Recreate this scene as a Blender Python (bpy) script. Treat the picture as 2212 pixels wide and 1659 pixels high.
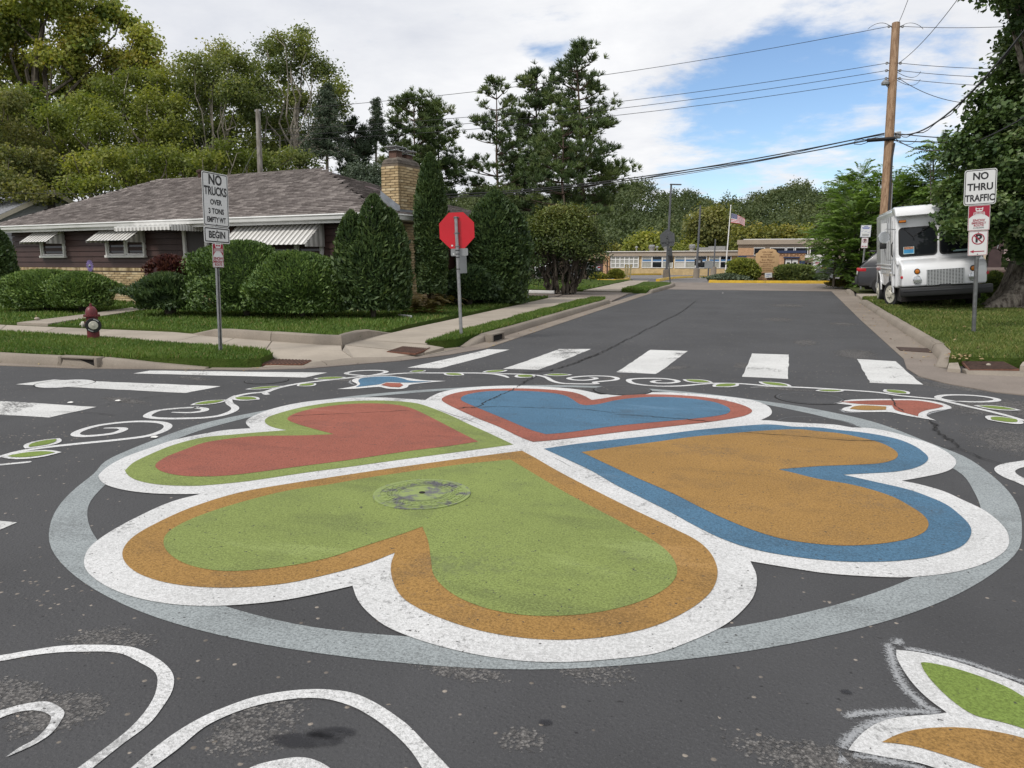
# Street corner with a painted heart mural at the middle of the crossing.
import bpy, bmesh, math, json, random
import numpy as np
from mathutils import Vector, Matrix
from mathutils.geometry import delaunay_2d_cdt
R=math.radians
rnd=random.Random(7)
for o in list(bpy.data.objects): bpy.data.objects.remove(o,do_unlink=True)
scene=bpy.context.scene
COL=scene.collection

# ---------------------------------------------------------------- camera
F=1600.; HZ=564.; CAMH=1.55
PITCH=math.atan((829.5-HZ)/F); YAW=R(19.6)
cd=bpy.data.cameras.new('camera'); cam=bpy.data.objects.new('camera',cd); COL.objects.link(cam)
cd.sensor_width=36.; cd.lens=36.*F/2212.; cd.clip_start=.05; cd.clip_end=3000
cam.location=(0,0,CAMH); cam.rotation_euler=(R(90)-PITCH,0,YAW)
scene.camera=cam

# ---------------------------------------------------------------- exposure
vs=scene.view_settings
vs.view_transform='Standard'; vs.look='None'; vs.exposure=0.0; vs.gamma=1.0; vs.use_curve_mapping=False

# ---------------------------------------------------------------- sun and sky
SUN_EL,SUN_AZ=R(47),R(212)          # azimuth clockwise from +Y: behind the camera, slightly to its left
sd=bpy.data.lights.new('sun','SUN'); sun=bpy.data.objects.new('sun',sd); COL.objects.link(sun)
sd.energy=2.4; sd.angle=R(11); sd.color=(1.0,.955,.9)
sv=Vector((math.sin(SUN_AZ)*math.cos(SUN_EL),math.cos(SUN_AZ)*math.cos(SUN_EL),math.sin(SUN_EL)))
sun.rotation_euler=sv.to_track_quat('Z','Y').to_euler(); sun.location=(0,-10,60)

world=bpy.data.worlds.new('World'); scene.world=world; world.use_nodes=True
def ray_dir(px,py):
    u=(px-1106)/F; v=-(py-829.5)/F
    c,s=math.cos(PITCH),math.sin(PITCH); x,y,z=u,c+v*s,-s+v*c
    cy,sy=math.cos(YAW),math.sin(YAW)
    return Vector((x*cy-y*sy,x*sy+y*cy,z))
def build_sky():
    nt=world.node_tree; nt.nodes.clear(); N=nt.nodes.new; Lk=nt.links.new
    out=N('ShaderNodeOutputWorld'); bg=N('ShaderNodeBackground'); bg.inputs['Strength'].default_value=.1
    Lk(bg.outputs[0],out.inputs[0])
    sky=N('ShaderNodeTexSky'); sky.sky_type='NISHITA'; sky.sun_disc=False
    sky.sun_elevation=SUN_EL; sky.sun_rotation=SUN_AZ; sky.altitude=300; sky.air_density=1.0; sky.dust_density=.25; sky.ozone_density=2.0
    tc=N('ShaderNodeTexCoord')
    def math_(op,a,b=None,c=None,clamp=False):
        m=N('ShaderNodeMath'); m.operation=op; m.use_clamp=clamp
        for i,x in enumerate((a,b,c)):
            if x is None: continue
            if isinstance(x,(int,float)): m.inputs[i].default_value=x
            else: Lk(x,m.inputs[i])
        return m.outputs[0]
    sep=N('ShaderNodeSeparateXYZ'); Lk(tc.outputs['Generated'],sep.inputs[0])
    zz=math_('ADD',math_('MAXIMUM',sep.outputs[2],0.0),.16)
    comb=N('ShaderNodeCombineXYZ'); Lk(math_('DIVIDE',sep.outputs[0],zz),comb.inputs[0]); Lk(math_('DIVIDE',sep.outputs[1],zz),comb.inputs[1])
    def noise(scale,detail,rough,off,dist=0.):
        mp=N('ShaderNodeMapping'); mp.inputs['Location'].default_value=off; Lk(comb.outputs[0],mp.inputs[0])
        n=N('ShaderNodeTexNoise'); n.inputs['Scale'].default_value=scale; n.inputs['Detail'].default_value=detail
        n.inputs['Roughness'].default_value=rough; n.inputs['Distortion'].default_value=dist
        Lk(mp.outputs[0],n.inputs['Vector']); return n.outputs['Fac']
    n1=noise(1.5,10,.62,(3.1,1.7,0),.3); n2=noise(1.1,7,.6,(9.2,4.4,0),.3); n3=noise(4.5,7,.62,(1.2,7.7,0))
    # clear gaps in the cloud deck, as directions on the sky
    gaps=[((1700,380),16,.19),((1560,250),6,.07),((1190,75),4.0,.17),((1740,110),6,.13),((1950,250),8,.06)]
    acc=None
    for (px,py),rad,amp in gaps:
        d=ray_dir(px,py).normalized()
        vm=N('ShaderNodeVectorMath'); vm.operation='DOT_PRODUCT'; vm.inputs[1].default_value=d; Lk(tc.outputs['Generated'],vm.inputs[0])
        mr=N('ShaderNodeMapRange'); mr.interpolation_type='SMOOTHSTEP'; mr.inputs['From Min'].default_value=math.cos(R(rad)); mr.inputs['From Max'].default_value=1.
        mr.inputs['To Min'].default_value=0; mr.inputs['To Max'].default_value=amp; Lk(vm.outputs['Value'],mr.inputs['Value'])
        acc=mr.outputs[0] if acc is None else math_('ADD',acc,mr.outputs[0])
    nn=math_('ADD',math_('MULTIPLY',n1,.62),math_('MULTIPLY',n3,.38))
    m=math_('SUBTRACT',math_('ADD',nn,.06),acc)
    ramp=N('ShaderNodeMapRange'); ramp.interpolation_type='SMOOTHSTEP'
    ramp.inputs['From Min'].default_value=.26; ramp.inputs['From Max'].default_value=.46; Lk(m,ramp.inputs['Value'])
    shade=N('ShaderNodeMapRange'); shade.inputs['From Min'].default_value=.36; shade.inputs['From Max'].default_value=.62; Lk(math_('ADD',math_('MULTIPLY',n2,.6),math_('MULTIPLY',n1,.4)),shade.inputs['Value'])
    cc=N('ShaderNodeMix'); cc.data_type='RGBA'; cc.inputs[6].default_value=(7.3,7.55,8.2,1); cc.inputs[7].default_value=(9.9,9.95,10.1,1); Lk(shade.outputs[0],cc.inputs[0])
    skt=N('ShaderNodeMix'); skt.data_type='RGBA'; skt.blend_type='MULTIPLY'; skt.inputs[0].default_value=1; Lk(sky.outputs[0],skt.inputs[6]); skt.inputs[7].default_value=(1.30,1.38,1.48,1)
    mix=N('ShaderNodeMix'); mix.data_type='RGBA'; Lk(ramp.outputs[0],mix.inputs[0]); Lk(skt.outputs[2],mix.inputs[6]); Lk(cc.outputs[2],mix.inputs[7])
    Lk(mix.outputs[2],bg.inputs[0])
build_sky()

# ---------------------------------------------------------------- survey helpers: the ground and points measured on it
def G(y):                       # the street climbs gently to a crest and falls away to the school
    return .012*min(max(y-11.,0.),31.)-.012*min(max(y-42.,0.),110.)
def Q(px,py,off=0.):            # point of the ground (raised by off) seen at a place of the photograph
    d=ray_dir(px,py); z=off
    for _ in range(40):
        t=(z-CAMH)/d.z if d.z<-1e-4 else 200.
        p=Vector((0,0,CAMH))+d*t; z=G(p.y)+off
    return p
_fw=Vector((-math.sin(YAW)*math.cos(PITCH),math.cos(YAW)*math.cos(PITCH),-math.sin(PITCH)))
def D(px,py,d):                 # point at distance d along the view
    r=ray_dir(px,py); return Vector((0,0,CAMH))+r*(d/r.dot(_fw))
def DG(px,d,off=0.):            # ground point under a bearing at distance d
    p=D(px,HZ,d); return Vector((p.x,p.y,G(p.y)+off))
def PXW(d): return d/F          # metres per unit at distance d

# ---------------------------------------------------------------- mesh helpers
class MB:
    def __init__(s): s.v=[]; s.f=[]; s.m=[]
    def add(s,vs,fs,mi=0):
        b=len(s.v); s.v+= [tuple(p) for p in vs]; s.f+=[tuple(i+b for i in f) for f in fs]; s.m+=[mi]*len(fs); return s
    def box(s,c,d,rz=0,mi=0,M=None):
        x,y,z=d[0]/2,d[1]/2,d[2]/2
        ps=[Vector((i*x,j*y,k*z)) for k in(-1,1) for j in(-1,1) for i in(-1,1)]
        if rz: rm=Matrix.Rotation(rz,3,'Z'); ps=[rm@p for p in ps]
        if M is not None: ps=[M@p for p in ps]
        c=Vector(c); ps=[p+c for p in ps]
        return s.add(ps,[(0,2,3,1),(4,5,7,6),(0,1,5,4),(1,3,7,5),(3,2,6,7),(2,0,4,6)],mi)
    def tube(s,path,rad,n=8,mi=0,cap=True,noise=None):
        path=[Vector(p) for p in path]; rings=[]
        if not hasattr(rad,'__len__'): rad=[rad]*len(path)
        b=len(s.v); up=Vector((0,0,1)); prevx=None
        for i,p in enumerate(path):
            t=(path[min(i+1,len(path)-1)]-path[max(i-1,0)])
            if t.length<1e-9: t=Vector((0,0,1))
            t.normalize()
            ref=prevx if prevx is not None else (Vector((1,0,0)) if abs(t.x)<.9 else Vector((0,1,0)))
            x=(ref-t*ref.dot(t))
            if x.length<1e-6: x=t.orthogonal()
            x.normalize(); y=t.cross(x); prevx=x
            for k in range(n):
                a=2*math.pi*k/n; r=rad[i]*(noise(i,k) if noise else 1)
                s.v.append(tuple(p+x*(math.cos(a)*r)+y*(math.sin(a)*r)))
        for i in range(len(path)-1):
            for k in range(n):
                s.f.append((b+i*n+k,b+i*n+(k+1)%n,b+(i+1)*n+(k+1)%n,b+(i+1)*n+k)); s.m.append(mi)
        if cap:
            s.f.append(tuple(b+k for k in reversed(range(n)))); s.m.append(mi)
            e=b+(len(path)-1)*n; s.f.append(tuple(e+k for k in range(n))); s.m.append(mi)
        return s
    def lathe(s,prof,n=20,c=(0,0,0),axis='Z',mi=0):
        b=len(s.v); c=Vector(c)
        for r,h in prof:
            for k in range(n):
                a=2*math.pi*k/n; p=(r*math.cos(a),r*math.sin(a),h)
                if axis=='Y': p=(p[0],-p[2],p[1])
                if axis=='X': p=(p[2],p[0],p[1])
                s.v.append(tuple(Vector(p)+c))
        for i in range(len(prof)-1):
            for k in range(n):
                s.f.append((b+i*n+k,b+i*n+(k+1)%n,b+(i+1)*n+(k+1)%n,b+(i+1)*n+k)); s.m.append(mi)
        s.f.append(tuple(b+k for k in reversed(range(n)))); s.m.append(mi)
        e=b+(len(prof)-1)*n; s.f.append(tuple(e+k for k in range(n))); s.m.append(mi)
        return s
    def prism(s,poly,z0,z1,mi=0,plane='XY'):
        n=len(poly)
        def P3(p,h): return {'XY':(p[0],p[1],h),'XZ':(p[0],h,p[1]),'YZ':(h,p[0],p[1])}[plane]
        vs=[P3(p,z0) for p in poly]+[P3(p,z1) for p in poly]
        fs=[tuple(reversed(range(n))),tuple(range(n,2*n))]+[(i,(i+1)%n,n+(i+1)%n,n+i) for i in range(n)]
        return s.add(vs,fs,mi)
    def mesh(s,name):
        me=bpy.data.meshes.new(name); me.from_pydata(s.v,[],s.f); 
        if any(s.m): me.polygons.foreach_set('material_index',s.m)
        me.update(); return me
    def build(s,name,mats,parent=None,loc=None,rot=None,bevel=0,seg=2,smooth=False,fix=True,**tags):
        me=s.mesh(name)
        if fix or bevel:
            bm=bmesh.new(); bm.from_mesh(me)
            if fix: bmesh.ops.recalc_face_normals(bm,faces=bm.faces)
            if bevel:
                es=[e for e in bm.edges if len(e.link_faces)==2 and e.calc_face_angle(0)>R(25)]
                bmesh.ops.bevel(bm,geom=es,offset=bevel,segments=seg,profile=.5,affect='EDGES',clamp_overlap=True)
            bm.to_mesh(me); bm.free()
        return link(name,me,mats,parent,loc,rot,smooth or bevel>0,**tags)
def link(name,me,mats,parent=None,loc=None,rot=None,smooth=False,**tags):
    o=bpy.data.objects.new(name,me); COL.objects.link(o)
    if mats is not None and len(me.materials)==0:
        for m in (mats if isinstance(mats,(list,tuple)) else [mats]): me.materials.append(m)
    if parent is not None: o.parent=parent
    if loc is not None: o.location=loc
    if rot is not None: o.rotation_euler=rot
    if smooth:
        me.polygons.foreach_set('use_smooth',[True]*len(me.polygons))
        try: me.set_sharp_from_angle(angle=R(40))
        except Exception: pass
    for k,v in tags.items(): o[k]=v
    return o
def thing(name,label,category,loc=(0,0,0),rot=(0,0,0),group=None):
    o=bpy.data.objects.new(name,None); COL.objects.link(o); o.location=loc; o.rotation_euler=rot
    o.empty_display_size=.3
    o['label']=label; o['category']=category
    if group: o['group']=group
    return o
def copy_tree(o,parent=None):
    c=o.copy(); COL.objects.link(c)
    if parent is not None: c.parent=parent
    for ch in list(o.children): copy_tree(ch,c)
    return c
def poly_sheet(name,poly,off,mats,parent=None,skirt=0.,**tags):
    """flat outline draped on the ground at height off above it; skirt gives it a cut edge of that depth"""
    pts=[]
    for p in poly:
        if not pts or math.hypot(p[0]-pts[-1][0],p[1]-pts[-1][1])>1e-3: pts.append((p[0],p[1]))
    if math.hypot(pts[0][0]-pts[-1][0],pts[0][1]-pts[-1][1])<1e-3: pts.pop()
    n=len(pts); r=delaunay_2d_cdt([Vector(p) for p in pts],[(i,(i+1)%n) for i in range(n)],[],1,1e-5)
    bm=bmesh.new(); vs=[bm.verts.new((p.x,p.y,0)) for p in r[0]]
    for f in r[2]:
        try: bm.faces.new([vs[i] for i in f])
        except ValueError: pass
    for yc in (11.,42.,152.):
        bmesh.ops.bisect_plane(bm,geom=bm.verts[:]+bm.edges[:]+bm.faces[:],plane_co=(0,yc,0),plane_no=(0,1,0))
    for f in bm.faces:
        f.normal_update()
        if f.normal.z<0: f.normal_flip()
    if skirt:
        be=[e for e in bm.edges if len(e.link_faces)==1]; ex=bmesh.ops.extrude_edge_only(bm,edges=be)['geom']; low=[v for v in ex if isinstance(v,bmesh.types.BMVert)]
    else: low=[]
    for v in bm.verts: v.co.z=G(v.co.y)+(off(v.co.x,v.co.y) if callable(off) else off)
    for v in low: v.co.z-=skirt
    me=bpy.data.meshes.new(name); bm.to_mesh(me); bm.free()
    return link(name,me,mats,parent,**tags)
def slab(name,poly,top,thick,mats,parent=None,bevel=0,**tags):
    """a flat stone with thickness, following the ground's slope"""
    mb=MB(); n=len(poly)
    vs=[(p[0],p[1],G(p[1])+top-thick) for p in poly]+[(p[0],p[1],G(p[1])+top) for p in poly]
    mb.add(vs,[tuple(reversed(range(n))),tuple(range(n,2*n))]+[(i,(i+1)%n,n+(i+1)%n,n+i) for i in range(n)])
    return mb.build(name,mats,parent,bevel=bevel,seg=1,**tags)
def inset_poly(poly,d):
    c=Vector((sum(p[0] for p in poly)/len(poly),sum(p[1] for p in poly)/len(poly)))
    o=[]
    for p in poly:
        v=Vector((p[0],p[1]))-c; o.append(tuple(c+v*(1-d/max(v.length,1e-6))))
    return o
def smooth_poly(pts,sub=4,closed=True):
    """Catmull-Rom through the points, kept sharp where the third value is 1"""
    n=len(pts); out=[]
    for i in range(n if closed else n-1):
        p1,p2=pts[i],pts[(i+1)%n]
        p0=pts[i-1] if (closed or i>0) else p1; p3=pts[(i+2)%n] if (closed or i+2<n) else p2
        c1=len(p1)>2 and p1[2]; c2=len(p2)>2 and p2[2]
        a0=Vector(p0[:2]) if not c1 else Vector(p1[:2])*2-Vector(p2[:2]); a3=Vector(p3[:2]) if not c2 else Vector(p2[:2])*2-Vector(p1[:2])
        a1,a2=Vector(p1[:2]),Vector(p2[:2])
        # centripetal parametrisation
        t0=0; t1=t0+max((a1-a0).length,1e-5)**.5; t2=t1+max((a2-a1).length,1e-5)**.5; t3=t2+max((a3-a2).length,1e-5)**.5
        for k in range(sub):
            t=t1+(t2-t1)*k/sub
            A1=a0*((t1-t)/(t1-t0))+a1*((t-t0)/(t1-t0)); A2=a1*((t2-t)/(t2-t1))+a2*((t-t1)/(t2-t1)); A3=a2*((t3-t)/(t3-t2))+a3*((t-t2)/(t3-t2))
            B1=A1*((t2-t)/(t2-t0))+A2*((t-t0)/(t2-t0)); B2=A2*((t3-t)/(t3-t1))+A3*((t-t1)/(t3-t1))
            out.append(tuple(B1*((t2-t)/(t2-t1))+B2*((t-t1)/(t2-t1))))
    if not closed: out.append(tuple(pts[-1][:2]))
    return out
def in_poly(x,y,poly):
    """numpy point in polygon"""
    ins=np.zeros(len(x),bool); n=len(poly); j=n-1
    for i in range(n):
        xi,yi=poly[i][:2]; xj,yj=poly[j][:2]
        c=((yi>y)!=(yj>y))&(x<(xj-xi)*(y-yi)/((yj-yi) if yj!=yi else 1e-9)+xi); ins^=c; j=i
    return ins
def np_mesh(name,verts,nper,attr=None):
    """mesh of separate faces, nper vertices each; attr: one float per face"""
    n=len(verts)//nper; me=bpy.data.meshes.new(name)
    me.vertices.add(len(verts)); me.vertices.foreach_set('co',np.ascontiguousarray(verts,dtype=np.float32).ravel())
    me.loops.add(n*nper); me.loops.foreach_set('vertex_index',np.arange(n*nper,dtype=np.int32))
    me.polygons.add(n); me.polygons.foreach_set('loop_start',np.arange(0,n*nper,nper,dtype=np.int32))
    try: me.polygons.foreach_set('loop_total',np.full(n,nper,dtype=np.int32))
    except Exception: pass
    if attr is not None:
        a=me.attributes.new('tint','FLOAT','FACE'); a.data.foreach_set('value',np.ascontiguousarray(attr,dtype=np.float32))
    me.update(calc_edges=True); return me
def text_mesh(body,size,name='lettering',bold=.0,align='CENTER',ext=.0,sx=1.):
    """flat lettering from the built-in face, in the XZ plane facing -Y, centred on its origin"""
    cu=bpy.data.curves.new('t','FONT'); cu.body=body; cu.size=size; cu.align_x=align; cu.align_y='CENTER'; cu.offset=bold; cu.extrude=ext; cu.resolution_u=3; cu.space_line=1.0
    ob=bpy.data.objects.new('t',cu); COL.objects.link(ob)
    me=bpy.data.meshes.new_from_object(ob.evaluated_get(bpy.context.evaluated_depsgraph_get())); bpy.data.objects.remove(ob); bpy.data.curves.remove(cu)
    me.name=name
    me.transform(Matrix.Rotation(R(90),4,'X')@Matrix.Diagonal((sx,1,1,1))); return me
def lettering(body,size,loc,mat_,parent,bold=.004,sx=1.,name='lettering',rot=None,align='CENTER'):
    me=text_mesh(body,size,name,bold*.65*size/.1 if bold else 0,align,sx=sx); return link(name,me,mat_,parent,loc=loc,rot=rot)
# ---------------------------------------------------------------- materials
class NB:
    def __init__(s,name):
        s.m=bpy.data.materials.new(name); s.m.use_nodes=True; s.t=s.m.node_tree; s.t.nodes.clear()
        s.out=s.N('ShaderNodeOutputMaterial'); s.p=s.N('ShaderNodeBsdfPrincipled'); s.L(s.p.outputs[0],s.out.inputs[0])
        s.tc=s.N('ShaderNodeTexCoord')
    def N(s,t): return s.t.nodes.new(t)
    def L(s,a,b): s.t.links.new(a,b)
    def noise(s,scale,detail=4,rough=.55,vec=None,out='Fac',dist=0,stretch=None):
        n=s.N('ShaderNodeTexNoise'); n.inputs['Scale'].default_value=scale; n.inputs['Detail'].default_value=detail; n.inputs['Roughness'].default_value=rough; n.inputs['Distortion'].default_value=dist
        v=vec or s.tc.outputs['Object']
        if stretch:
            mp=s.N('ShaderNodeMapping'); mp.inputs['Scale'].default_value=stretch; s.L(v,mp.inputs[0]); v=mp.outputs[0]
        s.L(v,n.inputs['Vector']); return n.outputs[out]
    def voro(s,scale,feature='F1',out='Distance'):
        n=s.N('ShaderNodeTexVoronoi'); n.feature=feature; n.inputs['Scale'].default_value=scale; s.L(s.tc.outputs['Object'],n.inputs['Vector']); return n.outputs[out]
    def mr(s,v,a,b,c=0.,d=1.,smooth=True):
        m=s.N('ShaderNodeMapRange'); m.interpolation_type='SMOOTHSTEP' if smooth else 'LINEAR'
        for k,x in zip(('From Min','From Max','To Min','To Max'),(a,b,c,d)): m.inputs[k].default_value=x
        s.L(v,m.inputs['Value']); return m.outputs[0]
    def math(s,op,a,b=None):
        m=s.N('ShaderNodeMath'); m.operation=op
        for i,x in enumerate((a,b)):
            if x is None: continue
            if isinstance(x,(int,float)): m.inputs[i].default_value=x
            else: s.L(x,m.inputs[i])
        return m.outputs[0]
    def mix(s,f,a,b,blend='MIX'):
        m=s.N('ShaderNodeMix'); m.data_type='RGBA'; m.blend_type=blend
        for i,x in ((0,f),(6,a),(7,b)):
            if isinstance(x,(int,float)): m.inputs[i].default_value=x
            elif isinstance(x,tuple): m.inputs[i].default_value=(*x[:3],1)
            else: s.L(x,m.inputs[i])
        return m.outputs[2]
    def col(s,c):
        if isinstance(c,tuple): s.p.inputs['Base Color'].default_value=(*c[:3],1)
        else: s.L(c,s.p.inputs['Base Color'])
    def bump(s,h,strength=.3,dist=.01):
        b=s.N('ShaderNodeBump'); b.inputs['Strength'].default_value=strength; b.inputs['Distance'].default_value=dist; s.L(h,b.inputs['Height']); s.L(b.outputs[0],s.p.inputs['Normal'])
    def set(s,**k):
        for n,v in k.items(): s.p.inputs[n.replace('_',' ')].default_value=v
        return s
    def alpha(s,v): s.L(v,s.p.inputs['Alpha'])
def sc(c,k): return tuple(x*k for x in c[:3])
def plain(name,c,rough=.6,var=.1,scale=6,metal=0.,bump=0.,bscale=80,spec=.5,dirt=None,dirtamt=.0,coat=0.):
    b=NB(name); n=b.noise(scale,5); col=b.mix(b.mr(n,.3,.7),sc(c,1-var),sc(c,1+var))
    if dirt: col=b.mix(b.mr(b.noise(scale*.6,8,.65),.48,.75,0,dirtamt),col,dirt)
    b.col(col); b.set(Roughness=rough,Metallic=metal,Specular_IOR_Level=spec,Coat_Weight=coat)
    if bump: b.bump(b.noise(bscale,4,.6),bump,.01)
    return b.m
M={}
def asphalt(name,c,agg=.0,tint=(.3,.26,.22)):
    b=NB(name)
    fine=b.noise(150,3,.75); mid=b.noise(42,4,.65); big=b.noise(.55,5,.6); med=b.noise(2.1,5,.6)
    col=b.mix(b.mr(big,.3,.7),sc(c,.86),sc(c,1.14)); col=b.mix(b.mr(med,.35,.75,0,.35),col,sc(c,1.25))
    wp=b.noise(.9,4,.55,stretch=(1.,.12,1)); col=b.mix(b.mr(wp,.5,.7,0,.3),col,sc(c,1.4)); g2=b.noise(80,3,.75); col=b.mix(b.mr(g2,.54,.70,0,.55),col,sc(c,1.8)); col=b.mix(b.mr(g2,.28,.42,.6,0),col,sc(c,.5)); col=b.mix(b.mr(b.noise(30,2,.5),.25,.31,.8,0),col,sc(c,.35)); col=b.mix(b.mr(fine,.5,.8,0,.55),col,sc(c,2.0)); col=b.mix(b.mr(fine,.24,.42,.55,0),col,sc(c,.35))
    # bare aggregate where the seal coat has worn through
    vr=b.voro(46,'F1','Color'); sepc=b.N('ShaderNodeSeparateColor'); b.L(vr,sepc.inputs[0])
    worn=b.mr(b.noise(.7,7,.7),.56-agg,.78-agg,0,1)
    pick=b.math('GREATER_THAN',b.math('ADD',sepc.outputs[0],b.math('MULTIPLY',worn,.34)),.985-agg*.25)
    dist=b.voro(46); chip=b.math('MULTIPLY',pick,b.mr(dist,.3,.5,1,0))
    pc=b.mix(sepc.outputs[1],sc(tint,.45),sc(tint,1.1)); col=b.mix(chip,col,pc)
    b.col(col); b.set(Roughness=.86,Specular_IOR_Level=.28)
    h=b.math('ADD',b.math('MULTIPLY',fine,.5),b.math('MULTIPLY',mid,.9)); h=b.math('SUBTRACT',h,b.math('MULTIPLY',b.mr(dist,.0,.5),.45)); b.bump(h,.55,.012)
    return b.m
M['asphalt']=asphalt('asphalt',(.061,.061,.063))
M['old_asphalt']=asphalt('old_asphalt',(.15,.14,.135),.1)
def aggregate_patch():
    b=NB('worn_aggregate'); vr=b.voro(95,'F1','Color'); sp=b.N('ShaderNodeSeparateColor'); b.L(vr,sp.inputs[0])
    col=b.mix(sp.outputs[0],(.095,.093,.09),(.30,.285,.27)); col=b.mix(b.mr(b.voro(95),.4,.65,0,.5),col,(.06,.057,.057)); b.col(col)
    a=b.N('ShaderNodeAttribute'); a.attribute_name='edge'
    al=b.math('ADD',a.outputs['Fac'],b.math('MULTIPLY',b.math('SUBTRACT',b.noise(5,8,.75),.5),2.1)); al2=b.math('ADD',al,b.math('MULTIPLY',b.math('SUBTRACT',sp.outputs[1],.5),.7))
    b.alpha(b.mr(al2,.55,.72,0,.62)); b.set(Roughness=.9,Specular_IOR_Level=.2); b.bump(b.voro(95),.6,.01); return b.m
M['worn']=aggregate_patch()
def paint(name,c,speck=.5,dirt=.12,wear=.0):
    b=NB(name); fine=b.noise(190,3,.7); mid=b.noise(84,3,.75); big=b.noise(.8,6,.62); smear=b.noise(1.5,7,.62,stretch=(.4,1.5,1)); smudge=b.noise(2.6,6,.6); g2=b.noise(120,3,.7); g3=b.noise(40,2,.5)
    col=b.mix(b.mr(big,.35,.7),sc(c,.84),sc(c,1.02))
    col=b.mix(b.mr(smear,.53,.70,0,dirt*2.2),col,tuple(x*.50+.012 for x in c)); col=b.mix(b.mr(smudge,.51,.68,0,dirt*1.7),col,tuple(x*.55+.02 for x in c))
    col=b.mix(b.mr(smear,.30,.42,dirt*2,0),col,tuple(min(.82,x*1.14+.03) for x in c))
    col=b.mix(b.mr(mid,.47,.63,0,.5),col,tuple(min(.84,x*1.28+.01) for x in c)); col=b.mix(b.mr(mid,.36,.50,min(.9,speck*1.25),0),col,sc(c,.52))
    col=b.mix(b.mr(g2,.30,.44,speck*.9,0),col,sc(c,.50)); col=b.mix(b.mr(fine,.28,.46,speck*.8,0),col,sc(c,.5))
    pits=b.mr(g3,.26,.315,.9,0); col=b.mix(pits,col,(.055,.053,.05))
    if wear:
        w=b.math('ADD',b.math('MULTIPLY',b.noise(1.1,5,.6),.6),b.math('MULTIPLY',b.noise(30,5,.8),.5)); col=b.mix(b.mr(w,.605,.665,0,wear),col,(.075,.073,.072))
    b.col(col); b.set(Roughness=.82,Specular_IOR_Level=.22); b.bump(b.math('ADD',b.math('MULTIPLY',fine,.4),b.math('ADD',mid,b.math('MULTIPLY',g2,.6))),.6,.012)
    return b.m
M['p_white']=paint('white_road_paint',(.66,.66,.65),.35,.1,.55)
M['p_line']=paint('white_line_paint',(.70,.70,.69),.6,.05,.45)
M['p_red']=paint('red_road_paint',(.335,.112,.078),.6,.34,.25)
M['p_green']=paint('green_road_paint',(.235,.290,.085),.6,.34,.25)
M['p_ochre']=paint('ochre_road_paint',(.36,.205,.062),.6,.34,.25)
M['p_blue']=paint('blue_road_paint',(.082,.178,.275),.6,.34,.25)
M['p_grey']=paint('grey_road_paint',(.325,.355,.36),.6,.34,.25)
M['p_bar']=paint('white_crosswalk_paint',(.66,.66,.64),.3,.12,.9)
M['p_leaf']=paint('leaf_green_road_paint',(.19,.265,.055),.5,.2)
def stain():
    b=NB('oil_stain'); b.col((.022,.022,.026)); b.set(Roughness=.55,Specular_IOR_Level=.35); a=b.N('ShaderNodeAttribute'); a.attribute_name='edge'; v=b.math('ADD',a.outputs['Fac'],b.math('MULTIPLY',b.math('SUBTRACT',b.noise(14,6,.7),.5),1.3)); b.alpha(b.mr(v,.35,.85,0,.62)); return b.m
M['stain']=stain()
def spray():
    b=NB('grey_spray_paint'); b.col(b.mix(b.noise(150,3),(.22,.23,.24),(.52,.53,.54))); b.set(Roughness=.85)
    a=b.N('ShaderNodeAttribute'); a.attribute_name='edge'
    v=b.math('ADD',b.math('MULTIPLY',a.outputs['Fac'],.75),b.math('MULTIPLY',b.math('SUBTRACT',b.noise(110,3,.7),.5),1.5)); b.alpha(b.mr(v,.25,.75,0,.8)); return b.m
M['spray']=spray()
def concrete(name,c,agg=.0):
    b=NB(name); fine=b.noise(90,4,.7); big=b.noise(.9,6,.65); sp=b.noise(14,5,.7)
    col=b.mix(b.mr(big,.3,.7),sc(c,.84),sc(c,1.1)); col=b.mix(b.mr(sp,.5,.75,0,.3),col,sc(c,.7)); col=b.mix(b.mr(fine,.3,.5,.35+agg,0),col,sc(c,.55))
    if agg: 
        vr=b.voro(55,'F1','Color'); s2=b.N('ShaderNodeSeparateColor'); b.L(vr,s2.inputs[0]); col=b.mix(b.math('MULTIPLY',b.mr(b.voro(55),.3,.5,1,0),agg),col,b.mix(s2.outputs[0],sc(c,.5),sc(c,1.35)))
    b.col(col); b.set(Roughness=.9,Specular_IOR_Level=.2); b.bump(fine,.35,.008); return b.m
M['concrete']=concrete('pale_concrete',(.36,.315,.26)); M['concrete2']=concrete('concrete_two',(.325,.285,.235)); M['gutter']=concrete('worn_gutter_concrete',(.25,.212,.175),.5)
M['curb']=concrete('kerb_concrete',(.26,.225,.185),.25); M['old_conc']=concrete('old_concrete_apron',(.235,.20,.172),.35)
def soil(name,a,c,scale=1.4):
    b=NB(name); n=b.noise(scale,7,.65); f=b.noise(35,4,.7); col=b.mix(b.mr(n,.35,.68),a,c); col=b.mix(b.mr(f,.3,.55,.6,0),col,sc(a,.4)); b.col(col); b.set(Roughness=1,Specular_IOR_Level=.05); b.bump(f,.8,.03); return b.m
M['lawn']=soil('lawn_thatch',(.050,.085,.016),(.085,.115,.028)); M['ground']=soil('ground_soil',(.06,.085,.03),(.09,.095,.04),.05); M['mulch']=soil('dark_mulch',(.035,.025,.018),(.06,.045,.03),3)
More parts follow.
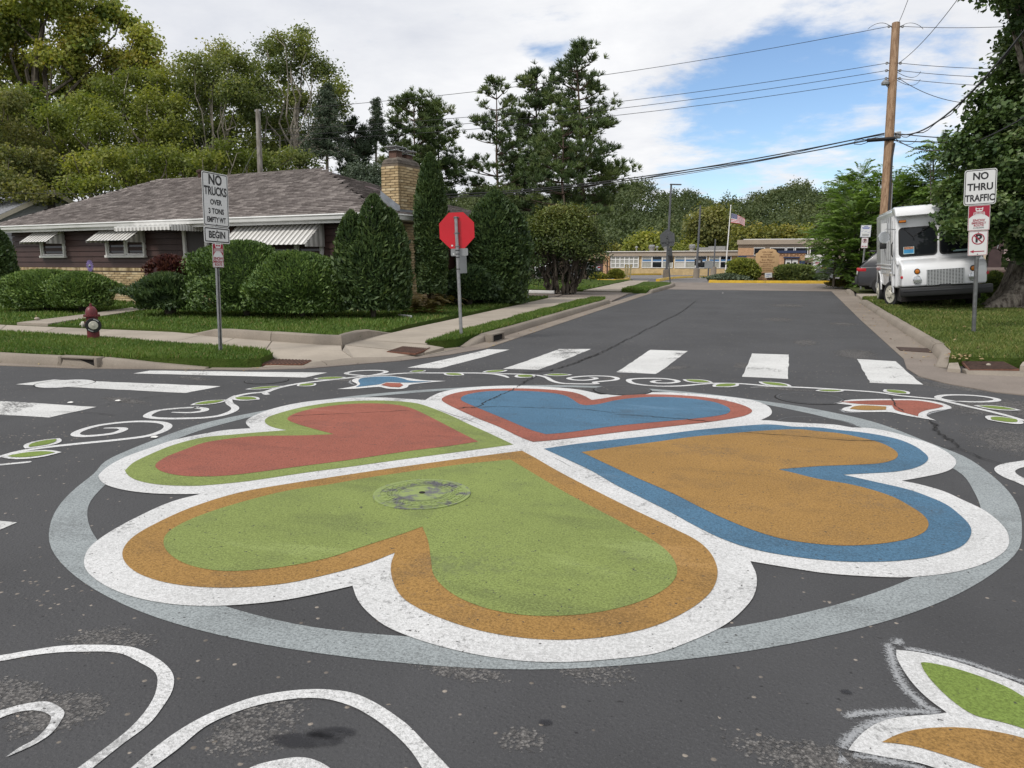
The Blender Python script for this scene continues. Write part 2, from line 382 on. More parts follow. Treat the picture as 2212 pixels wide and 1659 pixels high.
def leafmat(name,cols,rough=.55,trans=.3,spec=.3):
    """cols: list of colours spread over the tint attribute from 0 to 1"""
    b=NB(name); a=b.N('ShaderNodeAttribute'); a.attribute_name='tint'
    r=b.N('ShaderNodeValToRGB'); els=r.color_ramp.elements
    while len(els)<len(cols): els.new(.5)
    for i,c in enumerate(cols): els[i].position=i/max(1,len(cols)-1); els[i].color=(*c,1)
    b.L(a.outputs['Fac'],r.inputs[0]); b.col(r.outputs[0]); b.set(Roughness=rough,Specular_IOR_Level=spec)
    t=b.N('ShaderNodeBsdfTranslucent'); tm=b.mix(1.,r.outputs[0],(1.15,1.2,.6),'MULTIPLY'); b.L(tm,t.inputs[0])
    ms=b.N('ShaderNodeMixShader'); ms.inputs[0].default_value=trans; b.L(b.p.outputs[0],ms.inputs[1]); b.L(t.outputs[0],ms.inputs[2]); b.L(ms.outputs[0],b.out.inputs[0]); return b.m
M['grass']=leafmat('grass_blades',[(0.052,0.102,0.017),(0.096,0.165,0.028),(0.149,0.220,0.045),(0.279,0.235,0.098)],.6,.25)
M['grass_r']=leafmat('grass_blades_right',[(0.058,0.092,0.020),(0.109,0.154,0.033),(0.184,0.214,0.058),(0.316,0.253,0.117)],.6,.25)  # yellower blades for the right lawn
M['lf_cotton']=leafmat('cottonwood_leaves',[(0.144,0.205,0.060),(0.239,0.301,0.081),(0.384,0.398,0.101),(0.300,0.265,0.055),(0.420,0.330,0.060)],.5,.42)
M['lf_green']=leafmat('mid_green_leaves',[(0.112,0.149,0.034),(0.189,0.224,0.049),(0.320,0.336,0.069),(0.490,0.437,0.098)],.5,.42)
M['lf_dark']=leafmat('dark_green_leaves',[(0.086,0.119,0.044),(0.151,0.192,0.063),(0.259,0.281,0.084),(0.410,0.385,0.131)],.5,.42)
M['lf_olive']=leafmat('olive_brown_leaves',[(0.114,0.142,0.050),(0.195,0.205,0.070),(0.274,0.257,0.083),(0.298,0.334,0.110)],.55,.42)
M['lf_maple']=leafmat('maple_leaves',[(0.042,0.076,0.029),(0.081,0.134,0.042),(0.143,0.202,0.067),(0.310,0.358,0.213)],.45,.25)
M['lf_pine']=leafmat('pine_needles',[(0.050,0.081,0.036),(0.090,0.135,0.050),(0.147,0.192,0.063),(0.225,0.259,0.090)],.5,.15)
M['lf_spruce']=leafmat('spruce_needles',[(0.049,0.074,0.047),(0.082,0.113,0.070),(0.127,0.156,0.098)],.5,.15)
M['lf_yew']=leafmat('yew_leaves',[(0.045,0.082,0.025),(0.089,0.152,0.038),(0.153,0.230,0.054),(0.248,0.322,0.083)],.5,.2)
M['lf_arb']=leafmat('arborvitae_leaves',[(0.029,0.055,0.022),(0.060,0.101,0.034),(0.105,0.156,0.048),(0.157,0.202,0.065)],.5,.2)
M['lf_arby']=leafmat('yellow_arborvitae_leaves',[(0.034,0.057,0.015),(0.079,0.108,0.023),(0.135,0.166,0.036),(0.180,0.166,0.038)],.5,.2)
M['lf_red']=leafmat('barberry_leaves',[(0.035,0.012,0.012),(0.070,0.020,0.018),(0.100,0.035,0.020),(0.070,0.070,0.020)],.5,.2)
M['lf_fern']=leafmat('fern_fronds',[(0.060,0.050,0.015),(0.110,0.090,0.022),(0.160,0.120,0.030),(0.140,0.080,0.030)],.6,.25)
M['lf_locust']=leafmat('locust_leaves',[(0.088,0.153,0.042),(0.154,0.251,0.061),(0.241,0.353,0.089),(0.343,0.459,0.119)],.5,.35)
M['lf_far']=leafmat('hill_leaves',[(0.048,0.071,0.028),(0.073,0.101,0.037),(0.106,0.133,0.050),(0.151,0.171,0.062)],.6,.2)
M['lf_gold']=leafmat('golden_leaves',[(0.087,0.106,0.026),(0.152,0.165,0.034),(0.239,0.224,0.040),(0.273,0.224,0.047)],.55,.3)
M['lf_dry']=leafmat('dry_leaf_litter',[(0.200,0.130,0.060),(0.320,0.240,0.120),(0.450,0.360,0.200),(0.250,0.100,0.050)],.7,.1)
def bark(name,c,c2,scale=9,bump=.8):
    b=NB(name); n=b.noise(scale,6,.65,stretch=(1,1,.18)); b.col(b.mix(b.mr(n,.35,.65),c,c2)); b.set(Roughness=.95,Specular_IOR_Level=.1); b.bump(n,bump,.05); return b.m
M['bark']=bark('grey_bark',(.05,.042,.034),(.15,.13,.105)); M['bark_pale']=bark('pale_bark',(.16,.14,.115),(.34,.31,.26),14,.4); M['bark_maple']=bark('maple_bark',(.085,.07,.057),(.34,.30,.25),11,1.); M['bark_pine']=bark('pine_bark',(.07,.05,.04),(.16,.12,.095),12)
def pole_wood():
    b=NB('utility_pole_wood'); n=b.noise(6,7,.65,stretch=(2.5,2.5,.12)); k=b.noise(5,4,.6,dist=1.5,stretch=(1.5,1.5,.35)); c=b.mix(b.mr(n,.3,.7),(.20,.115,.062),(.40,.27,.17)); c=b.mix(b.mr(k,.56,.68,0,.7),c,(.12,.06,.03)); b.col(c); b.set(Roughness=.85); b.bump(n,.5,.02); return b.m
M['pole']=pole_wood(); M['pole_grey']=bark('weathered_pole_wood',(.16,.145,.125),(.30,.28,.25),10,.3)
M['brick']=plain('buff_brick',(.44,.335,.195),.85,.28,3.,bump=.4,bscale=60,spec=.15); M['brick2']=plain('buff_brick_dark',(.35,.26,.145),.85,.25,3.,bump=.4,bscale=60,spec=.15); M['brick3']=plain('buff_brick_light',(.53,.43,.27),.85,.22,3.,bump=.4,spec=.15)
M['mortar']=plain('mortar',(.16,.13,.10),.95,.2,20,spec=.1); M['crown']=plain('sooty_mortar_crown',(.13,.11,.09),.95,.35,5,bump=.4)
M['shingle']=[plain('brown_shingle_%d'%i,c,.95,.22,14,bump=.6,bscale=120,spec=.1) for i,c in enumerate([(.195,.172,.160),(.130,.113,.105),(.265,.236,.220),(.165,.144,.135)])]
M['siding']=plain('dark_brown_siding',(.050,.0245,.020),.55,.1,2.5,bump=.1,spec=.35); M['trim']=plain('white_trim',(.70,.69,.66),.5,.06,3,dirt=(.4,.38,.34),dirtamt=.35); M['gut_metal']=plain('white_gutter_metal',(.66,.66,.64),.4,.06,2,dirt=(.4,.39,.36),dirtamt=.3); M['soffit']=plain('soffit',(.38,.37,.35),.6,.05)
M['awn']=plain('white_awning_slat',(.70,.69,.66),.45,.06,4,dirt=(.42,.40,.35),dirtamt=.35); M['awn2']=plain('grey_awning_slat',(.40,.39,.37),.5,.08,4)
M['glass']=NB('dark_window_glass').set(Roughness=.04,Specular_IOR_Level=.38); M['glass'].col((.012,.014,.016)); M['glass']=M['glass'].m
M['glass_d']=plain('matt_dark_glass',(.014,.015,.017),.3,.1,spec=.15); M['curtain']=plain('pale_blind',(.50,.48,.43),.8,.1,9); M['glass_b']=plain('window_glass_blinds',(.33,.33,.29),.1,.12,3,spec=.6)
M['door']=plain('dark_doorway',(.03,.022,.02),.5,.1)
M['steel']=plain('galvanised_steel',(.33,.335,.335),.42,.15,12,metal=.7,bump=.05); M['steel_d']=plain('dark_steel',(.16,.165,.165),.5,.2,12,metal=.6); M['flash']=plain('lead_flashing',(.20,.215,.235),.5,.15,6,metal=.4)
M['alu']=plain('sign_back_aluminium',(.30,.31,.31),.45,.08,5,metal=.5); M['alu_d']=plain('dark_sign_back',(.10,.105,.11),.5,.1,5,metal=.3)
M['s_white']=plain('sign_white',(.64,.65,.64),.35,.02,3,dirt=(.55,.53,.5),dirtamt=.15); M['s_black']=plain('sign_black',(.015,.015,.016),.4,.05); M['s_red']=plain('sign_red',(.42,.010,.022),.35,.06,3); M['s_maroon']=plain('sign_crimson',(.32,.012,.035),.35,.06,3); M['stop_red']=plain('stop_sign_red',(.52,.010,.020),.3,.06,2); M['s_blue']=plain('sign_blue',(.05,.10,.35),.4,.05)
M['hyd']=plain('hydrant_red',(.115,.010,.014),.45,.18,9,dirt=(.08,.03,.02),dirtamt=.5,bump=.08); M['hyd_w']=plain('hydrant_cream',(.52,.50,.42),.45,.12,12); M['rubber']=plain('black_rubber',(.018,.018,.019),.75,.15,8); M['black']=plain('black_plastic',(.011,.011,.012),.5,.1)
M['rust']=plain('rusty_iron',(.145,.062,.038),.85,.3,18,bump=.3); M['rust_d']=plain('dark_rusty_iron',(.05,.028,.02),.9,.3,18)
M['hole']=plain('hole_shade_black',(.012,.010,.009),1,.1); M['iron']=plain('cast_iron',(.07,.07,.072),.6,.25,25,metal=.4,bump=.3)  # hole: near-black colour standing in for shade in slots, wheel wells and undersides
def iron_green():
    b=NB('green_painted_iron'); n=b.noise(7,7,.7); f=b.noise(60,4,.7); c=b.mix(b.mr(n,.46,.6),(.235,.30,.09),(.115,.115,.12)); b.col(b.mix(b.mr(f,.3,.5,.4,0),c,(.06,.06,.05))); b.set(Roughness=.65); b.bump(f,.3,.005); return b.m
M['iron_g']=iron_green()
M['truck']=plain('truck_white_paint',(.76,.77,.78),.22,.03,1.2,dirt=(.55,.53,.50),dirtamt=.3,coat=.4); M['truck_side']=plain('truck_side_aluminium',(.50,.52,.54),.4,.07,1.5,metal=.35,dirt=(.4,.4,.38),dirtamt=.3)
M['chrome']=plain('chrome',(.72,.73,.74),.12,.05,6,metal=1.); M['amber']=plain('amber_lens',(.50,.16,.015),.2,.08); M['lens']=plain('clear_lens',(.55,.57,.58),.08,.1,25,metal=.6); M['redlens']=plain('red_lens',(.48,.02,.03),.2,.1); M['grille']=plain('grille_metal',(.45,.46,.46),.35,.1,5,metal=.7)
M['suv']=plain('suv_grey_paint',(.032,.033,.037),.3,.05,2,coat=.25); M['car_dk']=plain('dark_car_paint',(.02,.022,.03),.25,.05,coat=.6); M['car_silver']=plain('silver_car_paint',(.42,.45,.48),.25,.05,metal=.4,coat=.5); M['bumper']=plain('bumper_plastic',(.035,.036,.04),.6,.1)
M['yellow']=plain('yellow_kerb_paint',(.62,.40,.03),.6,.14,3,dirt=(.35,.25,.08),dirtamt=.5); M['pale_yellow']=plain('pale_yellow_post',(.66,.56,.30),.6,.1)
M['buff']=plain('school_buff_wall',(.47,.35,.18),.85,.12,2,dirt=(.25,.19,.11),dirtamt=.35); M['fascia']=plain('school_fascia',(.34,.28,.215),.7,.08,1); M['sbrick']=plain('school_orange_brick',(.46,.28,.16),.9,.14,6,bump=.2); M['sblue']=plain('school_blue_panel',(.07,.17,.33),.4,.08); M['sframe']=plain('school_white_frame',(.72,.72,.70),.5,.04); M['navy']=plain('navy_band',(.022,.035,.085),.5,.06); M['swhite']=plain('white_roof_edge',(.70,.68,.64),.6,.05)
M['mono']=plain('monument_sandstone',(.48,.315,.165),.85,.08,3,bump=.1); M['mono_l']=plain('monument_lettering',(.20,.10,.045),.8,.1)
M['pink']=plain('mauve_block_wall',(.36,.27,.265),.9,.08,3,bump=.2); M['beige']=plain('beige_post',(.55,.46,.33),.7,.06); M['dkwood']=plain('dark_brown_wood',(.06,.035,.035),.7,.15); M['crate']=plain('weathered_brown_wood',(.13,.09,.075),.85,.2,8)
M['gsiding']=plain('grey_lap_siding',(.33,.335,.36),.6,.06,2); M['gshingle']=plain('grey_shingle',(.22,.225,.24),.95,.25,18,bump=.5); M['cream']=plain('cream_trim',(.52,.47,.38),.6,.06)
M['wire']=plain('black_cable',(.02,.02,.022),.6,.1); M['insul']=plain('porcelain',(.35,.36,.37),.3,.1); M['tube_b']=plain('black_splice_case',(.012,.012,.013),.6,.1); M['lamp']=plain('lamp_post_paint',(.10,.105,.115),.5,.1); M['flagpole']=plain('white_flagpole',(.75,.75,.74),.4,.03)
M['f_red']=plain('flag_red',(.42,.02,.03),.8,.1); M['f_white']=plain('flag_white',(.72,.72,.72),.8,.04); M['f_blue']=plain('flag_blue',(.03,.04,.16),.8,.1)
M['purple']=plain('purple_metal',(.16,.12,.30),.5,.2); M['terracotta']=plain('rust_orange_metal',(.095,.05,.036),.8,.25); M['litter']=plain('white_litter',(.7,.69,.66),.8,.08)
M['crackm']=plain('crack_dark',(.012,.011,.010),1,.2); M['cardb']=plain('blue_card',(.03,.22,.42),.5,.1); M['cardf']=plain('card_frame',(.35,.5,.52),.5,.1); M['skin_p']=plain('card_picture',(.35,.16,.09),.6,.4,30)
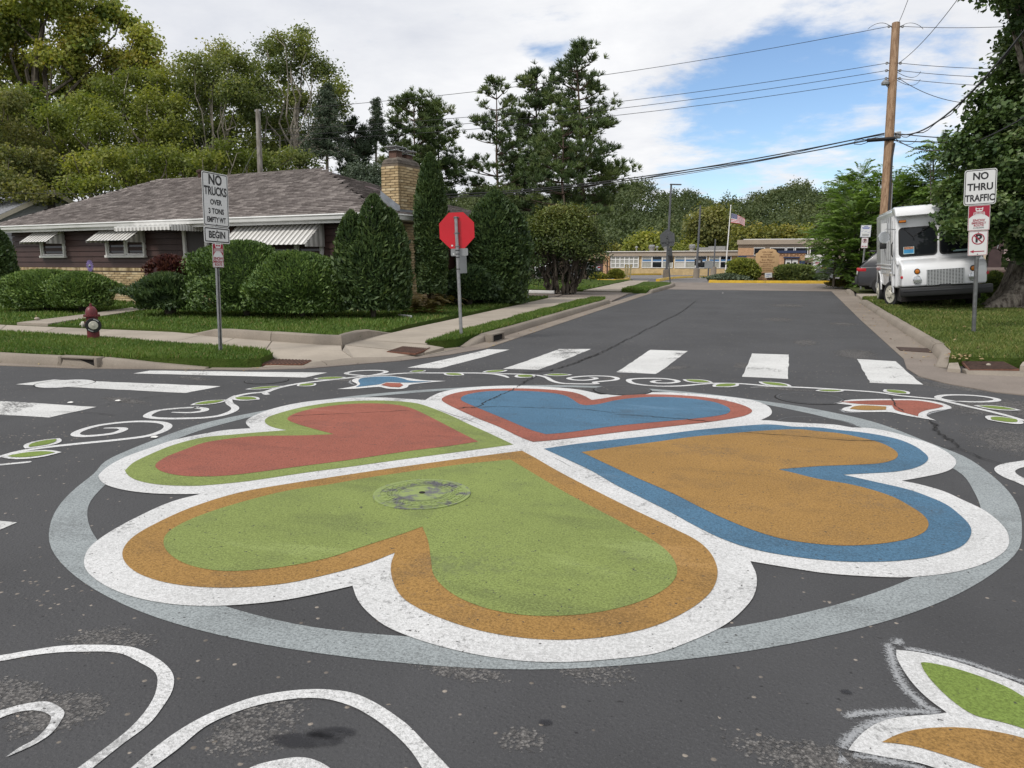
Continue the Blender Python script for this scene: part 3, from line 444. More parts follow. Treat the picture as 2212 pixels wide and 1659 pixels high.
PT=json.loads(r"""{"h1f":[[-1.899,6.243,1],[-2.065,6.351,0],[-2.416,6.679,0],[-2.922,7.151,0],[-3.191,7.408,0],[-3.289,7.529,0],[-3.346,7.67,0],[-3.361,7.833,0],[-3.303,8.027,0],[-3.202,8.156,0],[-2.991,8.268,0],[-2.76,8.328,0],[-2.507,8.311,0],[-2.282,8.203,0],[-2.115,7.979,0],[-1.959,7.726,0],[-1.884,7.693,1],[-1.786,7.788,0],[-1.655,8.067,0],[-1.523,8.254,0],[-1.326,8.416,0],[-1.057,8.499,0],[-0.776,8.456,0],[-0.606,8.359,0],[-0.467,8.169,0],[-0.405,7.991,0],[-0.411,7.771,0],[-0.497,7.611,0],[-0.716,7.372,0],[-1.06,7.077,0],[-1.385,6.781,0],[-1.697,6.418,0],[-1.808,6.312,0]],"h1b":[[-1.922,5.941,1],[-2.043,6.032,0],[-2.415,6.401,0],[-2.725,6.667,0],[-3.128,7.049,0],[-3.341,7.264,0],[-3.495,7.456,0],[-3.544,7.6,0],[-3.55,7.834,0],[-3.476,8.073,0],[-3.315,8.277,0],[-3.05,8.432,0],[-2.758,8.513,0],[-2.444,8.514,0],[-2.239,8.442,0],[-2.079,8.289,0],[-1.903,8.023,1],[-1.813,8.151,0],[-1.708,8.32,0],[-1.567,8.485,0],[-1.301,8.621,0],[-1.022,8.666,0],[-0.738,8.632,0],[-0.511,8.518,0],[-0.31,8.313,0],[-0.2,8.092,0],[-0.183,7.944,0],[-0.235,7.73,0],[-0.349,7.537,0],[-0.539,7.3,0],[-0.776,7.066,0],[-1.1,6.75,0],[-1.33,6.52,0],[-1.601,6.229,0],[-1.814,6.025,0]],"h1w":[[-3.673,7.392,1],[-3.713,7.64,0],[-3.719,7.95,0],[-3.627,8.241,0],[-3.395,8.478,0],[-3.124,8.638,0],[-2.82,8.706,0],[-2.503,8.718,0],[-2.236,8.662,0],[-2.047,8.546,0],[-1.89,8.411,1],[-1.744,8.491,0],[-1.599,8.655,0],[-1.326,8.781,0],[-0.987,8.852,0],[-0.699,8.815,0],[-0.417,8.746,0],[-0.197,8.63,0],[-0.046,8.377,0],[0.008,8.11,0],[0.001,7.84,0],[-0.088,7.547,1],[-0.084,7.345,1],[-0.496,6.996,0],[-0.902,6.639,0],[-1.285,6.302,0],[-1.56,6.07,0],[-1.898,5.732,1],[-2.315,6.136,0],[-2.736,6.541,0],[-3.294,6.962,0]],"h2f":[[-1.439,5.734,1],[-1.218,5.981,0],[-0.934,6.274,0],[-0.634,6.593,0],[-0.393,6.787,0],[-0.144,6.984,0],[0.112,7.156,0],[0.284,7.222,0],[0.431,7.197,0],[0.596,7.172,0],[0.75,7.066,0],[0.892,6.925,0],[0.973,6.719,0],[0.99,6.539,0],[0.949,6.364,0],[0.846,6.204,0],[0.733,6.119,0],[0.552,6.025,0],[0.372,5.932,0],[0.079,5.736,1],[0.175,5.679,0],[0.355,5.565,0],[0.545,5.507,0],[0.691,5.408,0],[0.797,5.288,0],[0.863,5.141,0],[0.919,4.965,0],[0.923,4.805,0],[0.871,4.631,0],[0.756,4.472,0],[0.606,4.348,0],[0.417,4.253,0],[0.234,4.229,0],[0.093,4.25,0],[-0.053,4.332,0],[-0.212,4.466,0],[-0.387,4.648,0],[-0.585,4.875,0],[-0.905,5.181,0],[-1.089,5.369,0]],"h2b":[[-1.763,5.745,1],[-1.542,6.002,0],[-1.275,6.255,0],[-0.974,6.532,0],[-0.661,6.851,0],[-0.412,7.07,0],[-0.154,7.274,0],[-0.012,7.356,0],[0.112,7.355,0],[0.2,7.332,0],[0.439,7.373,0],[0.606,7.323,0],[0.771,7.297,0],[0.926,7.229,0],[1.069,7.101,0],[1.156,6.908,0],[1.196,6.696,0],[1.202,6.501,0],[1.149,6.312,0],[1.037,6.111,0],[0.883,5.958,0],[0.706,5.854,0],[0.522,5.753,1],[0.625,5.692,0],[0.746,5.621,0],[0.917,5.512,0],[1.016,5.388,0],[1.094,5.244,0],[1.133,5.049,0],[1.147,4.853,0],[1.119,4.689,0],[1.041,4.489,0],[0.936,4.344,0],[0.804,4.215,0],[0.62,4.1,0],[0.4,4.021,0],[0.226,4.002,0],[0.048,4.015,0],[-0.092,4.059,0],[-0.241,4.16,0],[-0.409,4.331,0],[-0.559,4.504,0],[-0.833,4.785,0],[-1.004,4.96,0],[-1.225,5.222,0],[-1.486,5.481,0]],"h2w":[[-1.914,5.779,1],[-1.583,6.157,0],[-1.3,6.375,0],[-0.916,6.739,0],[-0.505,7.104,0],[-0.086,7.437,1],[-0.088,7.547,1],[0.022,7.562,0],[0.113,7.541,0],[0.448,7.567,0],[0.606,7.567,0],[0.729,7.498,0],[0.875,7.519,0],[1.031,7.432,0],[1.168,7.254,0],[1.294,7.068,0],[1.366,6.842,0],[1.395,6.618,0],[1.39,6.459,0],[1.32,6.227,0],[1.226,6.067,0],[1.067,5.889,0],[0.908,5.734,1],[1.004,5.688,0],[1.135,5.566,0],[1.218,5.394,0],[1.29,5.232,0],[1.317,5.115,0],[1.333,4.888,0],[1.309,4.698,0],[1.25,4.509,0],[1.137,4.313,0],[0.995,4.141,0],[0.853,4.021,0],[0.678,3.918,0],[0.512,3.87,0],[0.304,3.837,0],[0.136,3.847,0],[-0.057,3.868,1],[-0.083,3.842,1],[-0.246,3.976,0],[-0.452,4.252,0],[-0.637,4.434,0],[-1.232,5.097,0],[-1.564,5.469,0]],"h3f":[[-1.908,5.321,1],[-1.565,4.96,0],[-1.261,4.642,0],[-1.008,4.402,0],[-0.783,4.19,0],[-0.606,4.009,0],[-0.489,3.858,0],[-0.425,3.717,0],[-0.397,3.576,0],[-0.411,3.43,0],[-0.47,3.278,0],[-0.575,3.128,0],[-0.684,3.027,0],[-0.797,2.958,0],[-0.956,2.901,0],[-1.116,2.896,0],[-1.274,2.94,0],[-1.407,3.02,0],[-1.533,3.147,0],[-1.63,3.315,0],[-1.762,3.551,0],[-1.893,3.744,1],[-1.943,3.611,0],[-2.053,3.373,0],[-2.153,3.155,0],[-2.29,2.994,0],[-2.44,2.885,0],[-2.573,2.833,0],[-2.757,2.835,0],[-2.944,2.901,0],[-3.109,3.012,0],[-3.218,3.142,0],[-3.261,3.274,0],[-3.265,3.466,0],[-3.204,3.739,0],[-3.069,4.056,0],[-2.887,4.268,0],[-2.719,4.499,0],[-2.528,4.722,0],[-2.215,5.065,0]],"h3b":[[-1.915,5.621,1],[-1.754,5.455,0],[-1.475,5.15,0],[-1.094,4.768,0],[-0.777,4.465,0],[-0.507,4.221,0],[-0.352,4.069,0],[-0.271,3.928,0],[-0.22,3.756,0],[-0.204,3.6,0],[-0.219,3.424,0],[-0.269,3.26,0],[-0.339,3.116,0],[-0.415,3.0,0],[-0.493,2.916,0],[-0.633,2.81,0],[-0.778,2.742,0],[-0.934,2.708,0],[-1.104,2.707,0],[-1.25,2.735,0],[-1.415,2.79,0],[-1.566,2.877,0],[-1.706,3.038,0],[-1.802,3.201,0],[-1.857,3.343,1],[-1.925,3.157,0],[-2.038,2.98,0],[-2.167,2.827,0],[-2.314,2.73,0],[-2.483,2.663,0],[-2.688,2.635,0],[-2.877,2.657,0],[-3.033,2.712,0],[-3.191,2.813,0],[-3.291,2.918,0],[-3.369,3.056,0],[-3.412,3.237,0],[-3.431,3.566,0],[-3.353,3.919,0],[-3.169,4.191,0],[-2.986,4.419,0],[-2.706,4.755,0],[-2.395,5.106,0],[-2.054,5.474,0]],"h3w":[[-0.057,3.868,1],[-0.021,3.688,0],[-0.026,3.453,0],[-0.074,3.264,0],[-0.14,3.101,0],[-0.256,2.923,0],[-0.38,2.774,0],[-0.525,2.679,0],[-0.696,2.593,0],[-0.838,2.548,0],[-0.991,2.528,0],[-1.158,2.531,0],[-1.346,2.561,0],[-1.511,2.615,0],[-1.679,2.725,0],[-1.773,2.814,0],[-1.853,2.912,1],[-1.931,2.818,0],[-2.06,2.681,0],[-2.197,2.585,0],[-2.348,2.511,0],[-2.526,2.467,0],[-2.751,2.466,0],[-2.964,2.51,0],[-3.195,2.604,0],[-3.339,2.706,0],[-3.469,2.854,0],[-3.547,3.024,0],[-3.612,3.288,0],[-3.641,3.624,0],[-3.581,3.815,1],[-3.599,3.853,1],[-3.384,4.262,0],[-3.084,4.567,0],[-2.791,4.906,0],[-2.463,5.252,0],[-1.939,5.852,1],[-0.647,4.501,0],[-0.457,4.298,0],[-0.25,4.016,0]],"h4f":[[-2.369,5.782,1],[-2.677,6.07,0],[-3.13,6.498,0],[-3.432,6.776,0],[-3.625,6.929,0],[-3.822,7.021,0],[-4.066,7.024,0],[-4.312,6.918,0],[-4.488,6.708,0],[-4.578,6.477,0],[-4.586,6.232,0],[-4.5,6.01,0],[-4.339,5.89,0],[-4.082,5.763,0],[-3.698,5.602,1],[-3.931,5.471,0],[-4.328,5.297,0],[-4.472,5.148,0],[-4.573,4.96,0],[-4.556,4.694,0],[-4.524,4.482,0],[-4.446,4.301,0],[-4.36,4.208,0],[-4.192,4.126,0],[-4.0,4.103,0],[-3.84,4.142,0],[-3.719,4.206,0],[-3.57,4.345,0],[-3.383,4.566,0],[-3.13,4.849,0],[-2.781,5.297,0],[-2.542,5.556,0]],"h4b":[[-2.051,5.792,1],[-2.407,6.124,0],[-2.721,6.406,0],[-3.08,6.742,0],[-3.355,6.969,0],[-3.626,7.162,0],[-3.773,7.213,0],[-4.108,7.206,0],[-4.405,7.069,0],[-4.599,6.876,0],[-4.722,6.595,0],[-4.759,6.304,0],[-4.746,6.047,0],[-4.665,5.878,0],[-4.508,5.723,0],[-4.358,5.643,0],[-4.206,5.601,1],[-4.424,5.418,0],[-4.575,5.27,0],[-4.722,5.125,0],[-4.77,4.826,0],[-4.71,4.497,0],[-4.635,4.259,0],[-4.525,4.077,0],[-4.561,4.106,0],[-4.391,3.98,0],[-4.198,3.898,0],[-3.974,3.881,0],[-3.768,3.931,0],[-3.689,3.972,0],[-3.489,4.138,0],[-3.223,4.463,0],[-2.975,4.741,0],[-2.674,5.09,0],[-2.388,5.409,0]],"h4w":[[-3.652,7.4,1],[-3.869,7.399,0],[-4.145,7.386,0],[-4.418,7.302,0],[-4.687,7.108,0],[-4.89,6.834,0],[-4.972,6.507,0],[-4.951,6.155,0],[-4.858,5.858,0],[-4.764,5.725,0],[-4.582,5.563,1],[-4.754,5.415,0],[-4.826,5.242,0],[-4.905,4.968,0],[-4.881,4.666,0],[-4.837,4.37,0],[-4.738,4.122,0],[-4.614,3.93,0],[-4.574,3.889,0],[-4.37,3.764,0],[-4.136,3.707,0],[-3.891,3.714,0],[-3.696,3.766,0],[-3.581,3.815,1],[-3.527,3.844,1],[-3.33,4.192,0],[-3.038,4.498,0],[-2.75,4.834,0],[-2.434,5.188,0],[-1.908,5.764,1],[-2.315,6.136,0],[-2.727,6.521,0],[-3.283,6.938,0]],"ringc":[-1.893,5.832],"ro":[[5.6,3.455],[14.6,3.49],[21.2,3.418],[36.6,3.495],[53.6,3.384],[57.2,3.323],[109.0,3.109],[118.3,3.084],[125.5,3.024],[139.0,3.048],[154.9,3.114],[171.5,3.143],[183.6,3.285],[197.3,3.321],[210.1,3.426],[210.6,3.328],[227.3,3.463],[236.4,3.515],[239.2,3.532],[250.3,3.54],[259.8,3.539],[268.6,3.521],[277.1,3.506],[281.1,3.506],[288.4,3.507],[295.8,3.471],[308.2,3.439],[321.3,3.438],[331.0,3.443],[338.6,3.467],[344.0,3.44],[351.0,3.45]],"ri":[[6.0,3.269],[6.7,3.225],[42.3,3.191],[48.5,3.177],[55.4,3.181],[136.0,2.874],[147.3,2.924],[181.0,3.054],[187.8,3.112],[219.9,3.221],[226.6,3.289],[231.0,3.298],[240.1,3.31],[263.2,3.317],[268.5,3.331],[272.9,3.333],[278.7,3.301],[302.8,3.263],[309.5,3.24],[317.6,3.227],[323.7,3.222],[349.2,3.239],[349.3,3.239],[356.9,3.229]],"vines":[[0.075,[[-5.818,3.868],[-5.804,4.054],[-5.809,4.224],[-5.762,4.362],[-5.584,4.588],[-5.382,4.811],[-5.255,5.015],[-5.288,5.232],[-5.379,5.376],[-5.482,5.454],[-5.616,5.491],[-5.823,5.451],[-5.956,5.342],[-6.036,5.188],[-6.023,5.014],[-5.961,4.878],[-5.885,4.815],[-5.785,4.81],[-5.689,4.88],[-5.628,4.984],[-5.651,5.103],[-5.691,5.154],[-5.767,5.167],[-5.891,5.114]]],[0.05,[[-5.641,3.782],[-5.567,3.882],[-5.5,3.95],[-5.421,4.027]]],[0.08,[[-5.895,6.93],[-5.788,6.703],[-5.623,6.512],[-5.439,6.369],[-5.358,6.283],[-5.288,6.142],[-5.264,5.939],[-5.336,5.811],[-5.473,5.727],[-5.652,5.653],[-5.82,5.633],[-5.931,5.67],[-6.013,5.786],[-6.056,5.934],[-5.952,6.099],[-5.789,6.209],[-5.792,6.199],[-5.659,6.17],[-5.596,6.08],[-5.647,5.97],[-5.855,5.914]]],[0.08,[[-5.787,6.736],[-5.851,6.912],[-5.83,7.092],[-5.729,7.235],[-5.76,7.558],[-5.71,7.894],[-5.623,8.092],[-5.404,8.448],[-5.218,8.771],[-5.042,8.947],[-4.796,9.19],[-4.405,9.329],[-4.014,9.469],[-3.88,9.507],[-3.655,9.499],[-3.47,9.393],[-3.347,9.253]]],[0.07,[[-5.769,7.649],[-5.75,7.448],[-5.706,7.279],[-5.677,7.182],[-5.57,7.101]]],[0.07,[[-5.231,8.766],[-5.492,8.787],[-5.613,8.86],[-5.625,9.055],[-5.49,9.205],[-5.298,9.263],[-5.169,9.197],[-5.139,9.038],[-5.198,8.816]]],[0.07,[[-3.88,9.507],[-3.597,9.539],[-3.326,9.597],[-3.032,9.577],[-2.884,9.463],[-2.725,9.209],[-2.561,9.057],[-2.342,9.069],[-2.11,9.176],[-2.17,9.27],[-1.963,9.531],[-1.954,9.683],[-2.067,9.812],[-2.294,9.794],[-2.49,9.646],[-2.568,9.48],[-2.487,9.374],[-2.332,9.385],[-2.23,9.525],[-2.232,9.63],[-2.334,9.67]]],[0.075,[[-1.377,9.724],[-1.439,9.667],[-1.469,9.571],[-1.412,9.491],[-1.253,9.522],[-1.159,9.665],[-1.199,9.779],[-1.366,9.869],[-1.618,9.805],[-1.772,9.671],[-1.775,9.548],[-1.664,9.335],[-1.461,9.246],[-1.278,9.256],[-1.049,9.377],[-0.884,9.547],[-0.713,9.69],[-0.414,9.78],[-0.233,9.763],[0.004,9.704],[0.213,9.732],[0.549,9.744],[0.826,9.722],[1.2,9.666],[1.393,9.526],[1.588,9.461],[1.778,9.397],[1.891,9.218],[1.999,9.047],[2.137,8.841],[2.26,8.618],[2.352,8.401],[2.465,8.007]]],[0.04,[[-0.249,9.536],[-0.042,9.657]]],[0.075,[[1.958,9.316],[1.83,9.416],[1.802,9.537],[1.893,9.703],[2.105,9.806],[2.3,9.781],[2.408,9.654],[2.394,9.553],[2.29,9.434],[2.109,9.351],[1.962,9.336]]],[0.13,[[2.064,6.73],[1.868,6.553],[1.763,6.457],[1.686,6.328],[1.667,6.224],[1.684,6.096],[1.725,6.007],[1.794,5.778]]]],"leaves":[[-5.853,4.305,-5.908,4.671,0.13],[-5.782,4.043,-5.455,4.317,0.14],[-5.948,6.271,-5.779,6.674,0.12],[-5.834,6.808,-5.454,6.801,0.13],[-6.058,7.298,-5.75,7.666,0.1],[-5.608,7.717,-5.493,7.961,0.13],[-5.765,8.296,-5.409,8.544,0.1],[-5.742,8.266,-5.382,8.51,0.1],[-4.822,9.24,-4.69,9.49,0.1],[-4.323,9.3,-3.99,9.246,0.13],[-3.852,9.566,-3.587,9.883,0.12],[-3.318,9.513,-3.032,9.392,0.17],[-2.974,9.617,-2.6,9.788,0.12],[-1.12,9.868,-0.715,9.714,0.15],[-0.69,9.402,-0.411,9.765,0.14],[-0.168,10.009,0.231,9.754,0.15],[0.494,9.523,0.83,9.65,0.1],[1.292,9.903,1.521,9.64,0.15],[2.066,9.1,2.475,8.967,0.13],[2.025,8.299,2.323,8.43,0.2]],"tulipLw":[[-5.008,7.689,1],[-4.934,7.93,0],[-4.961,8.079,0],[-5.162,8.282,0],[-5.246,8.487,0],[-5.173,8.694,0],[-4.955,8.846,0],[-4.699,8.79,0],[-4.566,8.747,0],[-4.31,8.671,0],[-4.014,8.708,1],[-4.125,8.583,0],[-4.253,8.413,0],[-4.319,8.268,0],[-4.261,8.092,0],[-4.287,7.961,0],[-4.449,7.934,0],[-4.61,7.999,0],[-4.837,7.773,0]],"tulipLf":[[-4.868,7.891,1],[-4.929,8.091,0],[-5.106,8.344,0],[-5.169,8.559,0],[-5.038,8.724,0],[-4.849,8.791,0],[-4.65,8.699,0],[-4.475,8.569,0],[-4.327,8.562,0],[-4.177,8.632,1],[-4.284,8.476,0],[-4.486,8.388,0],[-4.685,8.359,0],[-4.695,8.174,0],[-4.779,8.025,0]],"tulipLr":[[-4.647,8.127,1],[-4.67,8.306,1],[-4.484,8.331,1],[-4.376,8.208,1],[-4.346,8.047,1],[-4.464,8.035,1]],"tulipRw":[[0.428,8.93,1],[0.614,8.919,0],[0.731,8.916,0],[0.879,9.058,0],[1.252,9.223,0],[1.565,9.309,0],[1.742,9.196,0],[1.821,8.972,0],[1.799,8.832,0],[1.653,8.685,0],[1.543,8.521,0],[1.494,8.345,0],[1.502,8.221,0],[1.537,8.101,1],[1.393,8.198,0],[1.273,8.293,0],[1.17,8.404,0],[0.958,8.334,0],[0.767,8.293,0],[0.711,8.361,0],[0.735,8.499,0],[0.827,8.67,0],[0.604,8.76,0]],"tulipRf":[[0.726,8.852,1],[1.029,9.035,0],[1.293,9.148,0],[1.549,9.208,0],[1.68,9.112,0],[1.753,8.959,0],[1.674,8.804,0],[1.533,8.626,0],[1.438,8.43,0],[1.403,8.262,1],[1.328,8.365,0],[1.24,8.521,0],[1.232,8.716,0],[1.239,8.805,1],[0.905,8.776,0]],"tulipRo":[[0.787,8.443,1],[0.851,8.609,0],[0.946,8.695,0],[1.167,8.704,1],[1.142,8.514,1],[0.919,8.413,0]],"bars":[[[-5.068,9.655,1],[-4.758,12.083,1],[-4.379,12.157,1],[-4.593,9.734,1]],[[-3.71,10.012,1],[-3.57,12.513,1],[-3.04,12.683,1],[-3.188,10.092,1]],[[-2.084,10.226,1],[-2.035,12.887,1],[-1.4,12.929,1],[-1.529,10.259,1]],[[-0.391,10.393,1],[-0.346,12.934,1],[0.23,12.97,1],[0.197,10.404,1]],[[1.241,12.768,1],[1.773,12.674,1],[1.803,10.49,1],[1.19,10.41,1]],[[-8.409,7.858,1],[-8.404,8.147,1],[-5.911,8.83,1],[-5.929,8.344,1]],[[-9.063,6.648,1],[-8.965,7.082,1],[-6.507,7.397,1],[-6.567,6.859,1]],[[-9.888,5.712,1],[-9.254,5.681,1],[-6.824,5.861,1],[-6.81,5.292,1],[-9.397,5.014,1]],[[-5.541,2.757,1],[-5.088,2.918,1],[-4.215,3.003,1],[-4.206,2.877,1],[-4.955,2.445,1]]],"sw":[[[-2.949,1.813,1],[-2.835,1.888,0],[-2.759,1.956,0],[-2.678,2.021,0],[-2.592,2.062,0],[-2.475,2.1,0],[-2.385,2.114,0],[-2.258,2.09,0],[-2.142,2.047,0],[-2.068,2.0,0],[-2.003,1.926,0],[-1.955,1.828,0],[-1.925,1.737,0],[-1.923,1.633,0],[-1.916,1.515,0],[-1.91,1.424,1],[-1.957,1.408,1],[-1.959,1.5,0],[-1.961,1.63,0],[-1.972,1.72,0],[-2.005,1.816,0],[-2.051,1.896,0],[-2.127,1.979,0],[-2.183,2.01,0],[-2.278,2.036,0],[-2.378,2.059,0],[-2.45,2.054,0],[-2.545,2.021,0],[-2.633,1.984,0],[-2.72,1.925,0],[-2.792,1.857,0],[-2.904,1.783,1]],[[-2.574,1.559,1],[-2.476,1.627,0],[-2.442,1.673,0],[-2.394,1.711,0],[-2.359,1.721,0],[-2.288,1.709,0],[-2.251,1.692,0],[-2.222,1.655,0],[-2.19,1.592,0],[-2.19,1.533,0],[-2.212,1.466,1],[-2.218,1.458,1],[-2.221,1.506,0],[-2.214,1.551,0],[-2.236,1.615,0],[-2.26,1.647,0],[-2.282,1.663,0],[-2.334,1.671,0],[-2.379,1.661,0],[-2.414,1.634,0],[-2.432,1.595,0],[-2.469,1.488,1]],[[-1.797,1.473,1],[-1.803,1.555,0],[-1.809,1.663,0],[-1.801,1.762,0],[-1.78,1.841,0],[-1.75,1.904,0],[-1.693,1.99,0],[-1.614,2.055,0],[-1.538,2.097,0],[-1.468,2.12,0],[-1.372,2.131,0],[-1.254,2.102,0],[-1.125,2.045,0],[-1.085,2.023,0],[-0.959,1.937,0],[-0.871,1.877,0],[-0.794,1.816,1],[-0.89,1.781,1],[-0.959,1.856,0],[-1.033,1.919,0],[-1.126,1.977,0],[-1.229,2.026,0],[-1.327,2.058,0],[-1.434,2.067,0],[-1.505,2.051,0],[-1.567,2.019,0],[-1.645,1.957,0],[-1.704,1.875,0],[-1.735,1.791,0],[-1.734,1.669,0],[-1.74,1.578,0],[-1.739,1.494,1]],[[-1.468,1.618,1],[-1.453,1.68,0],[-1.426,1.711,0],[-1.384,1.744,0],[-1.35,1.764,0],[-1.302,1.773,0],[-1.231,1.759,0],[-1.164,1.726,1]]],"fw":[[0.53,3.127,1],[0.609,3.135,0],[0.71,3.115,0],[0.803,3.077,0],[0.89,3.032,0],[0.936,3.0,0],[0.993,2.953,0],[1.08,2.854,1],[0.91,2.326,1],[0.715,2.319,0],[0.621,2.357,0],[0.546,2.38,0],[0.494,2.391,0],[0.41,2.387,0],[0.339,2.386,0],[0.294,2.385,1],[0.315,2.435,0],[0.35,2.502,0],[0.403,2.575,0],[0.454,2.619,0],[0.52,2.657,0],[0.585,2.687,0],[0.633,2.717,1],[0.587,2.789,0],[0.553,2.877,0],[0.533,2.969,0],[0.523,3.065,0]],"fg":[[0.604,3.045,1],[0.617,3.054,0],[0.698,3.05,0],[0.79,3.017,0],[0.873,2.964,0],[0.913,2.912,0],[0.965,2.855,0],[1.017,2.745,1],[0.98,2.625,1],[0.909,2.658,0],[0.857,2.697,0],[0.798,2.715,0],[0.727,2.725,0],[0.696,2.75,0],[0.655,2.82,0],[0.623,2.909,0],[0.606,2.988,0]],"fo":[[0.399,2.46,1],[0.456,2.524,0],[0.522,2.575,0],[0.618,2.621,0],[0.709,2.644,0],[0.795,2.647,0],[0.842,2.639,0],[0.899,2.622,0],[0.969,2.591,1],[0.901,2.373,1],[0.738,2.412,0],[0.664,2.434,0],[0.574,2.458,0],[0.506,2.472,0],[0.449,2.47,0]],"spray":[[0.055,[[0.508,3.185],[0.505,3.114],[0.504,3.019],[0.509,2.917],[0.528,2.821],[0.553,2.771],[0.577,2.729],[0.617,2.712]]],[0.07,[[0.532,3.173],[0.548,3.208],[0.571,3.216]]],[0.045,[[0.555,3.156],[0.612,3.156],[0.714,3.136],[0.778,3.117],[0.867,3.07],[0.945,3.034],[1.003,2.99]]],[0.05,[[0.287,2.569],[0.345,2.61],[0.444,2.658],[0.541,2.695],[0.61,2.706]]],[0.055,[[0.274,2.384],[0.294,2.433],[0.353,2.531],[0.411,2.592],[0.505,2.661]]],[0.09,[[0.26,2.334],[0.272,2.333],[0.284,2.34]]],[0.05,[[0.297,2.367],[0.38,2.371],[0.464,2.372],[0.516,2.362]]],[0.05,[[0.233,2.359],[0.28,2.366]]],[0.05,[[-5.229,8.361],[-5.133,8.182],[-4.97,8.036]]],[0.05,[[1.5,8.374],[1.557,8.499],[1.704,8.714],[1.822,8.88]]],[0.05,[[0.707,8.443],[0.726,8.246],[0.906,8.278]]],[0.045,[[1.466,8.11],[1.547,8.081]]]],"cracks":[[0.03,[[-2.659,26.453],[-2.547,22.277],[-2.543,20.241],[-2.609,18.83],[-2.617,17.605],[-2.64,16.774],[-2.684,16.006],[-2.666,15.099],[-2.705,14.463],[-2.721,13.88],[-2.732,12.84],[-2.768,12.212],[-2.825,11.364],[-2.867,10.839]]],[0.035,[[-2.722,12.091],[-2.793,11.755],[-2.849,11.322],[-2.871,10.803],[-2.927,10.501],[-3.031,10.039],[-3.181,9.815],[-3.314,9.688]]],[0.025,[[-3.037,9.548],[-3.03,9.101],[-3.003,8.858],[-2.981,8.548]]],[0.022,[[-2.981,8.548],[-2.962,8.292],[-2.982,8.106],[-2.98,7.901],[-2.968,7.805],[-2.988,7.668],[-2.996,7.508],[-2.963,7.368],[-2.942,7.229],[-2.995,7.164],[-3.07,7.126],[-3.138,7.046]]],[0.012,[[-2.971,7.162],[-2.752,7.297],[-2.436,7.352],[-2.124,7.407],[-1.816,7.461],[-1.511,7.38]]],[0.02,[[-1.477,7.314],[-1.199,7.335],[-0.902,7.316],[-0.749,7.321],[-0.539,7.29]]],[0.012,[[-4.545,6.144],[-4.287,6.313],[-4.034,6.466],[-3.788,6.638],[-3.552,6.787]]],[0.012,[[-0.316,6.931],[-0.057,6.907],[0.194,6.928],[0.418,6.908],[0.656,6.897],[0.818,6.955],[0.959,6.967]]],[0.03,[[1.493,8.12],[1.487,7.881],[1.454,7.647],[1.467,7.401],[1.485,7.288],[1.511,7.108],[1.504,6.961]]],[0.018,[[1.354,6.943],[1.411,6.893],[1.497,6.888],[1.582,6.684],[1.675,6.5],[1.731,6.46]]],[0.02,[[1.306,9.495],[1.296,9.291],[1.281,9.093],[1.277,8.732],[1.296,8.46]]],[0.012,[[-6.801,5.84],[-6.841,6.179],[-6.727,6.49],[-6.574,6.893]]],[0.01,[[-7.029,5.478],[-6.736,5.582],[-6.24,5.581]]],[0.012,[[-4.777,18.003],[-3.782,18.635],[-2.391,18.639],[-0.829,19.056]]],[0.01,[[-6.929,7.273],[-6.944,7.403],[-6.931,7.476]]]],"mh":[[-2.171,4.299,0.316],[-1.708,8.784,0.327],[0.411,8.977,0.352],[0.42,7.541,0.353],[-6.252,7.96,0.262],[-8.541,6.903,0.342]]}""")
# ---------------------------------------------------------------- ground, road, kerbs, pavements
def grid_sheet(name,xs,ys,off,mat_,**t):
    mb=MB(); nx=len(xs)
    mb.add([(x,y,G(y)+(off(x,y) if callable(off) else off)) for y in ys for x in xs],[(j*nx+i,j*nx+i+1,(j+1)*nx+i+1,(j+1)*nx+i) for j in range(len(ys)-1) for i in range(nx-1)])
    return mb.build(name,mat_,fix=False,**t)
grid_sheet('ground',[-1500,-300,-60,60,300,1500],[-400,-60,11,42,152,300,1500],-.06,M['ground'],kind='structure')
road=grid_sheet('road',[-70,-20,-8,4,20,70],[-45,-10,11,34.3],0,M['asphalt'],kind='structure')
grid_sheet('school_driveway',[-30,-5,3,40],[34.3,38,42,43],.004,M['old_conc'],kind='structure')
grid_sheet('parking_lot',[-90,-20,0,40,90],[43,60,100,152],.0,M['old_asphalt'],kind='structure')
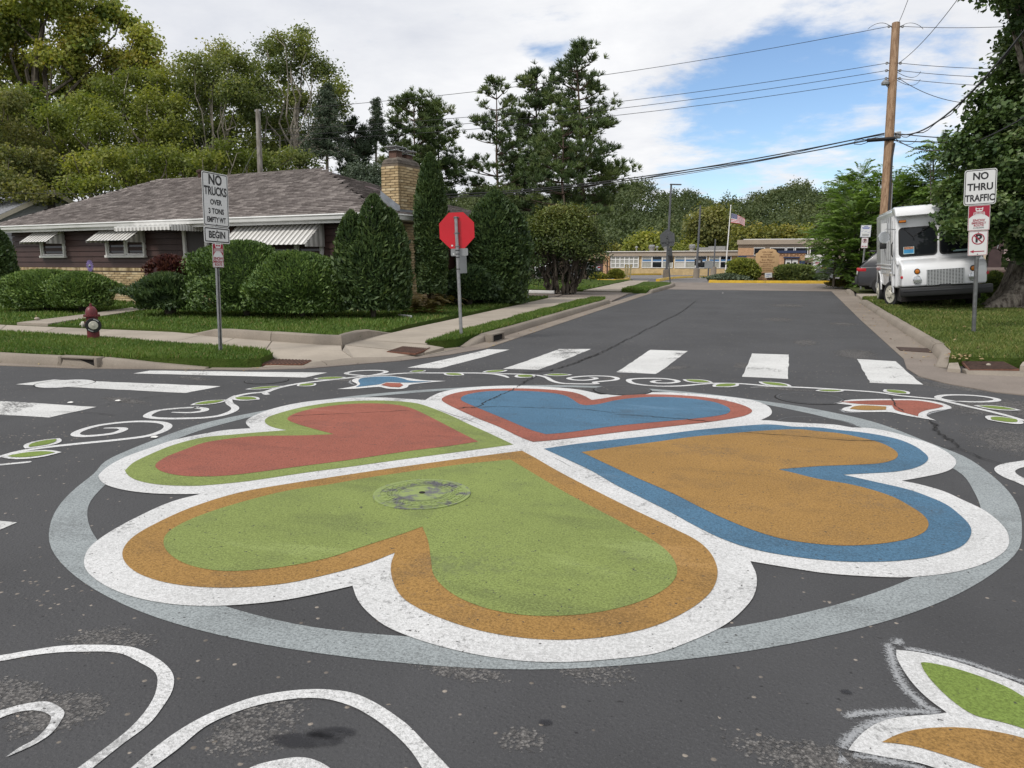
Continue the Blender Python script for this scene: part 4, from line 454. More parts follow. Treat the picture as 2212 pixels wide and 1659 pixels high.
def ribbon_mesh(pts,w,z,attr=False,jit=0.,taper=True,sub=3):
    pts=smooth_poly([(p[0],p[1],0) for p in pts],sub,closed=False) if len(pts)>2 and sub>1 else pts
    if jit: 
        q=[]
        for i in range(len(pts)-1):
            a=Vector(pts[i]); b=Vector(pts[i+1]); n=max(2,int((b-a).length/.05)) 
            for k in range(n): q.append(a.lerp(b,k/n))
        q.append(Vector(pts[-1])); pts=[(p.x+rnd.uniform(-jit,jit),p.y+rnd.uniform(-jit,jit)) for p in q]
    mb=MB(); n=len(pts); L=[]
    for i,p in enumerate(pts):
        a=Vector(pts[max(0,i-1)]); b=Vector(pts[min(n-1,i+1)]); t=(b-a); t=t.normalized() if t.length>1e-9 else Vector((1,0)); nn=Vector((-t.y,t.x))
        e=min(i,n-1-i)/max(1,n-1); k=min(1,.35+e*9) if taper else 1
        ww=w/2*k*(rnd.uniform(.35,1.3) if jit else 1)
        for s in (-1,0,1):
            x,y=p[0]+nn.x*ww*s,p[1]+nn.y*ww*s; L.append((x,y,G(y)+z))
    mb.add(L,[(i*3+j,i*3+j+1,i*3+j+4,i*3+j+3) for i in range(n-1) for j in (0,1)])
    me=mb.mesh('ribbon')
    bm=bmesh.new(); bm.from_mesh(me)
    for f in bm.faces:
        f.normal_update()
        if f.normal.z<0: f.normal_flip()
    bm.to_mesh(me); bm.free()
    if attr:
        at=me.attributes.new('edge','FLOAT','POINT'); at.data.foreach_set('value',[(1. if i%3==1 else 0.)*(min(1,.3+min(i//3,n-1-i//3)*.5)) for i in range(3*n)])
    return me
# curb stones
curb=thing('curb','','curb'); del curb['label']; del curb['category']; curb['kind']='structure'
CURB_PROF=[(0,-.08),(.0,.02),(.035,.118),(.065,.138),(.17,.140),(.17,-.08)]
def stones(path,side,lens,parent,hfun=None,prof=CURB_PROF,mat_=None,gap=.012,name='curb_stone'):
    P2=[Vector(p) for p in path]; cum=[0]
    for a,b in zip(P2,P2[1:]): cum.append(cum[-1]+(b-a).length)
    def at(s):
        s=min(max(s,0),cum[-1])
        for i in range(len(P2)-1):
            if s<=cum[i+1]+1e-9:
                t=(s-cum[i])/max(1e-9,cum[i+1]-cum[i]); p=P2[i].lerp(P2[i+1],t); d=(P2[i+1]-P2[i]).normalized()
                if t<.5 and i>0: d=((P2[i]-P2[i-1]).normalized()*(.5-t)+d*(.5+t)).normalized()
                elif t>=.5 and i<len(P2)-2: d=((P2[i+2]-P2[i+1]).normalized()*(t-.5)+d*(1.5-t)).normalized()
                return p,Vector((-d.y,d.x))*side
    s=0; k=0; out=[]
    while s<cum[-1]-.05:
        L=lens[k%len(lens)]; e=min(cum[-1],s+L)
        if cum[-1]-e<.4: e=cum[-1]
        n=max(2,int((e-s)/.35)+1); mb=MB(); vs=[]; m=len(prof); dz=rnd.uniform(-.008,.008)
        for i in range(n):
            q=s+gap/2+(e-s-gap)*i/(n-1); p,nn=at(q); h=hfun(q,cum[-1]) if hfun else 1.
            wob=rnd.uniform(-.006,.006)
            for a,b in prof:
                pp=p+nn*(a+wob); vs.append((pp.x,pp.y,G(pp.y)+(b*h if b>0 else b)+dz*(1 if b>.05 else 0)))
        fs=[(i*m+j,i*m+(j+1)%m,(i+1)*m+(j+1)%m,(i+1)*m+j) for i in range(n-1) for j in range(m)]
        fs+=[tuple(range(m)),tuple((n-1)*m+j for j in reversed(range(m)))]
        mb.add(vs,fs); out.append(mb.build(name,mat_ or M['curb'],parent,smooth=True)); s=e; k+=1
    return out
def ends(a,b):
    def h(q,L): 
        k=1.
        if a: k=min(k,.12+.88*min(1,q/a))
        if b: k=min(k,.12+.88*min(1,(L-q)/b))
        return k
    return h
LC=(-5.19,); 
stones([(-5.19,12.25),(-5.2,14),(-5.2,24.3)],1,[1.0,1.35,2.0,1.7,2.2,2.4],curb,ends(.8,0))
stones([(-5.25,24.3),(-5.35,25.2),(-5.9,30.2),(-5.25,31.)],1,[3.,3.2,2.],curb,lambda q,L:.18)
stones([(-4.9,30.6),(-4.8,33.),(-4.75,36.5),(-4.9,38.5),(-5.3,39.5)],1,[2.,2.4],curb,ends(.7,1.2))
crossL=[(-60,13.6),(-30,9.9),(-16,8.35),(-12.5,8.02),(-10.9,8.02),(-9.6,8.08),(-8.6,8.25),(-7.75,8.5)]
stones(crossL,1,[3.,3.1,2.9,3.,3.,3.05,2.95,3.,3.1,3.,3.,3.,3.,3.,3.,1.75,1.5,1.9],curb,ends(0,1.5))
stones([(-7.7,8.52),(-7.1,8.78),(-6.45,9.2),(-6.05,9.75),(-5.62,10.35),(-5.35,11.2),(-5.2,12.2)],1,[1.7,1.6,1.4],curb,lambda q,L:.05+.32*max(0,1-abs(q-L*.45)/(L*.27)),prof=[(0,-.05),(.0,.02),(.06,.11),(.12,.135),(.34,.14),(.36,-.05)])
stones([(2.2,12.15),(2.42,13.),(2.5,14.2),(2.52,20),(2.55,27.4)],-1,[.95,1.0,1.2,2.2,2.4,2.4,2.3],curb,ends(.7,1.))
stones([(2.55,27.4),(2.6,29),(2.6,31.)],-1,[1.8],curb,lambda q,L:.15)
stones([(2.6,31.),(2.62,33.),(2.7,34.6)],-1,[1.8],curb,ends(.6,.5))
stones([(2.5,11.55),(3.3,11.55),(5,11.2),(9,10.6),(30,9)],1,[1.4,2,3],curb,lambda q,L:.35,prof=[(0,-.05),(.0,.03),(.05,.12),(.16,.13),(.3,.12),(.3,-.05)])
# gutters
gut=thing('gutter','','g'); del gut['label']; del gut['category']; gut['kind']='structure'
def gut_strip(a,b,step=2.2,mat_=None):
    A=[Vector(p) for p in a]; B=[Vector(p) for p in b]
    for i in range(len(A)-1):
        L=(A[i+1]-A[i]).length; n=max(1,round(L/step))
        for k in range(n):
            t0,t1=k/n,(k+1)/n; e=.006/L
            p=[A[i].lerp(A[i+1],t0+e),A[i].lerp(A[i+1],t1-e),B[i].lerp(B[i+1],t1-e),B[i].lerp(B[i+1],t0+e)]
            slab('gutter_slab',[tuple(q) for q in p],.010,.05,mat_ or M['gutter'],gut)
gut_strip([(-4.82,12.2),(-4.86,20),(-4.9,33.5)],[(-5.24,12.2),(-5.25,20),(-5.3,33.5)])
gut_strip([(1.93,13.0),(1.97,20),(2.15,34.2)],[(2.56,13.0),(2.56,20),(2.7,34.2)])
gut_strip([(-60,12.9),(-16,7.72),(-11.5,7.72),(-9.5,7.98),(-7.85,8.44)],[(-60,13.65),(-16,8.40),(-11.5,8.05),(-9.5,8.13),(-7.7,8.57)],2.6)
gut_strip([(-7.85,8.44),(-7.1,8.66),(-6.4,9.05),(-5.95,9.7),(-5.5,10.3),(-5.1,11.2),(-4.82,12.2)],[(-7.7,8.57),(-7.05,8.84),(-6.4,9.3),(-6.0,9.85),(-5.6,10.4),(-5.3,11.25),(-5.24,12.2)],5,M['old_conc'])
slab('gutter_slab',[(1.93,13.0),(1.82,11.9),(1.87,11.2),(2.1,10.65),(2.5,10.15),(3.3,9.75),(5,9.4),(9,9.1),(30,8.2),(30,9.05),(9,10.64),(5,11.24),(3.3,11.6),(2.5,11.6),(2.22,12.2),(2.5,13.0)],.012,.05,M['old_conc'],gut)
# storm drains
def drain(loc,rz,label,w=.62,h=.105):
    t=thing('storm_drain',label,'storm drain',loc,(0,0,rz),'storm drains in the kerb')
    mb=MB(); ww,hh=w/2,.155
    mb.box((-ww-.03,.02,hh/2),(.06,.16,hh)); mb.box((ww+.03,.02,hh/2),(.06,.16,hh)); mb.box((0,.02,hh-.017),(w,.16,.034)); mb.build('drain_hood',M['curb'],t,bevel=.015)
    MB().box((0,.03,.064),(w-.004,.10,.112)).build('dark_slot_block',M['hole'],t)  # solid near-black block in place of the shaded slot
    return t
p=Q(229,784); drain((p.x,8.13,0),R(2),'storm drain slot in kerb below red fire hydrant')
drain((-5.08,13.35,G(13.35)),R(88),'storm drain slot in kerb beside stop sign grass strip',.5)
drain((2.62,14.35,G(14.35)),R(-91),'storm drain slot in kerb in front of no thru traffic sign',.45)
slab('drain_lid',[(2.02,14.0),(2.5,13.85),(2.5,14.45),(2.02,14.5)],.02,.02,M['rust_d'],gut)
# pavements
walk=thing('sidewalk','','s'); del walk['label']; del walk['category']; walk['kind']='structure'
def lerp2(a,b,t): return (a[0]+(b[0]-a[0])*t,a[1]+(b[1]-a[1])*t)
def flags(a0,a1,b0,b1,n,top=.135):
    for k in range(n):
        p=[lerp2(a0,a1,k/n),lerp2(a0,a1,(k+1)/n),lerp2(b0,b1,(k+1)/n),lerp2(b0,b1,k/n)]
        slab('paving_slab',inset_poly(p,.008),top+rnd.uniform(-.004,.004),.08,rnd.choice([M['concrete'],M['concrete'],M['concrete2']]),walk,bevel=.006)
flags((-60,16.4),(-14.85,10.62),(-60,17.8),(-16.2,11.80),30)
flags((-14.85,10.62),(-11.2,10.42),(-16.2,11.80),(-11.45,11.72),3)
flags((-11.2,10.42),(-7.75,9.87),(-11.45,11.72),(-8.55,11.1),3)
slab('paving_slab',inset_poly([(-7.75,9.87),(-6.55,10.25),(-6.95,10.86),(-8.55,11.1)],.008),.13,.08,M['concrete'],walk,bevel=.006)
# ramp apron down to the road
def apron(poly,zs,mat_):
    mb=MB(); n=len(poly); vs=[(p[0],p[1],G(p[1])-.05) for p in poly]+[(p[0],p[1],G(p[1])+z) for p,z in zip(poly,zs)]
    mb.add(vs,[tuple(reversed(range(n))),tuple(range(n,2*n))]+[(i,(i+1)%n,n+(i+1)%n,n+i) for i in range(n)]); return mb.build('paving_slab',mat_,walk)
apron([(-7.74,9.86),(-7.25,9.5),(-6.6,9.56),(-6.4,9.65),(-6.15,9.95),(-6.56,10.24)],[.13,.045,.04,.04,.04,.13],M['concrete'])
apron([(-7.25,9.49),(-7.05,8.9),(-6.5,9.3),(-6.2,9.7),(-6.41,9.64),(-6.6,9.55)],[.045,.022,.025,.03,.04,.04],M['concrete2'])
apron([(-6.55,10.25),(-6.14,9.96),(-5.75,10.5),(-5.52,11.1),(-6.9,10.9)],[.13,.04,.03,.03,.13],M['concrete'])
apron([(-6.95,10.95),(-5.5,11.12),(-5.45,11.75),(-5.65,11.55),(-7.1,11.7)],[.132,.035,.05,.11,.135],M['concrete2'])
flags((-7.12,11.75),(-7.42,25.0),(-5.72,11.6),(-6.02,25.0),8)
# driveway apron between the grass strips, and the pavement beyond it
slab('driveway_slab',[(-7.5,25.05),(-5.3,25.0),(-5.65,30.1),(-6.05,30.3),(-8.1,30.4)],.05,.1,M['old_conc'],walk)
slab('driveway_slab',[(-7.55,25.05),(-8.15,30.4),(-16,32.0),(-16,26.4)],.08,.1,M['old_conc'],walk)
flags((-7.7,30.5),(-7.9,42),(-6.1,30.4),(-6.8,42),6,.1)
slab('driveway_slab',[(2.72,28.1),(2.8,30.9),(14,31.8),(14,28.6)],.10,.1,M['concrete2'],walk)
slab('paving_slab',[(3.2,11.86),(3.35,12.3),(4.2,12.75),(9,12.9),(9,11.0),(5,11.55)],.12,.1,M['concrete'],walk)
slab('paving_slab',[(2.3,11.72),(2.45,11.66),(2.57,12.45),(2.45,12.4)],.06,.08,M['concrete'],walk)
# domed warning plates
def dome_plate(poly,zs,label,bars=False):
    t=thing('tactile_plate',label,'warning plate',(0,0,0),group='rusty warning plates at the kerb ramps')
    a,b,c,d=[Vector((*p,0)) for p in poly]; za,zb,zc,zd=zs
    mb=MB(); vs=[(p.x,p.y,G(p.y)+z-.03) for p,z in zip((a,b,c,d),zs)]+[(p.x,p.y,G(p.y)+z) for p,z in zip((a,b,c,d),zs)]
    mb.add(vs,[(3,2,1,0),(4,5,6,7)]+[(i,(i+1)%4,4+(i+1)%4,4+i) for i in range(4)]); mb.build('plate',M['rust'],t)
    def pt(u,v): 
        p=a.lerp(b,u).lerp(d.lerp(c,u),v); z=(za+(zb-za)*u)*(1-v)+(zd+(zc-zd)*u)*v; return Vector((p.x,p.y,G(p.y)+z))
    m2=MB()
    if bars:
        for i in range(11):
            v=(i+.5)/11; m2.tube([pt(.03,v),pt(.97,v)],.012,6)
    else:
        for i in range(13):
            for j in range(13):
                q=pt((i+.5)/13,(j+.5)/13); m2.lathe([(.020,-.002),(.012,.008)],6,q)
    m2.build('raised_domes' if not bars else 'raised_bars',M['rust_d'],t,kind='stuff'); return t
dome_plate([(-7.30,8.93),(-7.38,9.47),(-6.66,9.56),(-6.58,9.22)],[.045,.055,.055,.045],'rusty domed plate at kerb ramp below the no trucks sign')
dome_plate([(-6.05,10.80),(-6.09,11.48),(-5.56,11.46),(-5.52,10.80)],[.075,.085,.075,.065],'rusty domed plate at kerb ramp left of stop sign post')
dome_plate([(2.62,12.46),(3.14,12.35),(3.19,11.84),(2.55,11.67)],[.07,.10,.075,.06],'ribbed rusty plate in front of no thru traffic sign',True)
# lawns
LH=.16
lawn_house=[(-70,19.6),(-16.25,11.86),(-14.05,11.86),(-11.5,11.80),(-10.2,11.42),(-8.5,11.15),(-7.18,10.92),(-7.02,11.0),(-7.2,12.7),(-7.45,14.2),(-7.5,18.5),(-7.56,25.0),(-16,26.35),(-70,40)]
def lawn_off(x,y): return LH
poly_sheet('house_lawn',lawn_house,LH,M['lawn'],skirt=.22,kind='structure')
boul=[(-60,16.3),(-14.85,10.56),(-12.5,10.46),(-9.92,10.12),(-7.8,9.82),(-7.32,9.5),(-7.12,8.95),(-7.25,8.82),(-8.6,8.42),(-9.6,8.26),(-10.9,8.2),(-12.5,8.2),(-16,8.53),(-30,10.07),(-60,13.77)]
poly_sheet('kerbside_grass',boul,.138,M['lawn'],skirt=.22,kind='structure')
strip=[(-5.75,11.62),(-5.42,12.2),(-5.37,14),(-5.37,24.2),(-5.5,24.9),(-6.0,24.98),(-5.98,20),(-5.85,13.5)]
poly_sheet('street_grass_strip',strip,.145,M['lawn'],skirt=.22,kind='structure')
strip2=[(-6.05,30.5),(-5.05,30.7),(-4.95,36.4),(-5.1,38.6),(-5.6,39.8),(-6.75,39.9)]
poly_sheet('far_grass_strip',strip2,.13,M['lawn'],skirt=.22,kind='structure')
lawn_far=[(-7.75,30.55),(-7.95,42.),(-8.2,44.5),(-11,45),(-30,45),(-30,33)]
poly_sheet('driveway_lawn',lawn_far,.12,M['lawn'],skirt=.22,kind='structure')
lawnR=[(2.42,12.3),(2.62,12.45),(3.2,12.36),(4.2,12.8),(60,13.4),(60,28.2),(14,28.5),(2.74,28.),(2.7,20),(2.68,14.2),(2.6,13)]
poly_sheet('right_lawn',lawnR,lambda x,y:.145+.02*max(0,min(1,(x-2.7))),M['lawn'],skirt=.22,kind='structure')
lawnR2=[(2.85,31.),(2.9,36),(4,44),(40,44),(40,31.9),(14,31.9)]
poly_sheet('hedge_ground',lawnR2,.12,M['ground'],kind='structure')
lcurb=thing('lawn_edging','','c'); del lcurb['label']; del lcurb['category']; lcurb['kind']='structure'
stones([(-11.5,11.70),(-10.1,11.28),(-8.5,11.03),(-7.25,10.83),(-6.97,10.9),(-7.08,11.8),(-7.22,13.8)],1,[1.5,1.55,1.6,1.25,.42,1.6],lcurb,lambda q,L:min(1,q/1.6,(L-q)/1.8)*1.0+.02,prof=[(0,-.02),(0,.14),(.02,.26),(.05,.285),(.14,.285),(.16,-.02)])
wk=thing('garden_walk','','c'); del wk['label']; del wk['category']; wk['kind']='structure'
wp=[(-15.95,11.85),(-16.55,14.3),(-17.55,17.0),(-17.2,18.3)]; wp2=[(-15.0,11.85),(-15.7,14.0),(-16.6,16.6),(-16.2,18.3)]
for i in range(3):
    for k in range(2): slab('paving_slab',inset_poly([lerp2(wp[i],wp[i+1],k/2),lerp2(wp[i],wp[i+1],(k+1)/2),lerp2(wp2[i],wp2[i+1],(k+1)/2),lerp2(wp2[i],wp2[i+1],k/2)],.01),LH+.03,.06,M['concrete2'],wk)
# yellow kerbed islands in front of the school
isl=thing('yellow_curb','','c'); del isl['label']; del isl['category']; isl['kind']='structure'
YP=[(0,-.08),(0,.03),(.03,.15),(.22,.15),(.24,-.08)]
stones([(-3.5,44.0),(-3.7,42.9),(-3.4,42.5),(2.9,43.6),(3.2,44.5)],1,[1.2,3.2,2.2,2.2],isl,None,YP,M['yellow'])
poly_sheet('island_bed',[(-3.5,44.2),(-3.5,42.8),(2.8,43.9),(3.1,45),(3,50),(-3.6,50)],.09,M['mulch'],kind='structure')
stones([tuple(DG(1360,45)[:2]),tuple(DG(1425,46)[:2]),tuple(DG(1480,47.5)[:2]),tuple(DG(1545,57)[:2]),tuple(DG(1600,60)[:2])],1,[3.2],isl,None,YP,M['yellow']) if False else None
stones([tuple(Q(1425,608)[:2]),tuple(Q(1455,602)[:2]),tuple(Q(1500,599.5)[:2]),tuple(Q(1560,598)[:2]),tuple(Q(1600,597)[:2])],1,[3.2],isl,None,YP,M['yellow'])
stones([tuple(Q(1245,596)[:2]),tuple(Q(1330,595)[:2]),tuple(Q(1420,594)[:2]),tuple(Q(1500,593.2)[:2]),tuple(Q(1575,592)[:2])],1,[5.],isl,None,[(0,-.08),(0,.03),(.03,.22),(.4,.22),(.44,-.08)],M['yellow'])
stones([tuple(Q(1290,609)[:2]),tuple(Q(1330,609.5)[:2]),tuple(Q(1355,607)[:2]),tuple(Q(1362,603)[:2])],1,[2.5],isl,None,YP,M['yellow'])
# ---------------------------------------------------------------- painted mural
def sheet(name,pts,z,mat_,parent=None,sub=4,**t):
    return poly_sheet(name,smooth_poly(pts,sub) if sub>1 else [p[:2] for p in pts],z,mat_,parent,**t)
cx,cy=PT['ringc']
def ring_rad(tab):
    a=[t[0] for t in tab]; r=[t[1] for t in tab]; a=[a[-1]-360]+a+[a[0]+360]; r=[r[-1]]+r+[r[0]]
    xs=np.arange(0,360,2.); v=np.interp(xs,a,r); k=np.array([.25,.5,.25])
    for _ in range(3): v=np.convolve(np.concatenate([v[-1:],v,v[:1]]),k,'valid')
    return v
ro,ri=ring_rad(PT['ro']),ring_rad(PT['ri']); ri=np.minimum(ri,ro-.07); mb=MB(); n=len(ro)
mb.add([(cx+r*math.cos(R(2*i)),cy+r*math.sin(R(2*i)),.0025) for rr in (ri,ro) for i,r in enumerate(rr)],[(i,n+i,n+(i+1)%n,(i+1)%n) for i in range(n)])
mb.build('painted_ring',M['p_grey'],fix=False,label='pale grey painted ring running round the four hearts on asphalt',category='painted ring')
for i,(nm,mf,mbd,lab) in enumerate((('h1','p_blue','p_red','blue painted heart with red border nearest the far crosswalk'),('h2','p_ochre','p_blue','ochre painted heart with blue border, right of the mural cross'),('h3','p_green','p_ochre','green painted heart with ochre border and an iron cover in it'),('h4','p_red','p_green','red painted heart with green border, left of the mural cross'))):
    t=thing('painted_heart',lab,'painted heart',(0,0,0),group='hearts painted in the crossing')
    sheet('white_outline',PT[nm+'w'],.0045+.0006*i,M['p_white'],t); sheet('border',PT[nm+'b'],.0082,M[mbd],t); sheet('fill',PT[nm+'f'],.0100,M[mf],t)
vA=thing('painted_vine','white painted scroll vine with green leaves along left side of ring','painted vine',group='painted vines round the ring')
vB=thing('painted_vine','white painted scroll vine with green leaves between right crosswalk and ring','painted vine',group='painted vines round the ring')
vC=thing('painted_vine','single white curl painted at the right edge outside the ring','painted vine',group='painted vines round the ring')
for i,(w,pts) in enumerate(PT['vines']):
    link('stem',ribbon_mesh(pts,w,.0030+.0002*i,taper=True,sub=4),M['p_line'],vC if i==10 else (vA if i<7 else vB))
def lens(x0,y0,x1,y1,hw,z,name,mat_,parent,k=1.,skew=.0):
    a,b=Vector((x0,y0)),Vector((x1,y1)); c=(a+b)/2; d=(b-a)*k/2; nn=Vector((-d.y,d.x)).normalized()*hw
    pts=[]
    for s in (1,-1):
        for i in range(9):
            t=-1+2*i/9 if s==1 else 1-2*i/9
            pts.append(tuple(c+d*t+nn*s*(1-abs(t)**2.2)))
    return poly_sheet(name,pts,z,mat_,parent)
for i,(x0,y0,x1,y1,hw) in enumerate(PT['leaves']):
    par=vA if i<13 else vB
    L=lens(x0,y0,x1,y1,hw*1.0,.0058+.0001*i,'leaf',M['p_line'],par)
    lens(x0,y0,x1,y1,hw*.62,.0095+.0001*i,'leaf_fill',M['p_leaf'],L,.78)
t=thing('painted_tulip','blue and red painted tulip left of the blue heart','painted flower',group='tulips painted round the ring')
sheet('white_outline',PT['tulipLw'],.0060,M['p_line'],t); sheet('petal',PT['tulipLf'],.0085,M['p_blue'],t); sheet('centre',PT['tulipLr'],.0105,M['p_red'],t,1)
# white rim round the red centre
t=thing('painted_tulip','red and ochre painted tulip at the right, near the ribbed plate','painted flower',group='tulips painted round the ring')
sheet('white_outline',PT['tulipRw'],.0060,M['p_line'],t); sheet('petal',PT['tulipRf'],.0085,M['p_red'],t); sheet('centre',PT['tulipRo'],.0105,M['p_ochre'],t)
t=thing('painted_tulip','large green and ochre painted tulip with grey spray edges, bottom right corner','painted flower',group='tulips painted round the ring')
sheet('white_outline',PT['fw'],.0060,M['p_white'],t); sheet('petal',PT['fg'],.0085,M['p_leaf'],t); sheet('centre',PT['fo'],.0085,M['p_ochre'],t)
for i,(w,pts) in enumerate(PT['spray']): link('overspray',ribbon_mesh(pts,w*1.5,.0036+.0002*i,attr=True,taper=False),M['spray'],t)
t=thing('painted_swirl','thick white painted swirls on bare asphalt, bottom left corner','painted swirl')
for i,pts in enumerate(PT['sw']): sheet('stroke',pts,.0035+.0005*i,M['p_line'],t)
BL=['first white bar of street crosswalk, beside the left kerb','second white bar of street crosswalk, left of the long crack','third white bar of street crosswalk, in the middle of the lane','fourth white bar of street crosswalk, nearly square on','fifth white bar of street crosswalk, beside the right kerb',
'white crosswalk bar along the kerb below the no trucks sign','white crosswalk bar with an iron cover showing through its paint','white crosswalk bar cut by the left picture edge, above the vine','white crosswalk bar tip at the left picture edge beside the ring']
for i,pts in enumerate(PT['bars']):
    P4=[]
    for k in range(4 if len(pts)==4 else len(pts)):
        a,b=pts[k],pts[(k+1)%len(pts)]; nseg=max(1,int(math.hypot(b[0]-a[0],b[1]-a[1])/.18))
        for j in range(nseg): q=lerp2(a,b,j/nseg); P4.append((q[0]+rnd.uniform(-.008,.008),q[1]+rnd.uniform(-.008,.008)))
    poly_sheet('crosswalk_bar',P4,.0036,M['p_bar'],None,label=BL[i],category='crosswalk bar',group='bars of the street crosswalk' if i<5 else 'bars of the cross street crosswalk')
for w,pts in PT['cracks']: link('crack',ribbon_mesh(pts,w*.78,.0125,jit=w*.8,sub=2),M['crackm'],road)
# worn patches where gravel shows
def patch(cx_,cy_,rx,ry,ang=0.,z=.003,name='worn_patch',mt=None):
    mb=MB(); n=20; vs=[(cx_,cy_,G(cy_)+z)]; ca,sa=math.cos(ang),math.sin(ang)
    for k in (.55,1.):
        for i in range(n):
            a=2*math.pi*i/n; x,y=rx*k*math.cos(a),ry*k*math.sin(a); X,Y=cx_+x*ca-y*sa,cy_+x*sa+y*ca; vs.append((X,Y,G(Y)+z))
    mb.add(vs,[(0,1+i,1+(i+1)%n) for i in range(n)]+[(1+i,1+n+i,1+n+(i+1)%n,1+(i+1)%n) for i in range(n)])
    me=mb.mesh('worn_patch'); at=me.attributes.new('edge','FLOAT','POINT'); at.data.foreach_set('value',[1.]+[.72]*n+[0.]*n)
    link(name,me,mt or M['worn'],road)
for i,(px,py,rx,ry,a) in enumerate([(2165,880,1.1,.75,.4),(2240,960,.75,1.0,.2),(2090,838,.9,.45,-.5),(1990,816,.5,.25,-.6),(230,1385,.30,.17,.2),(560,1570,.22,.26,0),(130,1540,.25,.2,.3),(1330,815,.5,.14,1.2),(1225,835,.7,.22,-.2),(1700,660,.9,1.2,0),(1680,690,.6,.9,0),(1450,795,.55,.25,.9),(1850,765,.5,1.,0),(1615,790,.3,.5,0),(1690,840,.5,.2,0),(270,865,.6,.16,-.2),(420,818,.5,.15,-.2),(760,820,.45,.25,0),(1290,1450,.22,.16,0),(1690,1630,.30,.12,-.2),(1790,1640,.25,.12,0),(980,1445,.3,.1,0),(1130,1600,.12,.1,0),(20,1500,.25,.15,0),(1740,740,.8,.35,1.5),(1820,700,.5,.6,0)]):
    p=Q(px,py); patch(p.x,p.y,rx*.9,ry*.9,a,.0012+.00003*i)
for px,py,rx,ry in ((660,1600,.17,.06),(720,1585,.12,.05),(1828,1496,.03,.025),(1178,1562,.035,.026)):
    p=Q(px,py); patch(p.x,p.y,rx,ry,.3,.0036,'oil_stain',M['stain'])
# iron covers
MHL=['green smeared iron cover inside the green heart','iron cover at the cleft of the blue heart','iron cover beside the white tip of the red tulip','iron cover cut by the white rim of the ochre heart','small worn iron cover by the kerbside crosswalk bar','iron cover under the white paint of a crosswalk bar']
for i,(x,y,r) in enumerate(PT['mh']):
    z0=.0145 if i==0 else (.0080 if i==1 else .0003 if i==3 else -.0016 if i==5 else .0045); mt=M['iron_g'] if i==0 else (M['p_white'] if i==5 else M['asphalt'])
    t=thing('manhole_cover',MHL[i],'manhole cover',(x,y,G(y)+z0),(0,0,rnd.uniform(0,3)),'iron covers in the road')
    MB().lathe([(r*1.03,-.004),(r*1.03,.002),(r*.985,.0035),(r*.96,.001)],48).build('rim',M['iron_g'] if i==0 else M['iron'],t,smooth=True)
    if i==5:
        m3=MB(); m3.add([(r*q*math.cos(2*math.pi*k/40),r*q*math.sin(2*math.pi*k/40),.0062) for q in (.985,1.02) for k in range(40)],[(k,40+k,40+(k+1)%40,(k+1)%40) for k in range(40)]); m3.build('outline_groove',M['crackm'],t,fix=False)
    elif i!=0:
        MB().lathe([(r*1.09,-.0036),(r*1.06,-.001)],40).build('joint',M['crackm'],t)
    MB().lathe([(r*.945,-.003),(r*.945,.004)],48).build('lid',mt,t)
    if i==0:
        m2=MB()
        for rr in (.50,.56,.66,.74,.88): 
            n=48; m2.add([(r*q*math.cos(2*math.pi*k/n),r*q*math.sin(2*math.pi*k/n),.0075) for q in (rr,rr+.022) for k in range(n)],[(k,n+k,n+(k+1)%n,(k+1)%n) for k in range(n)])
        for k in range(40):
            a=2*math.pi*k/40; m2.box((r*.70*math.cos(a),r*.70*math.sin(a),.006),(r*.17,.008,.004),rz=a+.5)
        for k in range(26):
            a=2*math.pi*k/26; m2.box((r*.82*math.cos(a),r*.82*math.sin(a),.006),(r*.07,.02,.004),rz=a)
        m2.build('raised_pattern',M['iron_g'],t,fix=False); MB().lathe([(.02,.0),(.02,.0086)],12).build('pick_hole',M['hole'],t)
# ---------------------------------------------------------------- the brown house
HA=R(-8); H0=(-9.5,16.74,0)
house=thing('house','brown single storey house with hipped roof, white awnings and buff brick base','house',H0,(0,0,HA))
EZ=2.76; LX,DY=17.3,8.2; RA=(-14.0,4.5,4.62); RB=(-5.6,4.5,4.49)
c00,c10,c11,c01=(-LX,0,EZ),(0,0,EZ),(0,DY,EZ),(-LX,DY,EZ)
mb=MB(); vs=[c00,c10,c11,c01,RA,RB,(-LX,0,EZ-.06),(0,0,EZ-.06),(0,DY,EZ-.06),(-LX,DY,EZ-.06)]
mb.add(vs,[(0,1,5,4),(1,2,5),(2,3,4,5),(3,0,4),(0,6,7,1),(1,7,8,2),(2,8,9,3),(3,9,6,0)]); roof=mb.build('roof',M['shingle'][1],house)
mb=MB(); mb.add([(-LX,.02,EZ-.17),(0-.02,.02,EZ-.17),(-.02,DY,EZ-.17),(-LX,DY,EZ-.17)],[(0,1,2,3)]); mb.build('soffit',M['soffit'],house)
